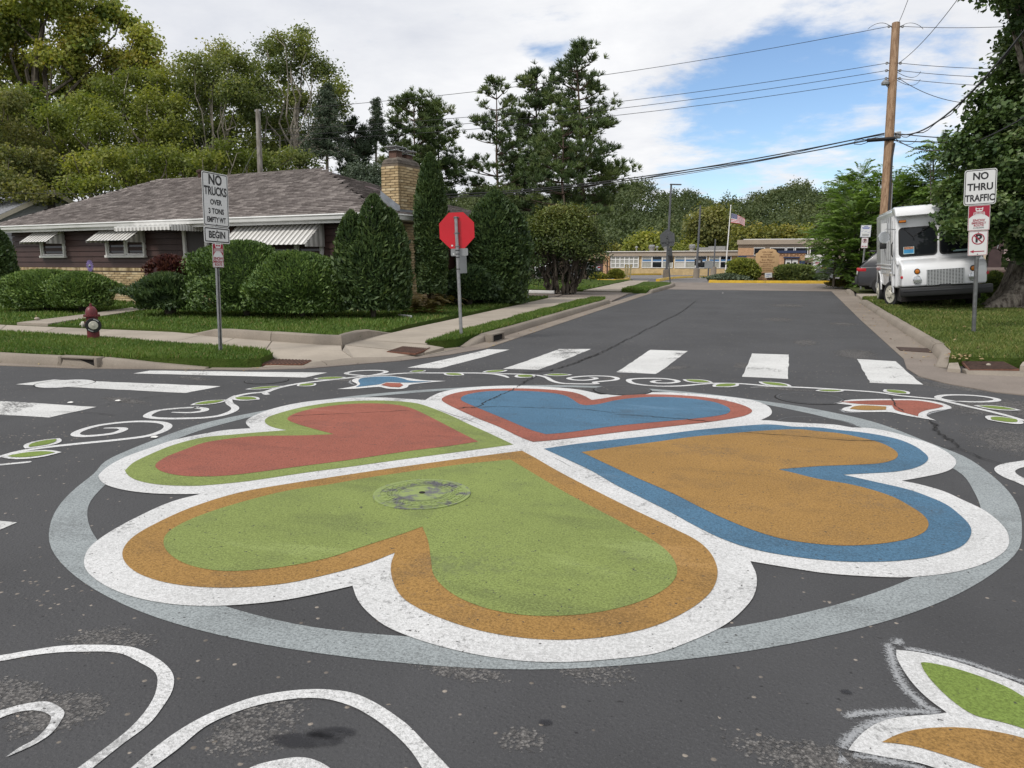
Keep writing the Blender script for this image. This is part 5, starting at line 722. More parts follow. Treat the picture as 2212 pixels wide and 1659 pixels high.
# shingles, course by course
tabm=[]
def tab_mesh(w,h,mat_):
    mb=MB(); t=.026; mb.add([(-w/2,0,t),(w/2,0,t),(w/2,h,.004),(-w/2,h,.004),(-w/2,0,-.004),(w/2,0,-.004)],[(0,1,2,3),(4,5,1,0),(4,0,3),(5,2,1)]); me=mb.mesh('shingle'); me.materials.append(mat_); return me
tabs=[tab_mesh(.288,.15,m) for m in M['shingle']]
loose=MB(); nobj=0
def shingle_face(A,B,C,Dp,indiv):
    global nobj
    A,B,C,Dp=map(Vector,(A,B,C,Dp)); ex=(B-A).normalized(); sl=((Dp+C)/2-(A+B)/2); nrm=ex.cross(Dp-A if (Dp-A).length>0 else C-A).normalized(); up=nrm.cross(ex).normalized()
    if nrm.z<0: nrm=-nrm; up=-up
    Ls=abs((Dp-A).dot(up)); n=int(Ls/.142)
    mat=Matrix((ex,up,nrm)).transposed()
    for i in range(n):
        t=i/n; a=A.lerp(Dp,t); b=B.lerp(C,t); L=(b-a).length; m=int(L/.3); x0=(.15 if i%2 else 0)+rnd.uniform(-.05,.05)
        for k in range(-1,m+1):
            x=x0+k*.3+.15
            if x<.1 or x>L-.1: continue
            p=a+ex*x+nrm*(.004+rnd.uniform(-.001,.005)); mi=rnd.choice((0,0,1,2,3))
            if indiv and nobj<300 and i<14 and p.x>-6.2 and p.x<-.6:
                o=link('shingle',tabs[mi],None,roof); o.matrix_local=Matrix.Translation(p)@mat.to_4x4(); nobj+=1
            else:
                h=.15; w=.288; tt=.026
                q=[p+ex*dx+up*dy+nrm*dz for dx,dy,dz in ((-w/2,0,tt),(w/2,0,tt),(w/2,h,.004),(-w/2,h,.004),(-w/2,0,-.004),(w/2,0,-.004))]
                loose.add(q,[(0,1,2,3),(4,5,1,0)],mi)
shingle_face(c00,c10,RB,RA,True); shingle_face(c10,c11,RB,RB,False); shingle_face(c01,c00,RA,RA,False)
loose.build('shingle_field',M['shingle'],roof,fix=False,kind='stuff')
def cap_line(a,b):
    a,b=Vector(a),Vector(b); d=(b-a).normalized(); s=d.cross(Vector((0,0,1))).normalized(); L=(b-a).length; mb=MB(); n=int(L/.16)
    for i in range(n):
        p=a+d*(i*.16); q=a+d*(i*.16+.19); u=Vector((0,0,1)); mi=rnd.choice((0,1,2,3))
        mb.add([p-s*.14+u*-.012,p+u*.045,p+s*.14+u*-.012,q-s*.14+u*-.03,q+u*.026,q+s*.14+u*-.03],[(0,1,4,3),(1,2,5,4)],mi)
    return mb.build('hip_cap',M['shingle'],roof,fix=False,kind='stuff')
cap_line(c10,RB); cap_line(RA,RB); cap_line(c00,RA)
# gutters and fascia
mb=MB(); mb.prism([(0,EZ-.155),(0,EZ-.01),(-.10,EZ+.0),(-.115,EZ-.03),(-.085,EZ-.06),(-.075,EZ-.135),(-.06,EZ-.15)],-LX,.10,plane='YZ'); mb.build('gutter',M['gut_metal'],house)
mb=MB(); mb.prism([(-.02,EZ-.17),(-.02,EZ-.01),(.10,EZ+.0),(.115,EZ-.03),(.085,EZ-.06),(.07,EZ-.15)],-.0,DY,plane='XZ'); mb.build('gutter',M['gut_metal'],house)
MB().box((-LX/2,.03,EZ-.15),(LX,.03,.16)).build('fascia',M['trim'],house)
# walls
WX0,WX1,WY=-16.8,-.45,.5
MB().box(((WX0+WX1)/2,(WY+7.7)/2+.03,(EZ-.17+.1)/2),(WX1-WX0-.04,7.2-.06,EZ-.19)).build('wall',M['siding'],house)
nb=7; zb,zt=1.335,EZ-.17
for i in range(nb):
    z0=zb+(zt-zb)*i/nb; z1=zb+(zt-zb)*(i+1)/nb; cuts=[WX0,-12.6+.4*math.sin(i*2.3),-8.1,-3.9+.5*math.sin(i*4.1),WX1]
    for a,b in zip(cuts,cuts[1:]):
        mb=MB(); mb.prism([(WY+.03,z0+.010),(WY-.034,z0+.010),(WY-.006,z1+.0),(WY+.03,z1)],a+.003,b-.003,plane='YZ'); mb.build('siding_board',M['siding'],house)
for i in range(nb):
    z0=zb+(zt-zb)*i/nb; z1=zb+(zt-zb)*(i+1)/nb
    mb=MB(); mb.prism([(WX1-.03,z0+.004),(WX1+.028,z0+.004),(WX1+.008,z1),(WX1-.03,z1)],2.75,7.7,plane='XZ'); mb.build('siding_board',M['siding'],house)
# brick base: buff roman brick, one by one where it shows
BW,BH,BD,JT=.285,.058,.09,.013
bm_=[]
for m in (M['brick'],M['brick2'],M['brick3']):
    for w in (BW,BW/2-.006):
        mm=MB(); mm.box((0,0,0),(w,BD,BH)); me=mm.mesh('brick')
        b=bmesh.new(); b.from_mesh(me); bmesh.ops.bevel(b,geom=b.edges[:],offset=.004,segments=1,affect='EDGES'); b.to_mesh(me); b.free(); me.materials.append(m); bm_.append(me)
def lay(parent,x0,x1,z0,z1,face,axis,indiv,stuff,off=0):
    """face: the coordinate of the outer face; axis 'Y' = wall facing -Y along x, 'X' = wall facing +X along y"""
    rows=int((z1-z0)/(BH+JT)); cnt=0
    for r in range(rows):
        z=z0+(r+.5)*(BH+JT); x=x0+(0 if (r+off)%2 else -(BW+JT)/2)
        while x<x1-.02:
            a=max(x,x0); b=min(x+BW,x1); w=b-a
            if w>.05:
                mi=rnd.choice((0,0,0,1,1,2)); pr=rnd.uniform(-.006,.005)
                c=((a+b)/2,face+BD/2+pr,z) if axis=='Y' else (face-BD/2-pr,(a+b)/2,z)
                if indiv(c):
                    o=link('brick',bm_[mi*2],None,parent,loc=c,rot=(0,0,0 if axis=='Y' else R(90))); o.scale=(w/BW,1,1); cnt+=1
                elif stuff is not None: stuff.box(c,(w,BD,BH) if axis=='Y' else (BD,w,BH),mi=mi)
            x+=BW+JT
    return cnt
bmats=[M['brick'],M['brick2'],M['brick3']]
base=MB().box(((WX0+WX1)/2,WY+.02,(1.335+.1)/2),(WX1-WX0+.1,.10,1.215)).build('brick_base',M['mortar'],house)
st_=MB(); nb1=lay(base,WX0-.05,WX1+.04,.2,1.235,WY-.045,'Y',lambda c:-12.35<c[0]<-10.3 and c[2]>.5,st_)
st_.build('brick_field',bmats,base,fix=False,kind='stuff')
st_=MB(); x=WX0
while x<WX1:
    st_.box((x,WY-.005,1.287),(.058,BD+.02,.094),mi=rnd.choice((0,1,2))); x+=.072
st_.build('soldier_course',bmats,base,fix=False,kind='stuff')
# entrance steps side pier
pier=MB().box((-8.55,-.3,.42),(.40,.60,.64)).build('step_pier',M['mortar'],house); st_=MB()
lay(pier,-8.78,-8.32,.12,.74,-.63,'Y',lambda c:False,st_); lay(pier,-.6,0,.12,.74,-8.32,'X',lambda c:False,st_); st_.build('brick_field',bmats,pier,fix=False,kind='stuff')
MB().box((-8.55,-.3,.765),(.52,.74,.05)).build('pier_cap',M['concrete2'],house)
# chimney
CX0,CX1,CY0,CY1,CT=-.86,-.30,1.28,2.34,4.10
chim=MB().box(((CX0+CX1)/2,(CY0+CY1)/2,(CT+.15)/2),(CX1-CX0-.03,CY1-CY0-.03,CT-.15)).build('chimney',M['mortar'],house)
rest=MB()
n1=lay(chim,CX0,CX1-.005,2.55,CT,CY0-.002,'Y',lambda c:c[2]>2.75,rest); n2=lay(chim,CY0+.09,CY1,2.70,CT,CX1+.002,'X',lambda c:True,rest,1)
n3=lay(chim,CY0-.25,CY1+.2,.2,2.58,CX1+.004,'X',lambda c:False,rest)
lay(chim,CX0-.0,CX1,.2,2.58,CY0-.25,'Y',lambda c:False,rest)
rest.build('brick_field',bmats,chim,fix=False,kind='stuff')
MB().box(((CX0+CX1)/2-.02,(CY0+CY1)/2-.02,1.4),(CX1-CX0-.04,CY1-CY0+.42,2.36)).build('chimney_base',M['mortar'],house)
for k,(o,z) in enumerate(((-.028,CT+.03),(-.05,CT+.075))):
    MB().box(((CX0+CX1)/2,(CY0+CY1)/2,z),(CX1-CX0+.02+2*o,CY1-CY0+.02+2*o,.05)).build('corbel_course',M['crown'],chim,bevel=.012)
mb=MB(); z=CT+.10; x0,x1,y0,y1=CX0+.04,CX1-.04,CY0+.04,CY1-.04
mb.add([(x0,y0,z),(x1,y0,z),(x1,y1,z),(x0,y1,z),(x0+.12,y0+.15,z+.10),(x1-.12,y0+.15,z+.10),(x1-.12,y1-.15,z+.10),(x0+.12,y1-.15,z+.10)],[(4,5,6,7)]+[(i,(i+1)%4,4+(i+1)%4,4+i) for i in range(4)]); mb.build('mortar_crown',M['crown'],chim)
for (yy,h,nm) in ((CY0+.28,.20,'a'),(CY1-.3,.10,'b')):
    fl=MB().box(((CX0+CX1)/2,yy,CT+.2+h/4),(.24,.27,.1+h/2)).build('flue',M['terracotta'],chim)
    m2=MB(); 
    for sx in(-1,1):
        for sy in (-1,1): m2.box(((CX0+CX1)/2+sx*.13,yy+sy*.15,CT+.29+h/2+.06),(.012,.012,.13))
    m2.box(((CX0+CX1)/2,yy,CT+.26+h/2),(.34,.38,.015)); m2.box(((CX0+CX1)/2,yy,CT+.355+h/2),(.40,.46,.018)); m2.build('flue_cap',M['steel'],chim)
mb=MB(); mb.box((CX1+.02,(CY0+CY1)/2,EZ+.07),(.07,CY1-CY0+.1,.16)); mb.add([(CX0-.02,CY0-.03,EZ+.52),(CX1+.05,CY0-.03,EZ+.10),(CX1+.05,CY0-.03,EZ+.24),(CX0-.02,CY0-.03,EZ+.66)],[(0,1,2,3)]); mb.add([(CX0-.02,CY0-.20,EZ+.47),(CX1+.05,CY0-.24,EZ+.08),(CX1+.05,CY0-.03,EZ+.12),(CX0-.02,CY0-.03,EZ+.54)],[(0,1,2,3)]); mb.build('flashing',M['flash'],chim)
# windows
def window(x0,x1,z0,z1,mull,glass='glass',parent=house,blind=True):
    fw=.075; y=WY-.045; mb=MB()
    for a,b in ((x0,x0+fw),(x1-fw,x1)): mb.box(((a+b)/2,y,(z0+z1)/2),(b-a,.10,z1-z0))
    mb.box(((x0+x1)/2,y,z1-fw/2),(x1-x0-2*fw,.10,fw)); mb.box(((x0+x1)/2,y-.015,z0+fw/2-.01),(x1-x0+.06,.14,fw))
    for m in mull: mb.box((m,y+.006,(z0+z1)/2),(.085,.085,z1-z0-2*fw))
    w=mb.build('window',M['trim'],parent,bevel=.006)
    xs=[x0+fw]+[v for m in mull for v in (m-.043,m+.043)]+[x1-fw]
    for a,b in zip(xs[::2],xs[1::2]):
        s=.045; m2=MB(); zz0,zz1=z0+fw,z1-fw
        for c,d in ((a,a+s),(b-s,b)): m2.box(((c+d)/2,y+.02,(zz0+zz1)/2),(d-c,.06,zz1-zz0))
        for c,d in ((zz0,zz0+s),(zz1-s,zz1)): m2.box(((a+b)/2,y+.02,(c+d)/2),(b-a-2*s,.06,d-c))
        m2.build('sash',M['trim'],w); MB().box(((a+b)/2,y+.036,(zz0+zz1)/2),(b-a-2*s,.012,zz1-zz0-2*s)).build('pane',M[glass],w)
    return w
window(-15.06,-13.70,1.67,2.56,[]); window(-11.47,-9.55,1.67,2.56,[-10.50]); window(-5.25,-2.25,1.38,2.56,[-4.3,-3.2])
def awning(x0,x1,ztop,drop,proj,sw=.085):
    aw=thing('awning','',''); del aw['label']; del aw['category']; aw.parent=house; aw.location=(0,WY-.05,ztop)
    n=int((x1-x0)/sw); w=(x1-x0)/n
    for i in range(n):
        x=x0+(i+.5)*w; hi=i%2; o=.016 if hi else 0; mb=MB(); ww=w*.92 if hi else w*1.04
        d=Vector((0,-proj,-drop)).normalized(); nn=Vector((0,-d.z,d.y)); nn=nn if nn.z>0 else -nn
        a=Vector((x,0,0))+nn*o; b=a+Vector((0,-proj,-drop))*(1.03 if hi else 1.0)
        vs=[]
        for p in (a,b):
            for sx,t in ((-1,0),(1,0),(1,.012),(-1,.012)): vs.append(p+Vector((sx*ww/2,0,0))+nn*t)
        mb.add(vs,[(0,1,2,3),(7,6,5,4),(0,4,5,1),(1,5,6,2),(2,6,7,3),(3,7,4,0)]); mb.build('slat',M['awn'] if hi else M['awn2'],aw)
    for side,xx in ((-1,x0+.01),(1,x1-.01)):
        m=max(3,int(proj/sw))
        for i in range(m):
            y0=-proj*(i)/m; y1=-proj*(i+1)/m-.004; zt=-drop*(i+.5)/m; zb_=-drop-.05
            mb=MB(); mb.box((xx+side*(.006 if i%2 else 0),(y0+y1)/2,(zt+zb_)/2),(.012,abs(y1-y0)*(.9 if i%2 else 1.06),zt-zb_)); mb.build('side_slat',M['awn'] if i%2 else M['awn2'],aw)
    return aw
awning(-15.2,-13.66,2.60,.42,.62); awning(-11.55,-9.5,2.60,.42,.62); awning(-5.35,-2.18,2.60,.62,.75)
# entrance canopy, its valance and the door
can=thing('entry_canopy','',''); del can['label']; del can['category']; can.parent=house; can.location=(0,0,0)
n=22
for i in range(n):
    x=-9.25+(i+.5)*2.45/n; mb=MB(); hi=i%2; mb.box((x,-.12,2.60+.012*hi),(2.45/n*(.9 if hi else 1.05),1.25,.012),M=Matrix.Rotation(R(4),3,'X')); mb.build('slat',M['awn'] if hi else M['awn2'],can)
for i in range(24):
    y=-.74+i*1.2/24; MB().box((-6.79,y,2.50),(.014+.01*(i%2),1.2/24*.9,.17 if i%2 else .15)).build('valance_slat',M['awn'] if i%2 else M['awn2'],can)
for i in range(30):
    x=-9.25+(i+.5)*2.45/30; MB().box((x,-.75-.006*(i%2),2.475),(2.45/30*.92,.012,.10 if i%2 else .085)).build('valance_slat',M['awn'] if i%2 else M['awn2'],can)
MB().box((-8.0,-.73,2.535),(2.5,.05,.05)).build('canopy_rail',M['gut_metal'],can)
MB().box((-7.2,WY-.02,1.6),(.84,.06,1.95)).build('door',M['door'],house)
mb=MB(); mb.box((-7.68,WY-.05,1.55),(.10,.12,2.0)); mb.box((-6.73,WY-.05,1.55),(.10,.12,2.0)); mb.build('door_frame',M['trim'],house)
# roof vents
MB().lathe([(.085,0),(.085,.28),(.13,.28),(.13,.36),(.05,.39)],14,(-11.5,4.4,4.48)).build('vent_pipe',M['rust_d'],roof,smooth=True)
o=MB().box((0,0,.05),(.48,.36,.12)).build('roof_vent',M['dkwood'],roof,bevel=.03,loc=(-3.35,4.1,3.72),rot=(0,R(18),0))
# ---------------------------------------------------------------- neighbour's house
p=D(110,411,34); nh=thing('neighbour_house','grey sided house with grey shingle gable roof at the far left','house',(p.x,p.y,0),(0,0,R(-8)))
pz=p.z; ez=2.55; hw=(pz-ez)/.50
mb=MB(); mb.prism([(-hw+.35,.1),(hw-.35,.1),(hw-.35,ez+.17),(0,pz-.06),(-hw+.35,ez+.17)],-13,-.12,plane='YZ'); mb.build('wall',M['gsiding'],nh)
for s in (-1,1):
    mb=MB(); mb.add([(-13,s*hw,ez),(.25,s*hw,ez),(.25,0,pz),(-13,0,pz),(-13,s*hw,ez-.1),(.25,s*hw,ez-.1),(.25,0,pz-.1),(-13,0,pz-.1)],[(0,1,2,3),(7,6,5,4),(0,4,5,1),(1,5,6,2),(3,2,6,7)]); r_=mb.build('roof',M['gshingle'],nh)
    mb=MB(); mb.add([(.27,s*hw,ez-.02),(.27,0,pz-.0),(.27,0,pz-.22),(.27,s*hw,ez-.2),(.22,s*hw,ez-.02),(.22,0,pz),(.22,0,pz-.22),(.22,s*hw,ez-.2)],[(0,1,2,3),(7,6,5,4),(0,3,7,4),(2,6,7,3)]); mb.build('rake_board',M['cream'],nh)
for i in range(14):
    z=ez-.9+i*.17; half=hw-.36 if z<ez+.17 else max(0,(pz-.1-z)/.5-.1)
    if half>.1: mb=MB(); mb.prism([(-.12,z),(-.085,z),(-.105,z+.165),(-.12,z+.165)],-half,half,plane='XZ'); mb.build('siding_board',M['gsiding'],nh)
for i in range(17):
    z=.2+i*.14; mb=MB(); mb.prism([(-hw+.35,z),(-hw+.31,z),(-hw+.335,z+.138),(-hw+.35,z+.138)],-13,-.13,plane='YZ'); mb.build('siding_board',M['gsiding'],nh)
MB().box((-.07,0,pz-.75),(.04,.34,.5)).build('gable_vent',M['door'],nh)
for i in range(18):
    mb=MB(); t0=i/18
    a=Vector((-13,-hw*(1-t0),ez+(pz-ez)*t0+.012)); b=Vector((.25,a.y,a.z)); d=Vector((0,hw/18*1.05,(pz-ez)/18*1.05-.012)); mb.add([a,b,b+d,a+d,a-Vector((0,0,.02)),b-Vector((0,0,.02))],[(0,1,2,3),(4,5,1,0)]); mb.build('shingle_course',M['gshingle'],nh)
# ---------------------------------------------------------------- the school beyond the car park
pl,pr=DG(1318,112),DG(1590,103)
dv=(pr-pl); WL=math.hypot(dv.x,dv.y); sa=math.atan2(dv.y,dv.x)
school=thing('school_wing','long low school wing with buff wall and ribbon of white framed windows','school building',(pl.x,pl.y,-.45),(0,0,sa))
HT=3.45
mb=MB(); mb.box((WL/2-1.5,6,HT/2-.1),(WL+5,11.7,HT-.2)); mb.build('wall',M['buff'],school)
MB().box((WL/2,.1,HT-.40),(WL+1.2,.7,.62)).build('fascia',M['fascia'],school); MB().box((WL/2,.0,HT-.05),(WL+1.6,.9,.10)).build('roof_edge',M['swhite'],school)
MB().box((WL/2,.11,.48),(WL,.12,.95)).build('apron_wall',M['buff'],school); MB().box((-.55,.0,1.4),(1.0,.4,2.8)).build('brick_pier',M['sbrick'],school)
MB().box((-1.75,-.02,1.2),(1.2,.1,2.4)).build('door',M['dkwood'],school); MB().box((-2.1,-.3,2.55),(2.6,1.2,.25)).build('porch_roof',M['fascia'],school)
zb,zt=1.0,2.72
def sch_win(x0,x1,k):
    mb=MB(); f=.09; y=.02
    for a,b in ((x0,x0+f),(x1-f,x1)): mb.box(((a+b)/2,y,(zb+zt)/2),(b-a,.1,zt-zb))
    for z in (zb+.04,zb+.92,zt-.04): mb.box(((x0+x1)/2,y,z),(x1-x0-2*f,.1,.08))
    w=mb.build('window',M['sframe'],school); xm=(x0+x1)/2; ww=x1-x0-2*f
    MB().box((xm,y+.03,zb+.48),(ww,.03,.8)).build('pane',M[('glass_b','glass','glass_b','curtain','glass_b','glass')[k%6]],w)
    MB().box((xm,y+.03,zb+1.09),(ww,.03,.26)).build('blue_panel',M['sblue'],w)
    MB().box((xm,y+.03,zb+1.44),(ww,.03,.42)).build('pane',M[('curtain','glass','glass_b','glass','curtain','glass_b')[(k*5+2)%6]],w)
# tall grid window
x0=.15; mb=MB()
for i in range(7): mb.box((x0+i*.72,.02,(zb+zt)/2),(.14,.1,zt-zb))
for z in (zb+.04,zb+.62,zb+1.2,zt-.04): mb.box((x0+2.16,.02,z),(4.4,.08,.1))
w=mb.build('window',M['sframe'],school); MB().box((x0+2.16,.06,(zb+zt)/2),(4.2,.03,zt-zb-.1)).build('pane',M['glass_b'],w)
x=5.0; k=0
while x+1.5<WL:
    sch_win(x,x+1.55,k); x+=1.57+(.25 if k%3==2 else 0); k+=1
for px,kind in ((1365,1),(1400,0),(1412,2),(1433,0),(1489,0)):
    # roof ventilators
    q=None
    bx=(px-1318)/(1590-1318)*WL; h=.9 if kind==0 else .6
    if kind==0: MB().lathe([(.38,0),(.38,.45),(.5,.5),(.5,.62),(.4,.66),(.48,.72),(.48,.95),(.3,1.05)],14,(bx,2.5,HT-.1)).build('roof_ventilator',M['steel'],school,smooth=True)
    else: MB().lathe([(.1,0),(.1,.6),(.25,.62),(.25,.75),(.05,.9)],10,(bx,2.5,HT-.1)).build('roof_ventilator',M['steel'],school,smooth=True)
MB().box(((1515-1318)/272*WL,2.5,HT+.2),(2.0,1,.6)).build('roof_unit',M['steel'],school); MB().box(((1543-1318)/272*WL,2.4,HT+.25),(2.4,1,.8)).build('roof_unit',M['steel'],school)
pl,pr=DG(1593,92),DG(1860,88); dv=pr-pl; EL=math.hypot(dv.x,dv.y); sa=math.atan2(dv.y,dv.x)
ent=thing('school_entrance','taller school entrance block in orange brick with navy bands and lettering','school building',(pl.x,pl.y,-.3),(0,0,sa))
u=EL/(1860-1593); HE=4.45
def ex(px): return (px-1593)*u
MB().box((EL/2,5,HE/2),(EL,9.8,HE-.02)).build('wall',M['fascia'],ent); MB().box((EL/2,-.05,HE-.3),(EL+.3,.5,.55)).build('fascia',M['fascia'],ent); MB().box((EL/2+.6,.5,HE+.03),(EL,1.6,.10)).build('roof_edge',M['swhite'],ent)
def zz(py): return 1.55+.3+(564-py)*91/F
MB().box((ex(1611),-.02,(zz(536)+zz(552))/2),(ex(1629)-ex(1594),.2,zz(536)-zz(552))).build('brick_panel',M['sbrick'],ent)
MB().box((ex(1611),-.04,zz(554)),(ex(1629)-ex(1594),.22,.22)).build('band',M['navy'],ent); MB().box((ex(1611),-.02,(zz(556)+0)/2),(ex(1629)-ex(1594),.2,zz(556))).build('brick_panel',M['sbrick'],ent)
mb=MB(); 
for a,b in ((1629,1652),(1665,1697),(1701,1716),(1720,1746),(1752,1780)):
    fr=MB().box(((ex(a)+ex(b))/2,-.02,(zz(536)+zz(551))/2),(ex(b)-ex(a)+.12,.12,zz(536)-zz(551)+.1)).build('window',M['sframe'],ent)
    MB().box(((ex(a)+ex(b))/2,-.075,(zz(536)+zz(551))/2),(ex(b)-ex(a)-.06,.03,zz(536)-zz(551)-.06)).build('pane',M['glass_d'],fr)
MB().box(((ex(1682)+ex(1737))/2,-1.2,zz(546)/2),(ex(1737)-ex(1682),2.6,zz(546))).build('porch',M['sbrick'],ent); MB().box(((ex(1682)+ex(1738))/2,-1.2,zz(545)),(ex(1739)-ex(1680),2.8,.3)).build('band',M['navy'],ent)
lettering('MIDDLE SCHOOL',.48,((ex(1684)+ex(1728))/2,-2.53,zz(551)),M['mono_l'],ent,.006)
MB().box(((ex(1692)+ex(1726))/2,-2.6,zz(556.5)),(ex(1726)-ex(1692),.5,.16)).build('door_awning',M['navy'],ent); MB().box(((ex(1692)+ex(1726))/2,-2.51,zz(556.5)/2-.1),(ex(1724)-ex(1694),.06,zz(558.5))).build('doorway',M['door'],ent)
for a,b in ((1697,1709),(1711,1723)):
    d=MB().box(((ex(a)+ex(b))/2,-2.56,zz(561)/2),(ex(b)-ex(a),.06,zz(561))).build('door',M['trim'],ent); MB().box(((ex(a)+ex(b))/2,-2.60,zz(575)),(ex(b)-ex(a)-.3,.03,1.0)).build('pane',M['glass'],d)
MB().box((ex(1732),-2.53,zz(570)),(.65,.05,.8)).build('wall_plaque',M['navy'],ent)
MB().box((ex(1770),-2.2,zz(554)),(ex(1805)-ex(1739),3,.35)).build('canopy',M['swhite'],ent); MB().box((ex(1765),-.05,zz(578)/2),(ex(1800)-ex(1739),.1,zz(558))).build('glazed_front',M['glass_d'],ent)
for px in (1748,1757,1768,1779): MB().box((ex(px),-.12,zz(575)/2),(.12,.1,zz(560))).build('mullion',M['sframe'],ent)
MB().box((ex(1607.5),-.15,zz(565)),(.55,.05,.7)).build('wall_sign',M['s_white'],ent)
# ---------------------------------------------------------------- right: neighbour's garage wall behind the truck
p=DG(2185,28); gw=thing('garage','mauve block wall of a garage beyond the white truck','garage',(p.x,p.y,p.z),(0,0,R(-4)))
for r in range(6):
    for c in range(5): MB().box((c*1.2+.6-.3*(r%2),0,.22+r*.43),(1.185,.3,.42)).build('wall_block',M['pink'],gw,bevel=.006)
MB().box((3,.2,1.4),(6,.2,2.7)).build('wall',M['pink'],gw); MB().box((3,.6,2.9),(7,2.4,.2)).build('roof',M['dkwood'],gw)
MB().box((-.95,-.1,1.3),(.16,.16,2.6)).build('beige_post',M['beige'],gw); MB().box((-.55,-.05,1.3),(.42,.2,2.6)).build('dark_post',M['dkwood'],gw)
# ---------------------------------------------------------------- leaves, crowns, trees
NR=np.random.default_rng(11)
def unit(n):
    v=NR.normal(size=(n,3)); return v/np.linalg.norm(v,axis=1,keepdims=True)
def leaf_quads(c,nrm,ln,wd,droop=0.,along=None):
    """leaf diamonds at centres c with normals nrm; ln, wd arrays of size"""
    n=len(c); t=NR.normal(size=(n,3)) if along is None else along+NR.normal(size=(n,3))*.25
    t[:,2]-=droop
    t-=nrm*np.sum(t*nrm,1,keepdims=True); t/=np.linalg.norm(t,axis=1,keepdims=True)+1e-9; b=np.cross(nrm,t)
    ln=np.broadcast_to(ln,(n,))[:,None]; wd=np.broadcast_to(wd,(n,))[:,None]
    v=np.empty((n,4,3)); v[:,0]=c-t*ln*.5; v[:,1]=c+b*wd*.5-t*ln*.05+nrm*wd*.12; v[:,2]=c+t*ln*.5; v[:,3]=c-b*wd*.5-t*ln*.05+nrm*wd*.12
    return v.reshape(-1,3)
def crown_clumps(center,rad,n,lobes=7,shell=.55,seed=0,flat=0.,lo=-.9):
    """clump centres of an uneven crown: boughs of different size set about the crown's middle, with gaps between them"""
    rg=np.random.default_rng(seed); rad=np.array(rad); P_=[];D_=[]
    B=rg.normal(size=(lobes*3,3)); B/=np.linalg.norm(B,axis=1,keepdims=True); B=B[B[:,2]>lo]
    br=.26+.24*rg.random(len(B)); bc=B*(.95-br)[:,None]*(.72+.28*rg.random(len(B)))[:,None]
    w=br**2; w/=w.sum(); idx=rg.choice(len(B),n,p=w); d=rg.normal(size=(n,3)); d/=np.linalg.norm(d,axis=1,keepdims=True)
    r=shell+(1-shell)*rg.random(n)**.7; p=bc[idx]+d*(br[idx]*r)[:,None]*np.array([1.,1.,.8])
    q=p*1.; return q*rad+np.array(center),d*.7+B[idx]*.5
def leafy(name,clumps,dirs,per,cr,ln,wd,mat_,parent,tint=None,up=.5,droop=0.,patch=.25,flatz=.7,extra=None):
    n=len(clumps); base=np.clip(NR.normal(.4,.17,n),0,1) if tint is None else tint
    c=np.repeat(clumps,per,0)+NR.normal(size=(n*per,3))*np.array([cr,cr,cr*flatz])*.55
    nr=unit(n*per)*.8+np.repeat(dirs,per,0)*.5; nr[:,2]+=up; nr/=np.linalg.norm(nr,axis=1,keepdims=True)
    s=.6+.7*NR.random(n*per); v=leaf_quads(c,nr,ln*s,wd*s,droop)
    tt=np.clip(np.repeat(base,per)+NR.normal(0,.13,n*per),0,1)
    me=np_mesh(name,v,4,tt); return link(name,me,mat_,parent)
def limbs(mb,base,trunk_pts,r0,r1,targets,rl=.35,n=8,nseg=7,wob=.12):
    """a tapered trunk with limbs bending out to targets"""
    T=[Vector(p) for p in trunk_pts]; m=len(T); mb.tube(T,[r0+(r1-r0)*(i/(m-1))**.8 for i in range(m)],n)
    for tg in targets:
        tg=Vector(tg); zt=[(t.z) for t in T]; s=rnd.uniform(.35,.95); i=min(m-2,int(s*(m-1))); a=T[i].lerp(T[i+1],s*(m-1)-i)
        if a.z>tg.z+.5: a=T[max(1,int(m*.3))]
        L=(tg-a).length; rr=max(.02,(r0+(r1-r0)*s)*rl*1.3); c1=a+Vector((0,0,1))*L*.32+(tg-a)*.3
        pts=[]
        for k in range(nseg):
            t=k/(nseg-1); p=a*(1-t)**2+c1*2*t*(1-t)+tg*t*t
            if 0<k<nseg-1: p=p+Vector((rnd.uniform(-1,1),rnd.uniform(-1,1),rnd.uniform(-1,1)))*wob*L*.14
            pts.append(p)
        mb.tube(pts,[rr*(1-t/(nseg-1))**.7*.95+.012 for t in range(nseg)],5,cap=False)
TREES='trees behind the brown house'
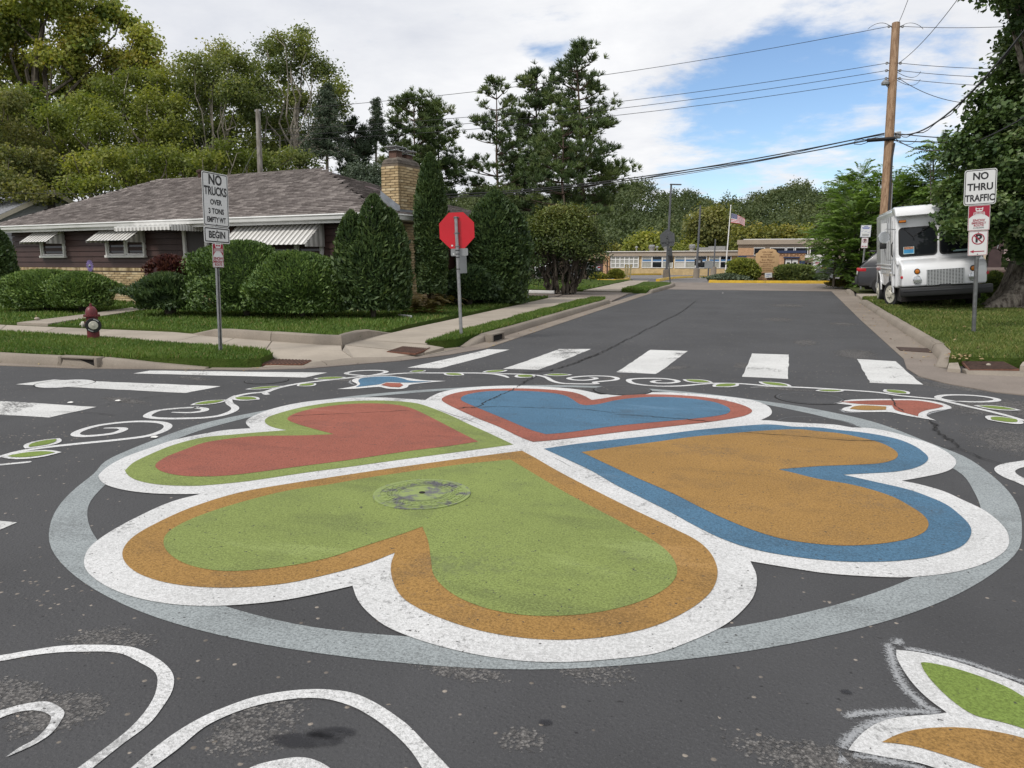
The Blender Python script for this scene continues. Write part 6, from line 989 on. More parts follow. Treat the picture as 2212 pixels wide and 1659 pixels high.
def broad(label,px,d,box,mat_,ln=.22,wd=.14,ncl=230,per=70,cr=.75,bark_='bark',seed=1,r0=.22,group=TREES,trunk=True,patches=None,name='leafy_tree',nlimb=14,lean=0,up=.5,shell=.45,lobes=8,basez=None,tlim=None,flatz=.7,depthk=.8):
    """tree whose crown fills box=(x0,x1,ytop,ybottom) of the photograph at distance d"""
    x0,x1,yt,yb=box; b=DG(px,d); k=PXW(d)
    c=D((x0+x1)/2,(yt+yb)/2,d); rx=(x1-x0)/2*k; rz=(yb-yt)/2*k
    t=thing(name,label,'tree',tuple(b),group=group)
    o=np.array(c-b); rad=(rx,rx*depthk,rz)
    cl,di=crown_clumps(o,rad,ncl,lobes,shell,seed)
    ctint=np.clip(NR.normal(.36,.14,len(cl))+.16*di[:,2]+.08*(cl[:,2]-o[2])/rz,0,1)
    if patches:
        for (dx,dz,r,v) in patches:
            q=np.exp(-(((cl[:,0]-o[0])/rx-dx)**2+((cl[:,2]-o[2])/rz-dz)**2)/r**2); w=(q>.5)&(NR.random(len(cl))<.8); ctint[w]=v+NR.normal(0,.08,w.sum())
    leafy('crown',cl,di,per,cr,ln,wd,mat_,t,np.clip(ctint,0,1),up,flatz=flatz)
    mb=MB(); top=Vector(o)+Vector((0,0,rz*.45)); pts=[Vector((0,0,-.2))]
    for i in range(1,7):
        s=i/6; pts.append(Vector((top.x*s**1.3+rnd.uniform(-.12,.12),top.y*s,top.z*s)))
    ix=np.random.default_rng(seed+5).choice(len(cl),min(nlimb,len(cl)),replace=False)
    limbs(mb,b,pts,r0,r0*.3,[cl[i]*.92+o*.08 for i in ix])
    mb.build('trunk',M[bark_],t,smooth=True,fix=False); return t
def bough_tree(label,px,d,blobs,mat_,ln=.2,wd=.13,per=75,cr=.55,bark_='bark',seed=1,r0=.2,group=TREES,patches=(),dens=1.,bias=.36,name='leafy_tree',up=.5,shell=.35,front=.5):
    """tree built bough by bough: blobs=(x,y,half width,half height) read off the photograph, at distance d"""
    rg=np.random.default_rng(seed); b=DG(px,d); k=PXW(d); t=thing(name,label,'tree',tuple(b),group=group)
    right=np.array((math.cos(YAW),math.sin(YAW),0)); fwd=np.array((-math.sin(YAW),math.cos(YAW),0)); up_=np.array((0,0,1.)); cl=[];di=[];tt=[];cen=[]
    for bx,by,w,h in blobs:
        dz=rg.uniform(-1.,1.)*1.6; q=np.array(D(bx,by,d+dz)-b); wx,wz=w*k,h*k; m=max(6,int(9.*wx*wz*dens*math.pi/1.6)); cen.append(q)
        # a bough is itself a few ragged sprays
        sub=rg.normal(size=(5,3)); sub/=np.linalg.norm(sub,axis=1,keepdims=True); dd=rg.normal(size=(m,3)); dd/=np.linalg.norm(dd,axis=1,keepdims=True)
        g=rg.integers(0,5,m); r=shell+(1-shell)*rg.random(m)**.7; o=sub[g]*.48*rg.random((5,1))[g]+dd*(r*.72)[:,None]
        P_=q+np.outer(o[:,0]*wx,right)+np.outer(o[:,1]*wx*.9,fwd)+np.outer(o[:,2]*wz,up_); base=rg.normal(bias,.09)
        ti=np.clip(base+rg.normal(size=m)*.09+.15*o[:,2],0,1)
        for (X,Y,rr,v) in patches:
            if (bx-X)**2+(by-Y)**2<rr*rr: k2=rg.random(m)<.65; ti[k2]=np.clip(v+rg.normal(size=k2.sum())*.10,0,1)
        cl.append(P_); di.append(np.outer(dd[:,0],right)+np.outer(dd[:,1],fwd)+np.outer(dd[:,2],up_)); tt.append(ti)
    cl=np.concatenate(cl);di=np.concatenate(di);tt=np.concatenate(tt)
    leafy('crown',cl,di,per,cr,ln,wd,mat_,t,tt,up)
    mb=MB(); top=cen[int(np.argmax([c[2] for c in cen]))]*.92; T=[Vector((0,0,-.2))]
    for i in range(1,8):
        u=i/7; T.append(Vector(tuple(top*np.array((u**1.5,u**1.5,u))-fwd*front*math.sin(math.pi*u)*1.2))+Vector((rg.normal()*.12,rg.normal()*.12,0)))
    mb.tube(T,[r0*(1-.85*i/7) for i in range(8)],8)
    for c in cen:
        c=Vector(tuple(c-fwd*front*1.3)); a=T[1+int(rg.integers(0,4))]
        if a.z>c.z-.3: a=T[1]
        L=(c-a).length; m_=a.lerp(c,.45)+Vector((0,0,.12*L)); pp=[]
        for u in np.linspace(0,1,8): pp.append(a*(1-u)**2+m_*2*u*(1-u)+c*u*u+Vector((rg.normal(),rg.normal(),rg.normal()))*.035*L*(0<u<1))
        mb.tube(pp,[r0*.33*(1-.88*u)+.008 for u in np.linspace(0,1,8)],5,cap=False)
        for _ in range(2):
            p=pp[int(rg.integers(3,7))]; e=p+Vector((rg.normal(),rg.normal(),abs(rg.normal())))*.16*min(L,3.); mb.tube([p,p.lerp(e,.5)+Vector((0,0,.05*L)),e],[.026,.016,.006],4,cap=False)
    mb.build('trunk',M[bark_],t,smooth=True,fix=False); return t
# the tall yellowing tree at the far left and the row beside it
bough_tree('tall spreading cottonwood with yellow patches at the far left, its top out of frame',105,44,[(120,-10,120,60),(30,60,80,60),(180,75,62,50),(272,48,28,26),(305,85,38,34),(255,125,60,40),(312,135,38,26),(130,120,70,40),(205,180,60,36),(55,140,60,50),(-60,60,90,110),(-40,190,70,70),(332,160,22,16),(225,20,34,30),(150,205,40,30),(90,-80,120,70),(60,230,60,50),(190,240,60,45)],M['lf_cotton'],.20,.155,120,.6,'bark',3,.5,patches=((180,75,40,.62),(255,125,50,.58),(312,135,40,.62),(55,140,40,.66),(332,160,30,.72)),dens=.85,bias=.34)
bough_tree('olive brown tree at the left picture edge in front of the cottonwood',-15,37,[(25,215,50,45),(0,290,60,60),(60,285,42,42),(95,335,40,45),(-40,250,50,100),(20,365,60,50),(120,390,50,40),(60,400,60,40)],M['lf_olive'],.15,.10,90,.5,'bark',5,.16,dens=.8)
bough_tree('bright green tree with pale forked limbs, left of the tall roof line',372,39,[(290,165,42,32),(350,175,44,38),(330,228,50,42),(280,235,44,38),(365,285,52,46),(310,300,50,42),(385,230,34,40),(330,345,64,36),(400,345,46,36),(250,190,36,28)],M['lf_green'],.15,.10,100,.5,'bark_pale',7,.15,front=.45)
bough_tree('green tree beside the cottonwood above the left roof slope',235,37,[(190,250,52,44),(155,310,52,46),(235,285,46,44),(215,350,64,40),(150,370,50,40),(270,350,44,36),(120,260,36,36)],M['lf_green'],.15,.10,100,.5,'bark',8,.15,bias=.28)
bough_tree('dark green tree with two rounded tops behind the roof ridge',470,41,[(430,150,44,38),(396,195,34,36),(470,112,40,30),(502,140,40,36),(440,215,54,44),(500,208,46,44),(420,285,50,46),(488,285,54,44),(532,172,28,34),(475,348,70,36),(405,340,40,36),(455,165,40,36),(384,160,20,30),(540,225,38,46)],M['lf_dark'],.155,.095,100,.5,'bark_pale',11,.16,front=.45)
bough_tree('tallest dark green tree behind the house right of the grey pole',640,42,[(580,112,34,32),(640,100,36,28),(618,148,54,38),(560,190,36,38),(690,150,40,34),(722,192,30,34),(650,215,54,40),(590,255,50,40),(703,250,34,42),(640,305,60,40),(565,325,44,40),(736,232,15,20),(668,120,30,26),(600,85,18,18),(655,78,18,16),(545,150,26,34)],M['lf_dark'],.155,.095,100,.5,'bark_pale',13,.17,front=.45)
bough_tree('low bright green tree just over the left roof slope',215,33,[(190,360,46,38),(240,345,44,34),(160,400,40,32),(225,400,60,34),(275,375,36,30)],M['lf_green'],.15,.1,75,.42,'bark',17,.09,bias=.34)
bough_tree('low dark olive tree over the neighbour roof',60,35,[(40,345,50,40),(100,370,50,40),(0,390,60,50),(70,415,70,36),(140,410,40,36)],M['lf_olive'],.16,.11,75,.45,'bark',19,.12,bias=.22)
bough_tree('shadowy green tree low behind the middle of the roof',340,34,[(310,345,46,36),(370,340,46,40),(340,390,70,30),(410,365,40,34)],M['lf_green'],.15,.1,75,.42,'bark',23,.1,bias=.2)  # low bias puts the shade of the low trees into their leaf colour
bough_tree('shadowy green tree low behind the roof, left of the grey pole',500,35,[(450,345,40,36),(500,330,46,40),(540,355,40,36),(480,385,64,28)],M['lf_green'],.15,.1,75,.42,'bark_pale',29,.1,bias=.22)  # shade painted in by the darker leaf tint, as on the tree before
bough_tree('dark low tree behind the roof, right of the grey pole',610,36,[(590,340,40,36),(640,345,40,34),(620,380,60,30),(675,365,34,30)],M['lf_dark'],.15,.1,75,.42,'bark',31,.1,bias=.3)
bough_tree('dim wall of distant foliage behind the left row of trees',300,50,[(x,y,52,44) for x in range(-20,680,70) for y in (200,260,320,380) if y>230 or x>120],M['lf_green'],.24,.16,60,.75,'bark',37,.2,bias=.2,dens=.4)
# conifers ------------------------------------------------------------------
def needle_tufts(p,d,per,L,w):
    n=len(p); c=np.repeat(p,per,0); dd=np.repeat(d,per,0)+unit(n*per)*.85; dd/=np.linalg.norm(dd,axis=1,keepdims=True)
    s=L*(.7+.5*NR.random(n*per))[:,None]; b=np.cross(dd,unit(n*per)); b/=np.linalg.norm(b,axis=1,keepdims=True)+1e-9
    v=np.empty((n*per,4,3)); v[:,0]=c-b*w*.5; v[:,1]=c+b*w*.5; v[:,2]=c+dd*s+b*w*.25; v[:,3]=c+dd*s-b*w*.25; return v.reshape(-1,3)
def pine(label,px,d,ytop,ybase,w,seed,zlow=.3,r0=.18,n_wh=14,group='pines beyond the house',mat_='lf_pine',dens=1.,lean=0.,topw=.35,tint0=.35,peak=.35):
    rg=np.random.default_rng(seed); b=DG(px,d); top=D(px+lean,ytop,d)-b; H_=top.z; k=PXW(d); W=w/2*k
    t=thing('pine_tree',label,'tree',tuple(b),group=group); mb=MB()
    pts=[Vector((top.x*s**1.2+ (rg.random()-.5)*.15*(0<s<1),top.y*s,H_*s-.1)) for s in np.linspace(0,1,9)]
    mb.tube(pts,[r0*(1-.85*s) for s in np.linspace(0,1,9)],8)
    P_,D_,Tn=[],[],[]
    for i in range(n_wh):
        s=zlow+(1-zlow)*(i+.5)/n_wh; z=H_*s; q=(s-zlow)/(1-zlow); prof=(topw+(1-topw)*(1-abs(q-peak)/max(peak,1-peak))) if q>peak else (.75+.25*q/peak)
        if q>.93: prof*=.55
        for j in range(rg.integers(4,7)):
            a=rg.random()*2*math.pi; L=W*prof*(.55+.55*rg.random()); rise=(.05+.5*q)*L+rg.normal()*.15
            i0=min(7,int(s*8)); ax=pts[i0].lerp(pts[i0+1],s*8-i0); e=ax+Vector((math.cos(a)*L,math.sin(a)*L,rise)); m=ax.lerp(e,.55)+Vector((0,0,-.10*L))
            br=[ax*(1-u)**2+m*2*u*(1-u)+e*u*u for u in np.linspace(0,1,6)]
            mb.tube(br,[max(.012,.055*(1-.8*u)*(r0/.18)) for u in np.linspace(0,1,6)],4,cap=False)
            tn=np.clip(rg.normal(tint0,.16)+.1*q,0,1)
            nt=int((4+L*5.6)*dens)
            for _ in range(nt):
                u=.35+.65*rg.random()**.7; p=ax*(1-u)**2+m*2*u*(1-u)+e*u*u; sp=.12+.28*u*L*.5
                off=Vector((rg.normal()*sp,rg.normal()*sp,abs(rg.normal())*.16)); dd=(e-ax).normalized()*.5+Vector((0,0,.7))+off*.6
                P_.append(tuple(p+off)); D_.append(tuple(dd.normalized())); Tn.append(np.clip(tn+rg.normal()*.1,0,1))
    for u in (1.,.985,.96): P_.append(tuple(pts[-1]*u)); D_.append((0,0,1)); Tn.append(.5)
    per=20; v=needle_tufts(np.array(P_),np.array(D_),per,.34,.045); link('crown',np_mesh('crown',v,4,np.repeat(np.array(Tn),per)),M[mat_],t)
    mb.build('trunk',M['bark_pine'],t,smooth=True,fix=False); return t
pine('slender open pine at the left of the tall pine group',1072,48,175,610,160,41,.28,.15,13,dens=.8,peak=.3)
pine('dense dark pine in the middle of the tall pine group',1150,51,160,610,165,43,.28,.19,16,dens=1.35,tint0=.2,lean=10)
pine('tallest pine standing at the right of the pine group',1262,47,100,610,215,45,.27,.2,18,dens=1.25,lean=-18,topw=.3,peak=.18)
pine('pine with drooping right branches low in the pine group',1215,45,255,610,250,46,.30,.15,10,dens=1.,peak=.2)
pine('pine with several leaders showing left of the arborvitae column',893,46,212,600,125,51,.36,.14,14,dens=1.1,topw=.55)
pine('pine showing between the chimney and the arborvitae column',945,47,222,600,115,53,.36,.13,13,dens=1.1,topw=.5)
pine('small pine top left of the chimney',857,49,260,600,85,55,.5,.1,8,dens=1.)
pine('short dark conifer low beside the roof vent',765,44,265,600,110,57,.4,.12,10,mat_='lf_spruce',dens=1.6,tint0=.15)
# spruces with short needles
def spruce(label,px,d,ytop,ybot,w,seed,trunk_from=None,group='spruces beyond the house',mat_='lf_spruce',bare=0.,nb=150,rag=.25,pale=True):
    rg=np.random.default_rng(seed); b=DG(px,d); top=D(px,ytop,d)-b; bot=D(px,ybot,d)-b; k=PXW(d); W=w/2*k
    t=thing('spruce_tree',label,'tree',tuple(b),group=group); mb=MB(); P_,N_=[],[]
    mb.tube([Vector((0,0,-.1)),Vector((top.x*.3,top.y*.3,top.z*.3)),Vector((top.x*.6,top.y*.6,top.z*.6)),top],[.16,.13,.08,.02],8)
    for i in range(nb):
        q=rg.random()**1.2; z=bot.z+(top.z-bot.z)*q; ax=Vector((top.x*z/top.z,top.y*z/top.z,z)); a=rg.random()*2*math.pi; L=W*(1-q)**.75*(1-rag+2*rag*rg.random())+.12
        e=ax+Vector((math.cos(a)*L,math.sin(a)*L,-.22*L)); mb.tube([ax,ax.lerp(e,.5)+Vector((0,0,.06*L)),e],[.03,.02,.008],3,cap=False)
        m=int(10+L*30); u=rg.random(m)**.7
        for uu in u: P_.append(tuple(ax.lerp(e,uu)+Vector((rg.normal()*.09,rg.normal()*.09,rg.normal()*.07-.04)))); N_.append((rg.normal()*.5,rg.normal()*.5,.9))
    for _ in range(bare.__int__() if bare else 0):
        z=bot.z*(.55+.45*rg.random()); ax=Vector((top.x*z/top.z,top.y*z/top.z,z)); a=rg.random()*6.28; L=W*.9*(.4+.8*rg.random()); mb.tube([ax,ax+Vector((math.cos(a)*L*.5,math.sin(a)*L*.5,.12*L)),ax+Vector((math.cos(a)*L,math.sin(a)*L,-.12*L))],[.025,.018,.006],3,cap=False)
    P_=np.array(P_); N_=np.array(N_); N_/=np.linalg.norm(N_,axis=1,keepdims=True); n=len(P_); per=3
    v=leaf_quads(np.repeat(P_,per,0)+NR.normal(size=(n*per,3))*.05,unit(n*per)*.7+np.repeat(N_,per,0)*.3,.17,.06); v=v
    link('crown',np_mesh('crown',v,4,np.clip(NR.normal(.4,.2,n*per),0,1)),M[mat_],t); mb.build('trunk',M['bark_pale' if pale else 'bark'],t,smooth=True,fix=False); return t
spruce('ragged spruce with bare pale trunk behind the right end of the roof',706,40,180,330,105,61,bare=26,nb=170,rag=.4)
spruce('little spruce top on a long bare trunk left of the chimney',812,45,214,300,42,63,bare=0,nb=90,rag=.2)
broad('low blue green juniper mass behind the roof vent',790,34,(715,905,345,450),M['lf_spruce'],.12,.06,190,90,.5,'bark',67,.1,name='juniper_tree',group='spruces beyond the house',nlimb=8)
# clipped shrubs ------------------------------------------------------------
def shrub(label,px,d,box,mat_,n=9000,ln=.075,wd=.04,seed=1,group='shrubs along the brown house',name='shrub',spires=None,cat='shrub',lump=.21,depthk=.8,flat=2.2,stem='bark',base=None,tint0=.38,vert=0.,thick=.16,sprig=None):
    """dense rounded shrub filling box=(x0,x1,ytop,ybottom): leaf shell over an opaque dark core"""
    x0,x1,yt,yb=box; b=DG(px,d,.12); k=PXW(d); rg=np.random.default_rng(seed)
    topz=D((x0+x1)/2,yt,d).z-b.z; botz=max(0.,D((x0+x1)/2,yb,d).z-b.z); cx_=((x0+x1)/2-px)*k; rx=(x1-x0)/2*k
    t=thing(name,label,cat,tuple(b),group=group)
    right=Vector((math.cos(YAW),math.sin(YAW),0)); fwd=Vector((-math.sin(YAW),math.cos(YAW),0))
    parts=spires or [(0,1,1.)]   # (offset in rx, width fraction, height fraction)
    Vs=[];Ns=[];Z=[]
    tot=sum(w_*h for _,w_,h in parts)
    for (ox,w_,h) in parts:
        m=int(n*w_*h/tot); z=rg.random(m); ang=rg.random(m)*2*math.pi
        zz=z; prof=np.where(zz<.35,.86+.14*zz/.35,np.clip(1-((zz-.35)/.65)**flat,0,1)**.5 if not vert else np.clip(1-((zz-.35)/.65)**vert,0,1)**.75)
        # uneven lumps
        L=np.zeros(m)
        for _ in range(34):
            a0=rg.random()*6.28; z0=rg.random(); L+=np.exp(-((np.angle(np.exp(1j*(ang-a0))))**2/.12+(zz-z0)**2/.012))*rg.normal()*lump
        dep=1-thick*rg.random(m)**1.5+np.where(rg.random(m)<.24,.15*rg.random(m),0); rr=(prof*(1+L)*dep+.02)
        x=np.cos(ang)*rr*rx*w_; y=np.sin(ang)*rr*rx*depthk*w_; Zz=botz+(topz-botz)*h*(zz*(1+.06*L))
        nx=np.cos(ang)*1.; ny=np.sin(ang); nz=(zz-.3)*1.3
        X=np.outer(x+ox*rx+cx_,np.array(right))+np.outer(y,np.array(fwd)); X[:,2]+=Zz
        N_=np.outer(nx,np.array(right))+np.outer(ny,np.array(fwd)); N_[:,2]+=nz
        Vs.append(X);Ns.append(N_);Z.append(zz)
    X=np.concatenate(Vs);N_=np.concatenate(Ns);m=len(X); N_/=np.linalg.norm(N_,axis=1,keepdims=True)+1e-9
    out=N_.copy(); nr=np.cross(out,unit(m)); nr/=np.linalg.norm(nr,axis=1,keepdims=True)+1e-9; nr=nr*.75+out*.5; nr/=np.linalg.norm(nr,axis=1,keepdims=True)
    al=out*.7; al[:,2]+=.9 if vert or sprig else .4
    s=.6+1.1*rg.random(m); v=leaf_quads(X,nr,ln*1.25*s,wd*1.15*s,0,al.copy())
    cl=np.sin(X[:,0]*5.1+seed)*np.sin(X[:,1]*4.3)*np.sin(X[:,2]*6.2+1.3); ti=np.clip(tint0+.12*cl+NR.normal(0,.19,m),0,1)
    link('foliage',np_mesh('foliage',v,4,ti),mat_,t)
    mb=MB()
    for (ox,w_,h) in parts:
        c=right*(ox*rx+cx_); H_=(topz-botz)*h
        prof=[(rx*w_*.50,botz+.02),(rx*w_*.68,botz+H_*.2),(rx*w_*.70,botz+H_*.45),(rx*w_*(.42 if vert else .58),botz+H_*.70),(rx*w_*.08,botz+H_*.88)]
        b0=len(mb.v); mb.lathe(prof,12,(0,0,0)); 
        for i in range(b0,len(mb.v)):
            p=mb.v[i]; q=right*p[0]+fwd*(p[1]*depthk)+c; mb.v[i]=(q.x,q.y,p[2])
    mb.build('dark_core',M['bark'] if False else mat_,t,smooth=True)  # opaque core in the darkest leaf tone, standing in for shaded inner foliage
    mb=MB()
    for i in range(7):
        a=i*2.4; mb.tube([Vector((0,0,-.1))+right*(cx_),Vector((math.cos(a)*.12,math.sin(a)*.12,.25*topz))+right*cx_,Vector((math.cos(a)*rx*.4,math.sin(a)*rx*.35,.7*topz))+right*cx_],[.04,.03,.01],5)
    mb.build('stems',M[stem],t,fix=False); return t
SH='shrubs along the brown house'
shrub('broad trimmed yew bush nearest the lawn below the picture window',650,17.6,(540,754,545,672),M['lf_yew'],24000,.058,.026,2,depthk=.7,sprig=1)
shrub('tall dark yew bush behind the no trucks sign post',520,18.2,(403,650,520,668),M['lf_yew'],24000,.058,.026,3,depthk=.6,sprig=1,tint0=.3)
shrub('arborvitae with several pointed tops in front of the chimney',805,17.6,(722,884,423,668),M['lf_arb'],24000,.085,.035,4,name='arborvitae',cat='shrub',spires=[(-.5,.52,.86),(.1,.6,1.0),(.52,.5,.88),(0,.98,.7)],vert=2.6,lump=.08)
shrub('tall narrow arborvitae column right of the chimney',934,19.6,(899,966,338,632),M['lf_arb'],16000,.085,.035,5,name='arborvitae',vert=3.2,lump=.06,tint0=.36)
shrub('big rounded arborvitae behind the stop sign',1072,22.5,(1000,1142,415,652),M['lf_arb'],24000,.09,.04,6,name='arborvitae',vert=2.3,lump=.1,tint0=.32)
shrub('spreading yew bush at the left picture edge',120,20.2,(-10,190,583,662),M['lf_yew'],20000,.06,.026,7,depthk=.6,sprig=1,tint0=.5)
shrub('low rounded yew bush left of the garden ornaments',180,19.6,(100,238,588,660),M['lf_yew'],13000,.06,.026,8,depthk=.7,sprig=1,tint0=.5)
shrub('dark evergreen at the left picture edge against the neighbour house',-8,22,(-40,27,490,600),M['lf_arb'],6000,.08,.035,9,name='arborvitae',vert=2.5)
shrub('dark ragged juniper bush at the end of the garden walk',355,18.3,(288,424,592,664),M['lf_arb'],13000,.10,.03,10,depthk=.8,lump=.34,tint0=.3,sprig=1,thick=.4)
shrub('purple red barberry bush beside the garden walk',368,18.9,(305,425,552,640),M['lf_red'],9000,.07,.035,11,lump=.4,tint0=.4,thick=.4,sprig=1)
shrub('dark low shrub between the fern and the stop sign',1010,21.5,(950,1075,575,645),M['lf_arb'],8000,.09,.05,12,lump=.2,tint0=.15)
# wide tree-like arborvitae on bare curving stems
def stem_tree():
    d=29.; b=DG(1215,d,.1); k=PXW(d); t=thing('arborvitae','wide flat topped arborvitae on bare curving stems beside the driveway','shrub',tuple(b),group=SH)
    rg=np.random.default_rng(77); mb=MB(); right=Vector((math.cos(YAW),math.sin(YAW),0)); fwd=Vector((-math.sin(YAW),math.cos(YAW),0)); zt=D(1215,450,d).z-b.z; zm=D(1215,526,d).z-b.z; W=88*k
    cl=[];di=[]
    for i in range(330):
        a=rg.random()*6.28; r=rg.random()**.5; q=(1-r**2.6); z=zm+(zt-zm)*q*(.35+.65*rg.random()**.5)-.25*(r>.8)*rg.random()-.5*r**3*rg.random()
        cl.append(right*(math.cos(a)*W*r)+fwd*(math.sin(a)*W*.75*r)+Vector((0,0,z))); di.append((math.cos(a)*r,math.sin(a)*r,.6))
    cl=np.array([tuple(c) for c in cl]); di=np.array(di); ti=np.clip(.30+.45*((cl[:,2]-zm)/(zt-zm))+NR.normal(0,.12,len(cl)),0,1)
    leafy('crown',cl,di,75,.34,.11,.05,M['lf_arby'],t,ti,.6)
    hang=[];hd=[]
    for i in range(24):
        a=rg.random()*6.28; r=.75+.3*rg.random(); hang.append(tuple(right*(math.cos(a)*W*r)+fwd*(math.sin(a)*W*.75*r)+Vector((0,0,zm*(.55+.5*rg.random()))))); hd.append((math.cos(a),math.sin(a),0))
    leafy('low_sprays',np.array(hang),np.array(hd),55,.3,.11,.05,M['lf_arb'],t,None,.4)
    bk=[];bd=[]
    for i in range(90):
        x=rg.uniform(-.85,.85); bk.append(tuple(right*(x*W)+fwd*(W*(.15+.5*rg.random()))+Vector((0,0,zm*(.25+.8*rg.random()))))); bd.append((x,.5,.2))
    leafy('shade_sprays',np.array(bk),np.array(bd),60,.35,.11,.05,M['lf_arb'],t,np.full(90,.12),.4)  # sprays added behind the stems, tinted dark to give the interior its shade
    for i in range(26):
        a=i*2.39; r=.35+.6*rg.random(); e=right*(math.cos(a)*W*r)+fwd*(math.sin(a)*W*.7*r)+Vector((0,0,zm*(.95+.25*rg.random()))); s=right*(math.cos(a)*.5)+fwd*(math.sin(a)*.4)
        m1=right*(math.cos(a)*W*r*.55)+fwd*(math.sin(a)*W*.4*r)+Vector((0,0,zm*.22)); pts=[]
        for u in np.linspace(0,1,9):
            p=s*(1-u)**2+m1*2*u*(1-u)+e*u*u; pts.append(p+Vector((rg.normal()*.05,rg.normal()*.05,rg.normal()*.04))*(0<u<1))
        mb.tube(pts,[.05*(1-.75*u)+.01 for u in np.linspace(0,1,9)],6,cap=False)
        for _ in range(3):
            u=.4+.5*rg.random(); p=pts[int(u*8)]; q=p+Vector((rg.normal()*.35,rg.normal()*.35,.5+.4*rg.random())); mb.tube([p,p.lerp(q,.5)+Vector((rg.normal()*.08,rg.normal()*.08,0)),q],[.02,.014,.006],4,cap=False)
    mb.build('stems',M['bark'],t,smooth=True,fix=False)
stem_tree()
# fern clump
def fern(label,px,d,w,h,seed,n=70,mat_='lf_fern'):
    rg=np.random.default_rng(seed); b=DG(px,d,.12); t=thing('fern',label,'fern',tuple(b)); V=[];T=[]
    for i in range(n):
        a=rg.random()*6.28; L=(.4+.7*rg.random())*w; s=Vector((rg.normal()*w*.5,rg.normal()*w*.25,0)); tn=rg.random()
        m=14; prev=None
        for j in range(m):
            u=j/(m-1); p=s+Vector((math.cos(a)*L*u,math.sin(a)*L*u,h*(.7+.5*tn)*(1.7*u-1.15*u*u)))
            tang=Vector((math.cos(a),math.sin(a),1.2-2*u)).normalized(); sd=Vector((-math.sin(a),math.cos(a),0)); ll=.16*(1-abs(u-.4))*w*1.2
            for sg in (-1,1):
                q=p+sd*sg*ll+tang*.04; V+=[tuple(p),tuple(p+tang*.035),tuple(q),tuple(q-tang*.01)]; T.append(np.clip(tn*.7+rg.normal()*.12+.15,0,1))
    link('fronds',np_mesh('fronds',np.array(V),4,np.array(T)),M[mat_],t); return t
fern('clump of yellowing ferns at the foot of the chimney wall',915,18.6,.55,.75,5)
# ---------------------------------------------------------------- right side: maple, locust hedge
def maple():
    d=20.2; c=DG(2252,d,.12); t=thing('maple_tree','massive maple with furrowed trunk and dark leaves overhanging the white truck','tree',tuple(c)); rg=np.random.default_rng(5); mb=MB()
    right=Vector((math.cos(YAW),math.sin(YAW),0)); fwd=Vector((-math.sin(YAW),math.cos(YAW),0))
    n=56; ph=[rg.random()*6.28 for _ in range(6)]
    def nz(i,k): 
        a=2*math.pi*k/n; return 1+.05*math.sin(9*a+ph[0]+.35*i)+.045*math.sin(17*a+ph[1]-.3*i)+.035*math.sin(23*a+ph[2]+.5*i)+.05*math.sin(3*a+ph[3])
    hs=[-.15,.02,.12,.25,.42,.65,.95,1.3,1.75,2.3,3.0,3.8,4.8]; rs=[1.5,1.38,1.22,1.08,.97,.88,.81,.76,.73,.72,.70,.66,.6]
    pts=[right*(.05*h+.02*h*h*.3)+Vector((0,0,h)) for h in hs]; mb.tube(pts,rs,n,noise=nz)
    root=[right*-.7+fwd*-.35+Vector((0,0,.40)),right*-1.05+fwd*-.5+Vector((0,0,.22)),right*-1.45+fwd*-.62+Vector((0,0,.10)),right*-1.95+fwd*-.7+Vector((0,0,-.06))]; mb.tube(root,[.42,.30,.2,.08],14,noise=lambda i,k:1+.08*math.sin(5*k+i))
    root=[right*.4+fwd*-.9+Vector((0,0,.35)),right*.6+fwd*-1.3+Vector((0,0,.1)),right*.7+fwd*-1.8+Vector((0,0,-.1))]; mb.tube(root,[.4,.26,.1],14)
    # leaf masses: bearings and heights measured on the photograph, at their own distances
    blobs=[(2275,-20,19,75,110),(2262,70,19,85,80),(2190,165,19.3,58,55),(2215,240,18.8,85,70),(2135,245,19.3,42,40),(2125,320,19.3,70,48),(2085,345,19.6,38,36),(2200,350,18.5,90,70),(2140,410,19,75,48),(2078,425,19.4,42,32),(2215,450,18.4,80,60),(2130,458,18.2,44,30),(2062,468,19.0,20,14),(2078,496,17.9,14,12),(2300,320,19,120,250),(2300,-100,17,180,150),(2340,470,19.5,100,90),(2220,520,18.6,36,34),(2150,490,18.3,30,26)]
    cl=[];di=[]
    for px,py,dd,wx,wz in blobs:
        q=D(px,py,dd)-c; k=PXW(dd); m=int(10+wx*wz/170)
        dr=rg.normal(size=(m,3)); dr/=np.linalg.norm(dr,axis=1,keepdims=True); rr=.55+.45*rg.random(m)**.5
        P_=np.array(right)[None]*(dr[:,0]*rr*wx*k)[:,None]+np.array(fwd)[None]*(dr[:,1]*rr*wx*k*.9)[:,None]; P_[:,2]+=dr[:,2]*rr*wz*k; cl.append(P_+np.array(q)); di.append(dr)
    cl=np.concatenate(cl); di=np.concatenate(di)
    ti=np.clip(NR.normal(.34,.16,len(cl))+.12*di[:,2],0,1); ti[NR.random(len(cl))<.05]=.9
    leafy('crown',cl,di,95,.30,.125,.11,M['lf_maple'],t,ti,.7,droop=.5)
    ix=rg.choice(len(cl),26,replace=False)
    for i in ix:
        e=Vector(cl[i])*.97; a=pts[9+int(rg.integers(0,4))]; m_=a.lerp(e,.45)+Vector((0,0,.7)); pp=[a*(1-u)**2+m_*2*u*(1-u)+e*u*u for u in np.linspace(0,1,8)]; mb.tube(pp,[.16*(1-u)**.8+.012 for u in np.linspace(0,1,8)],6,cap=False)
    mb.build('trunk',M['bark_maple'],t,smooth=True,fix=False)
maple()
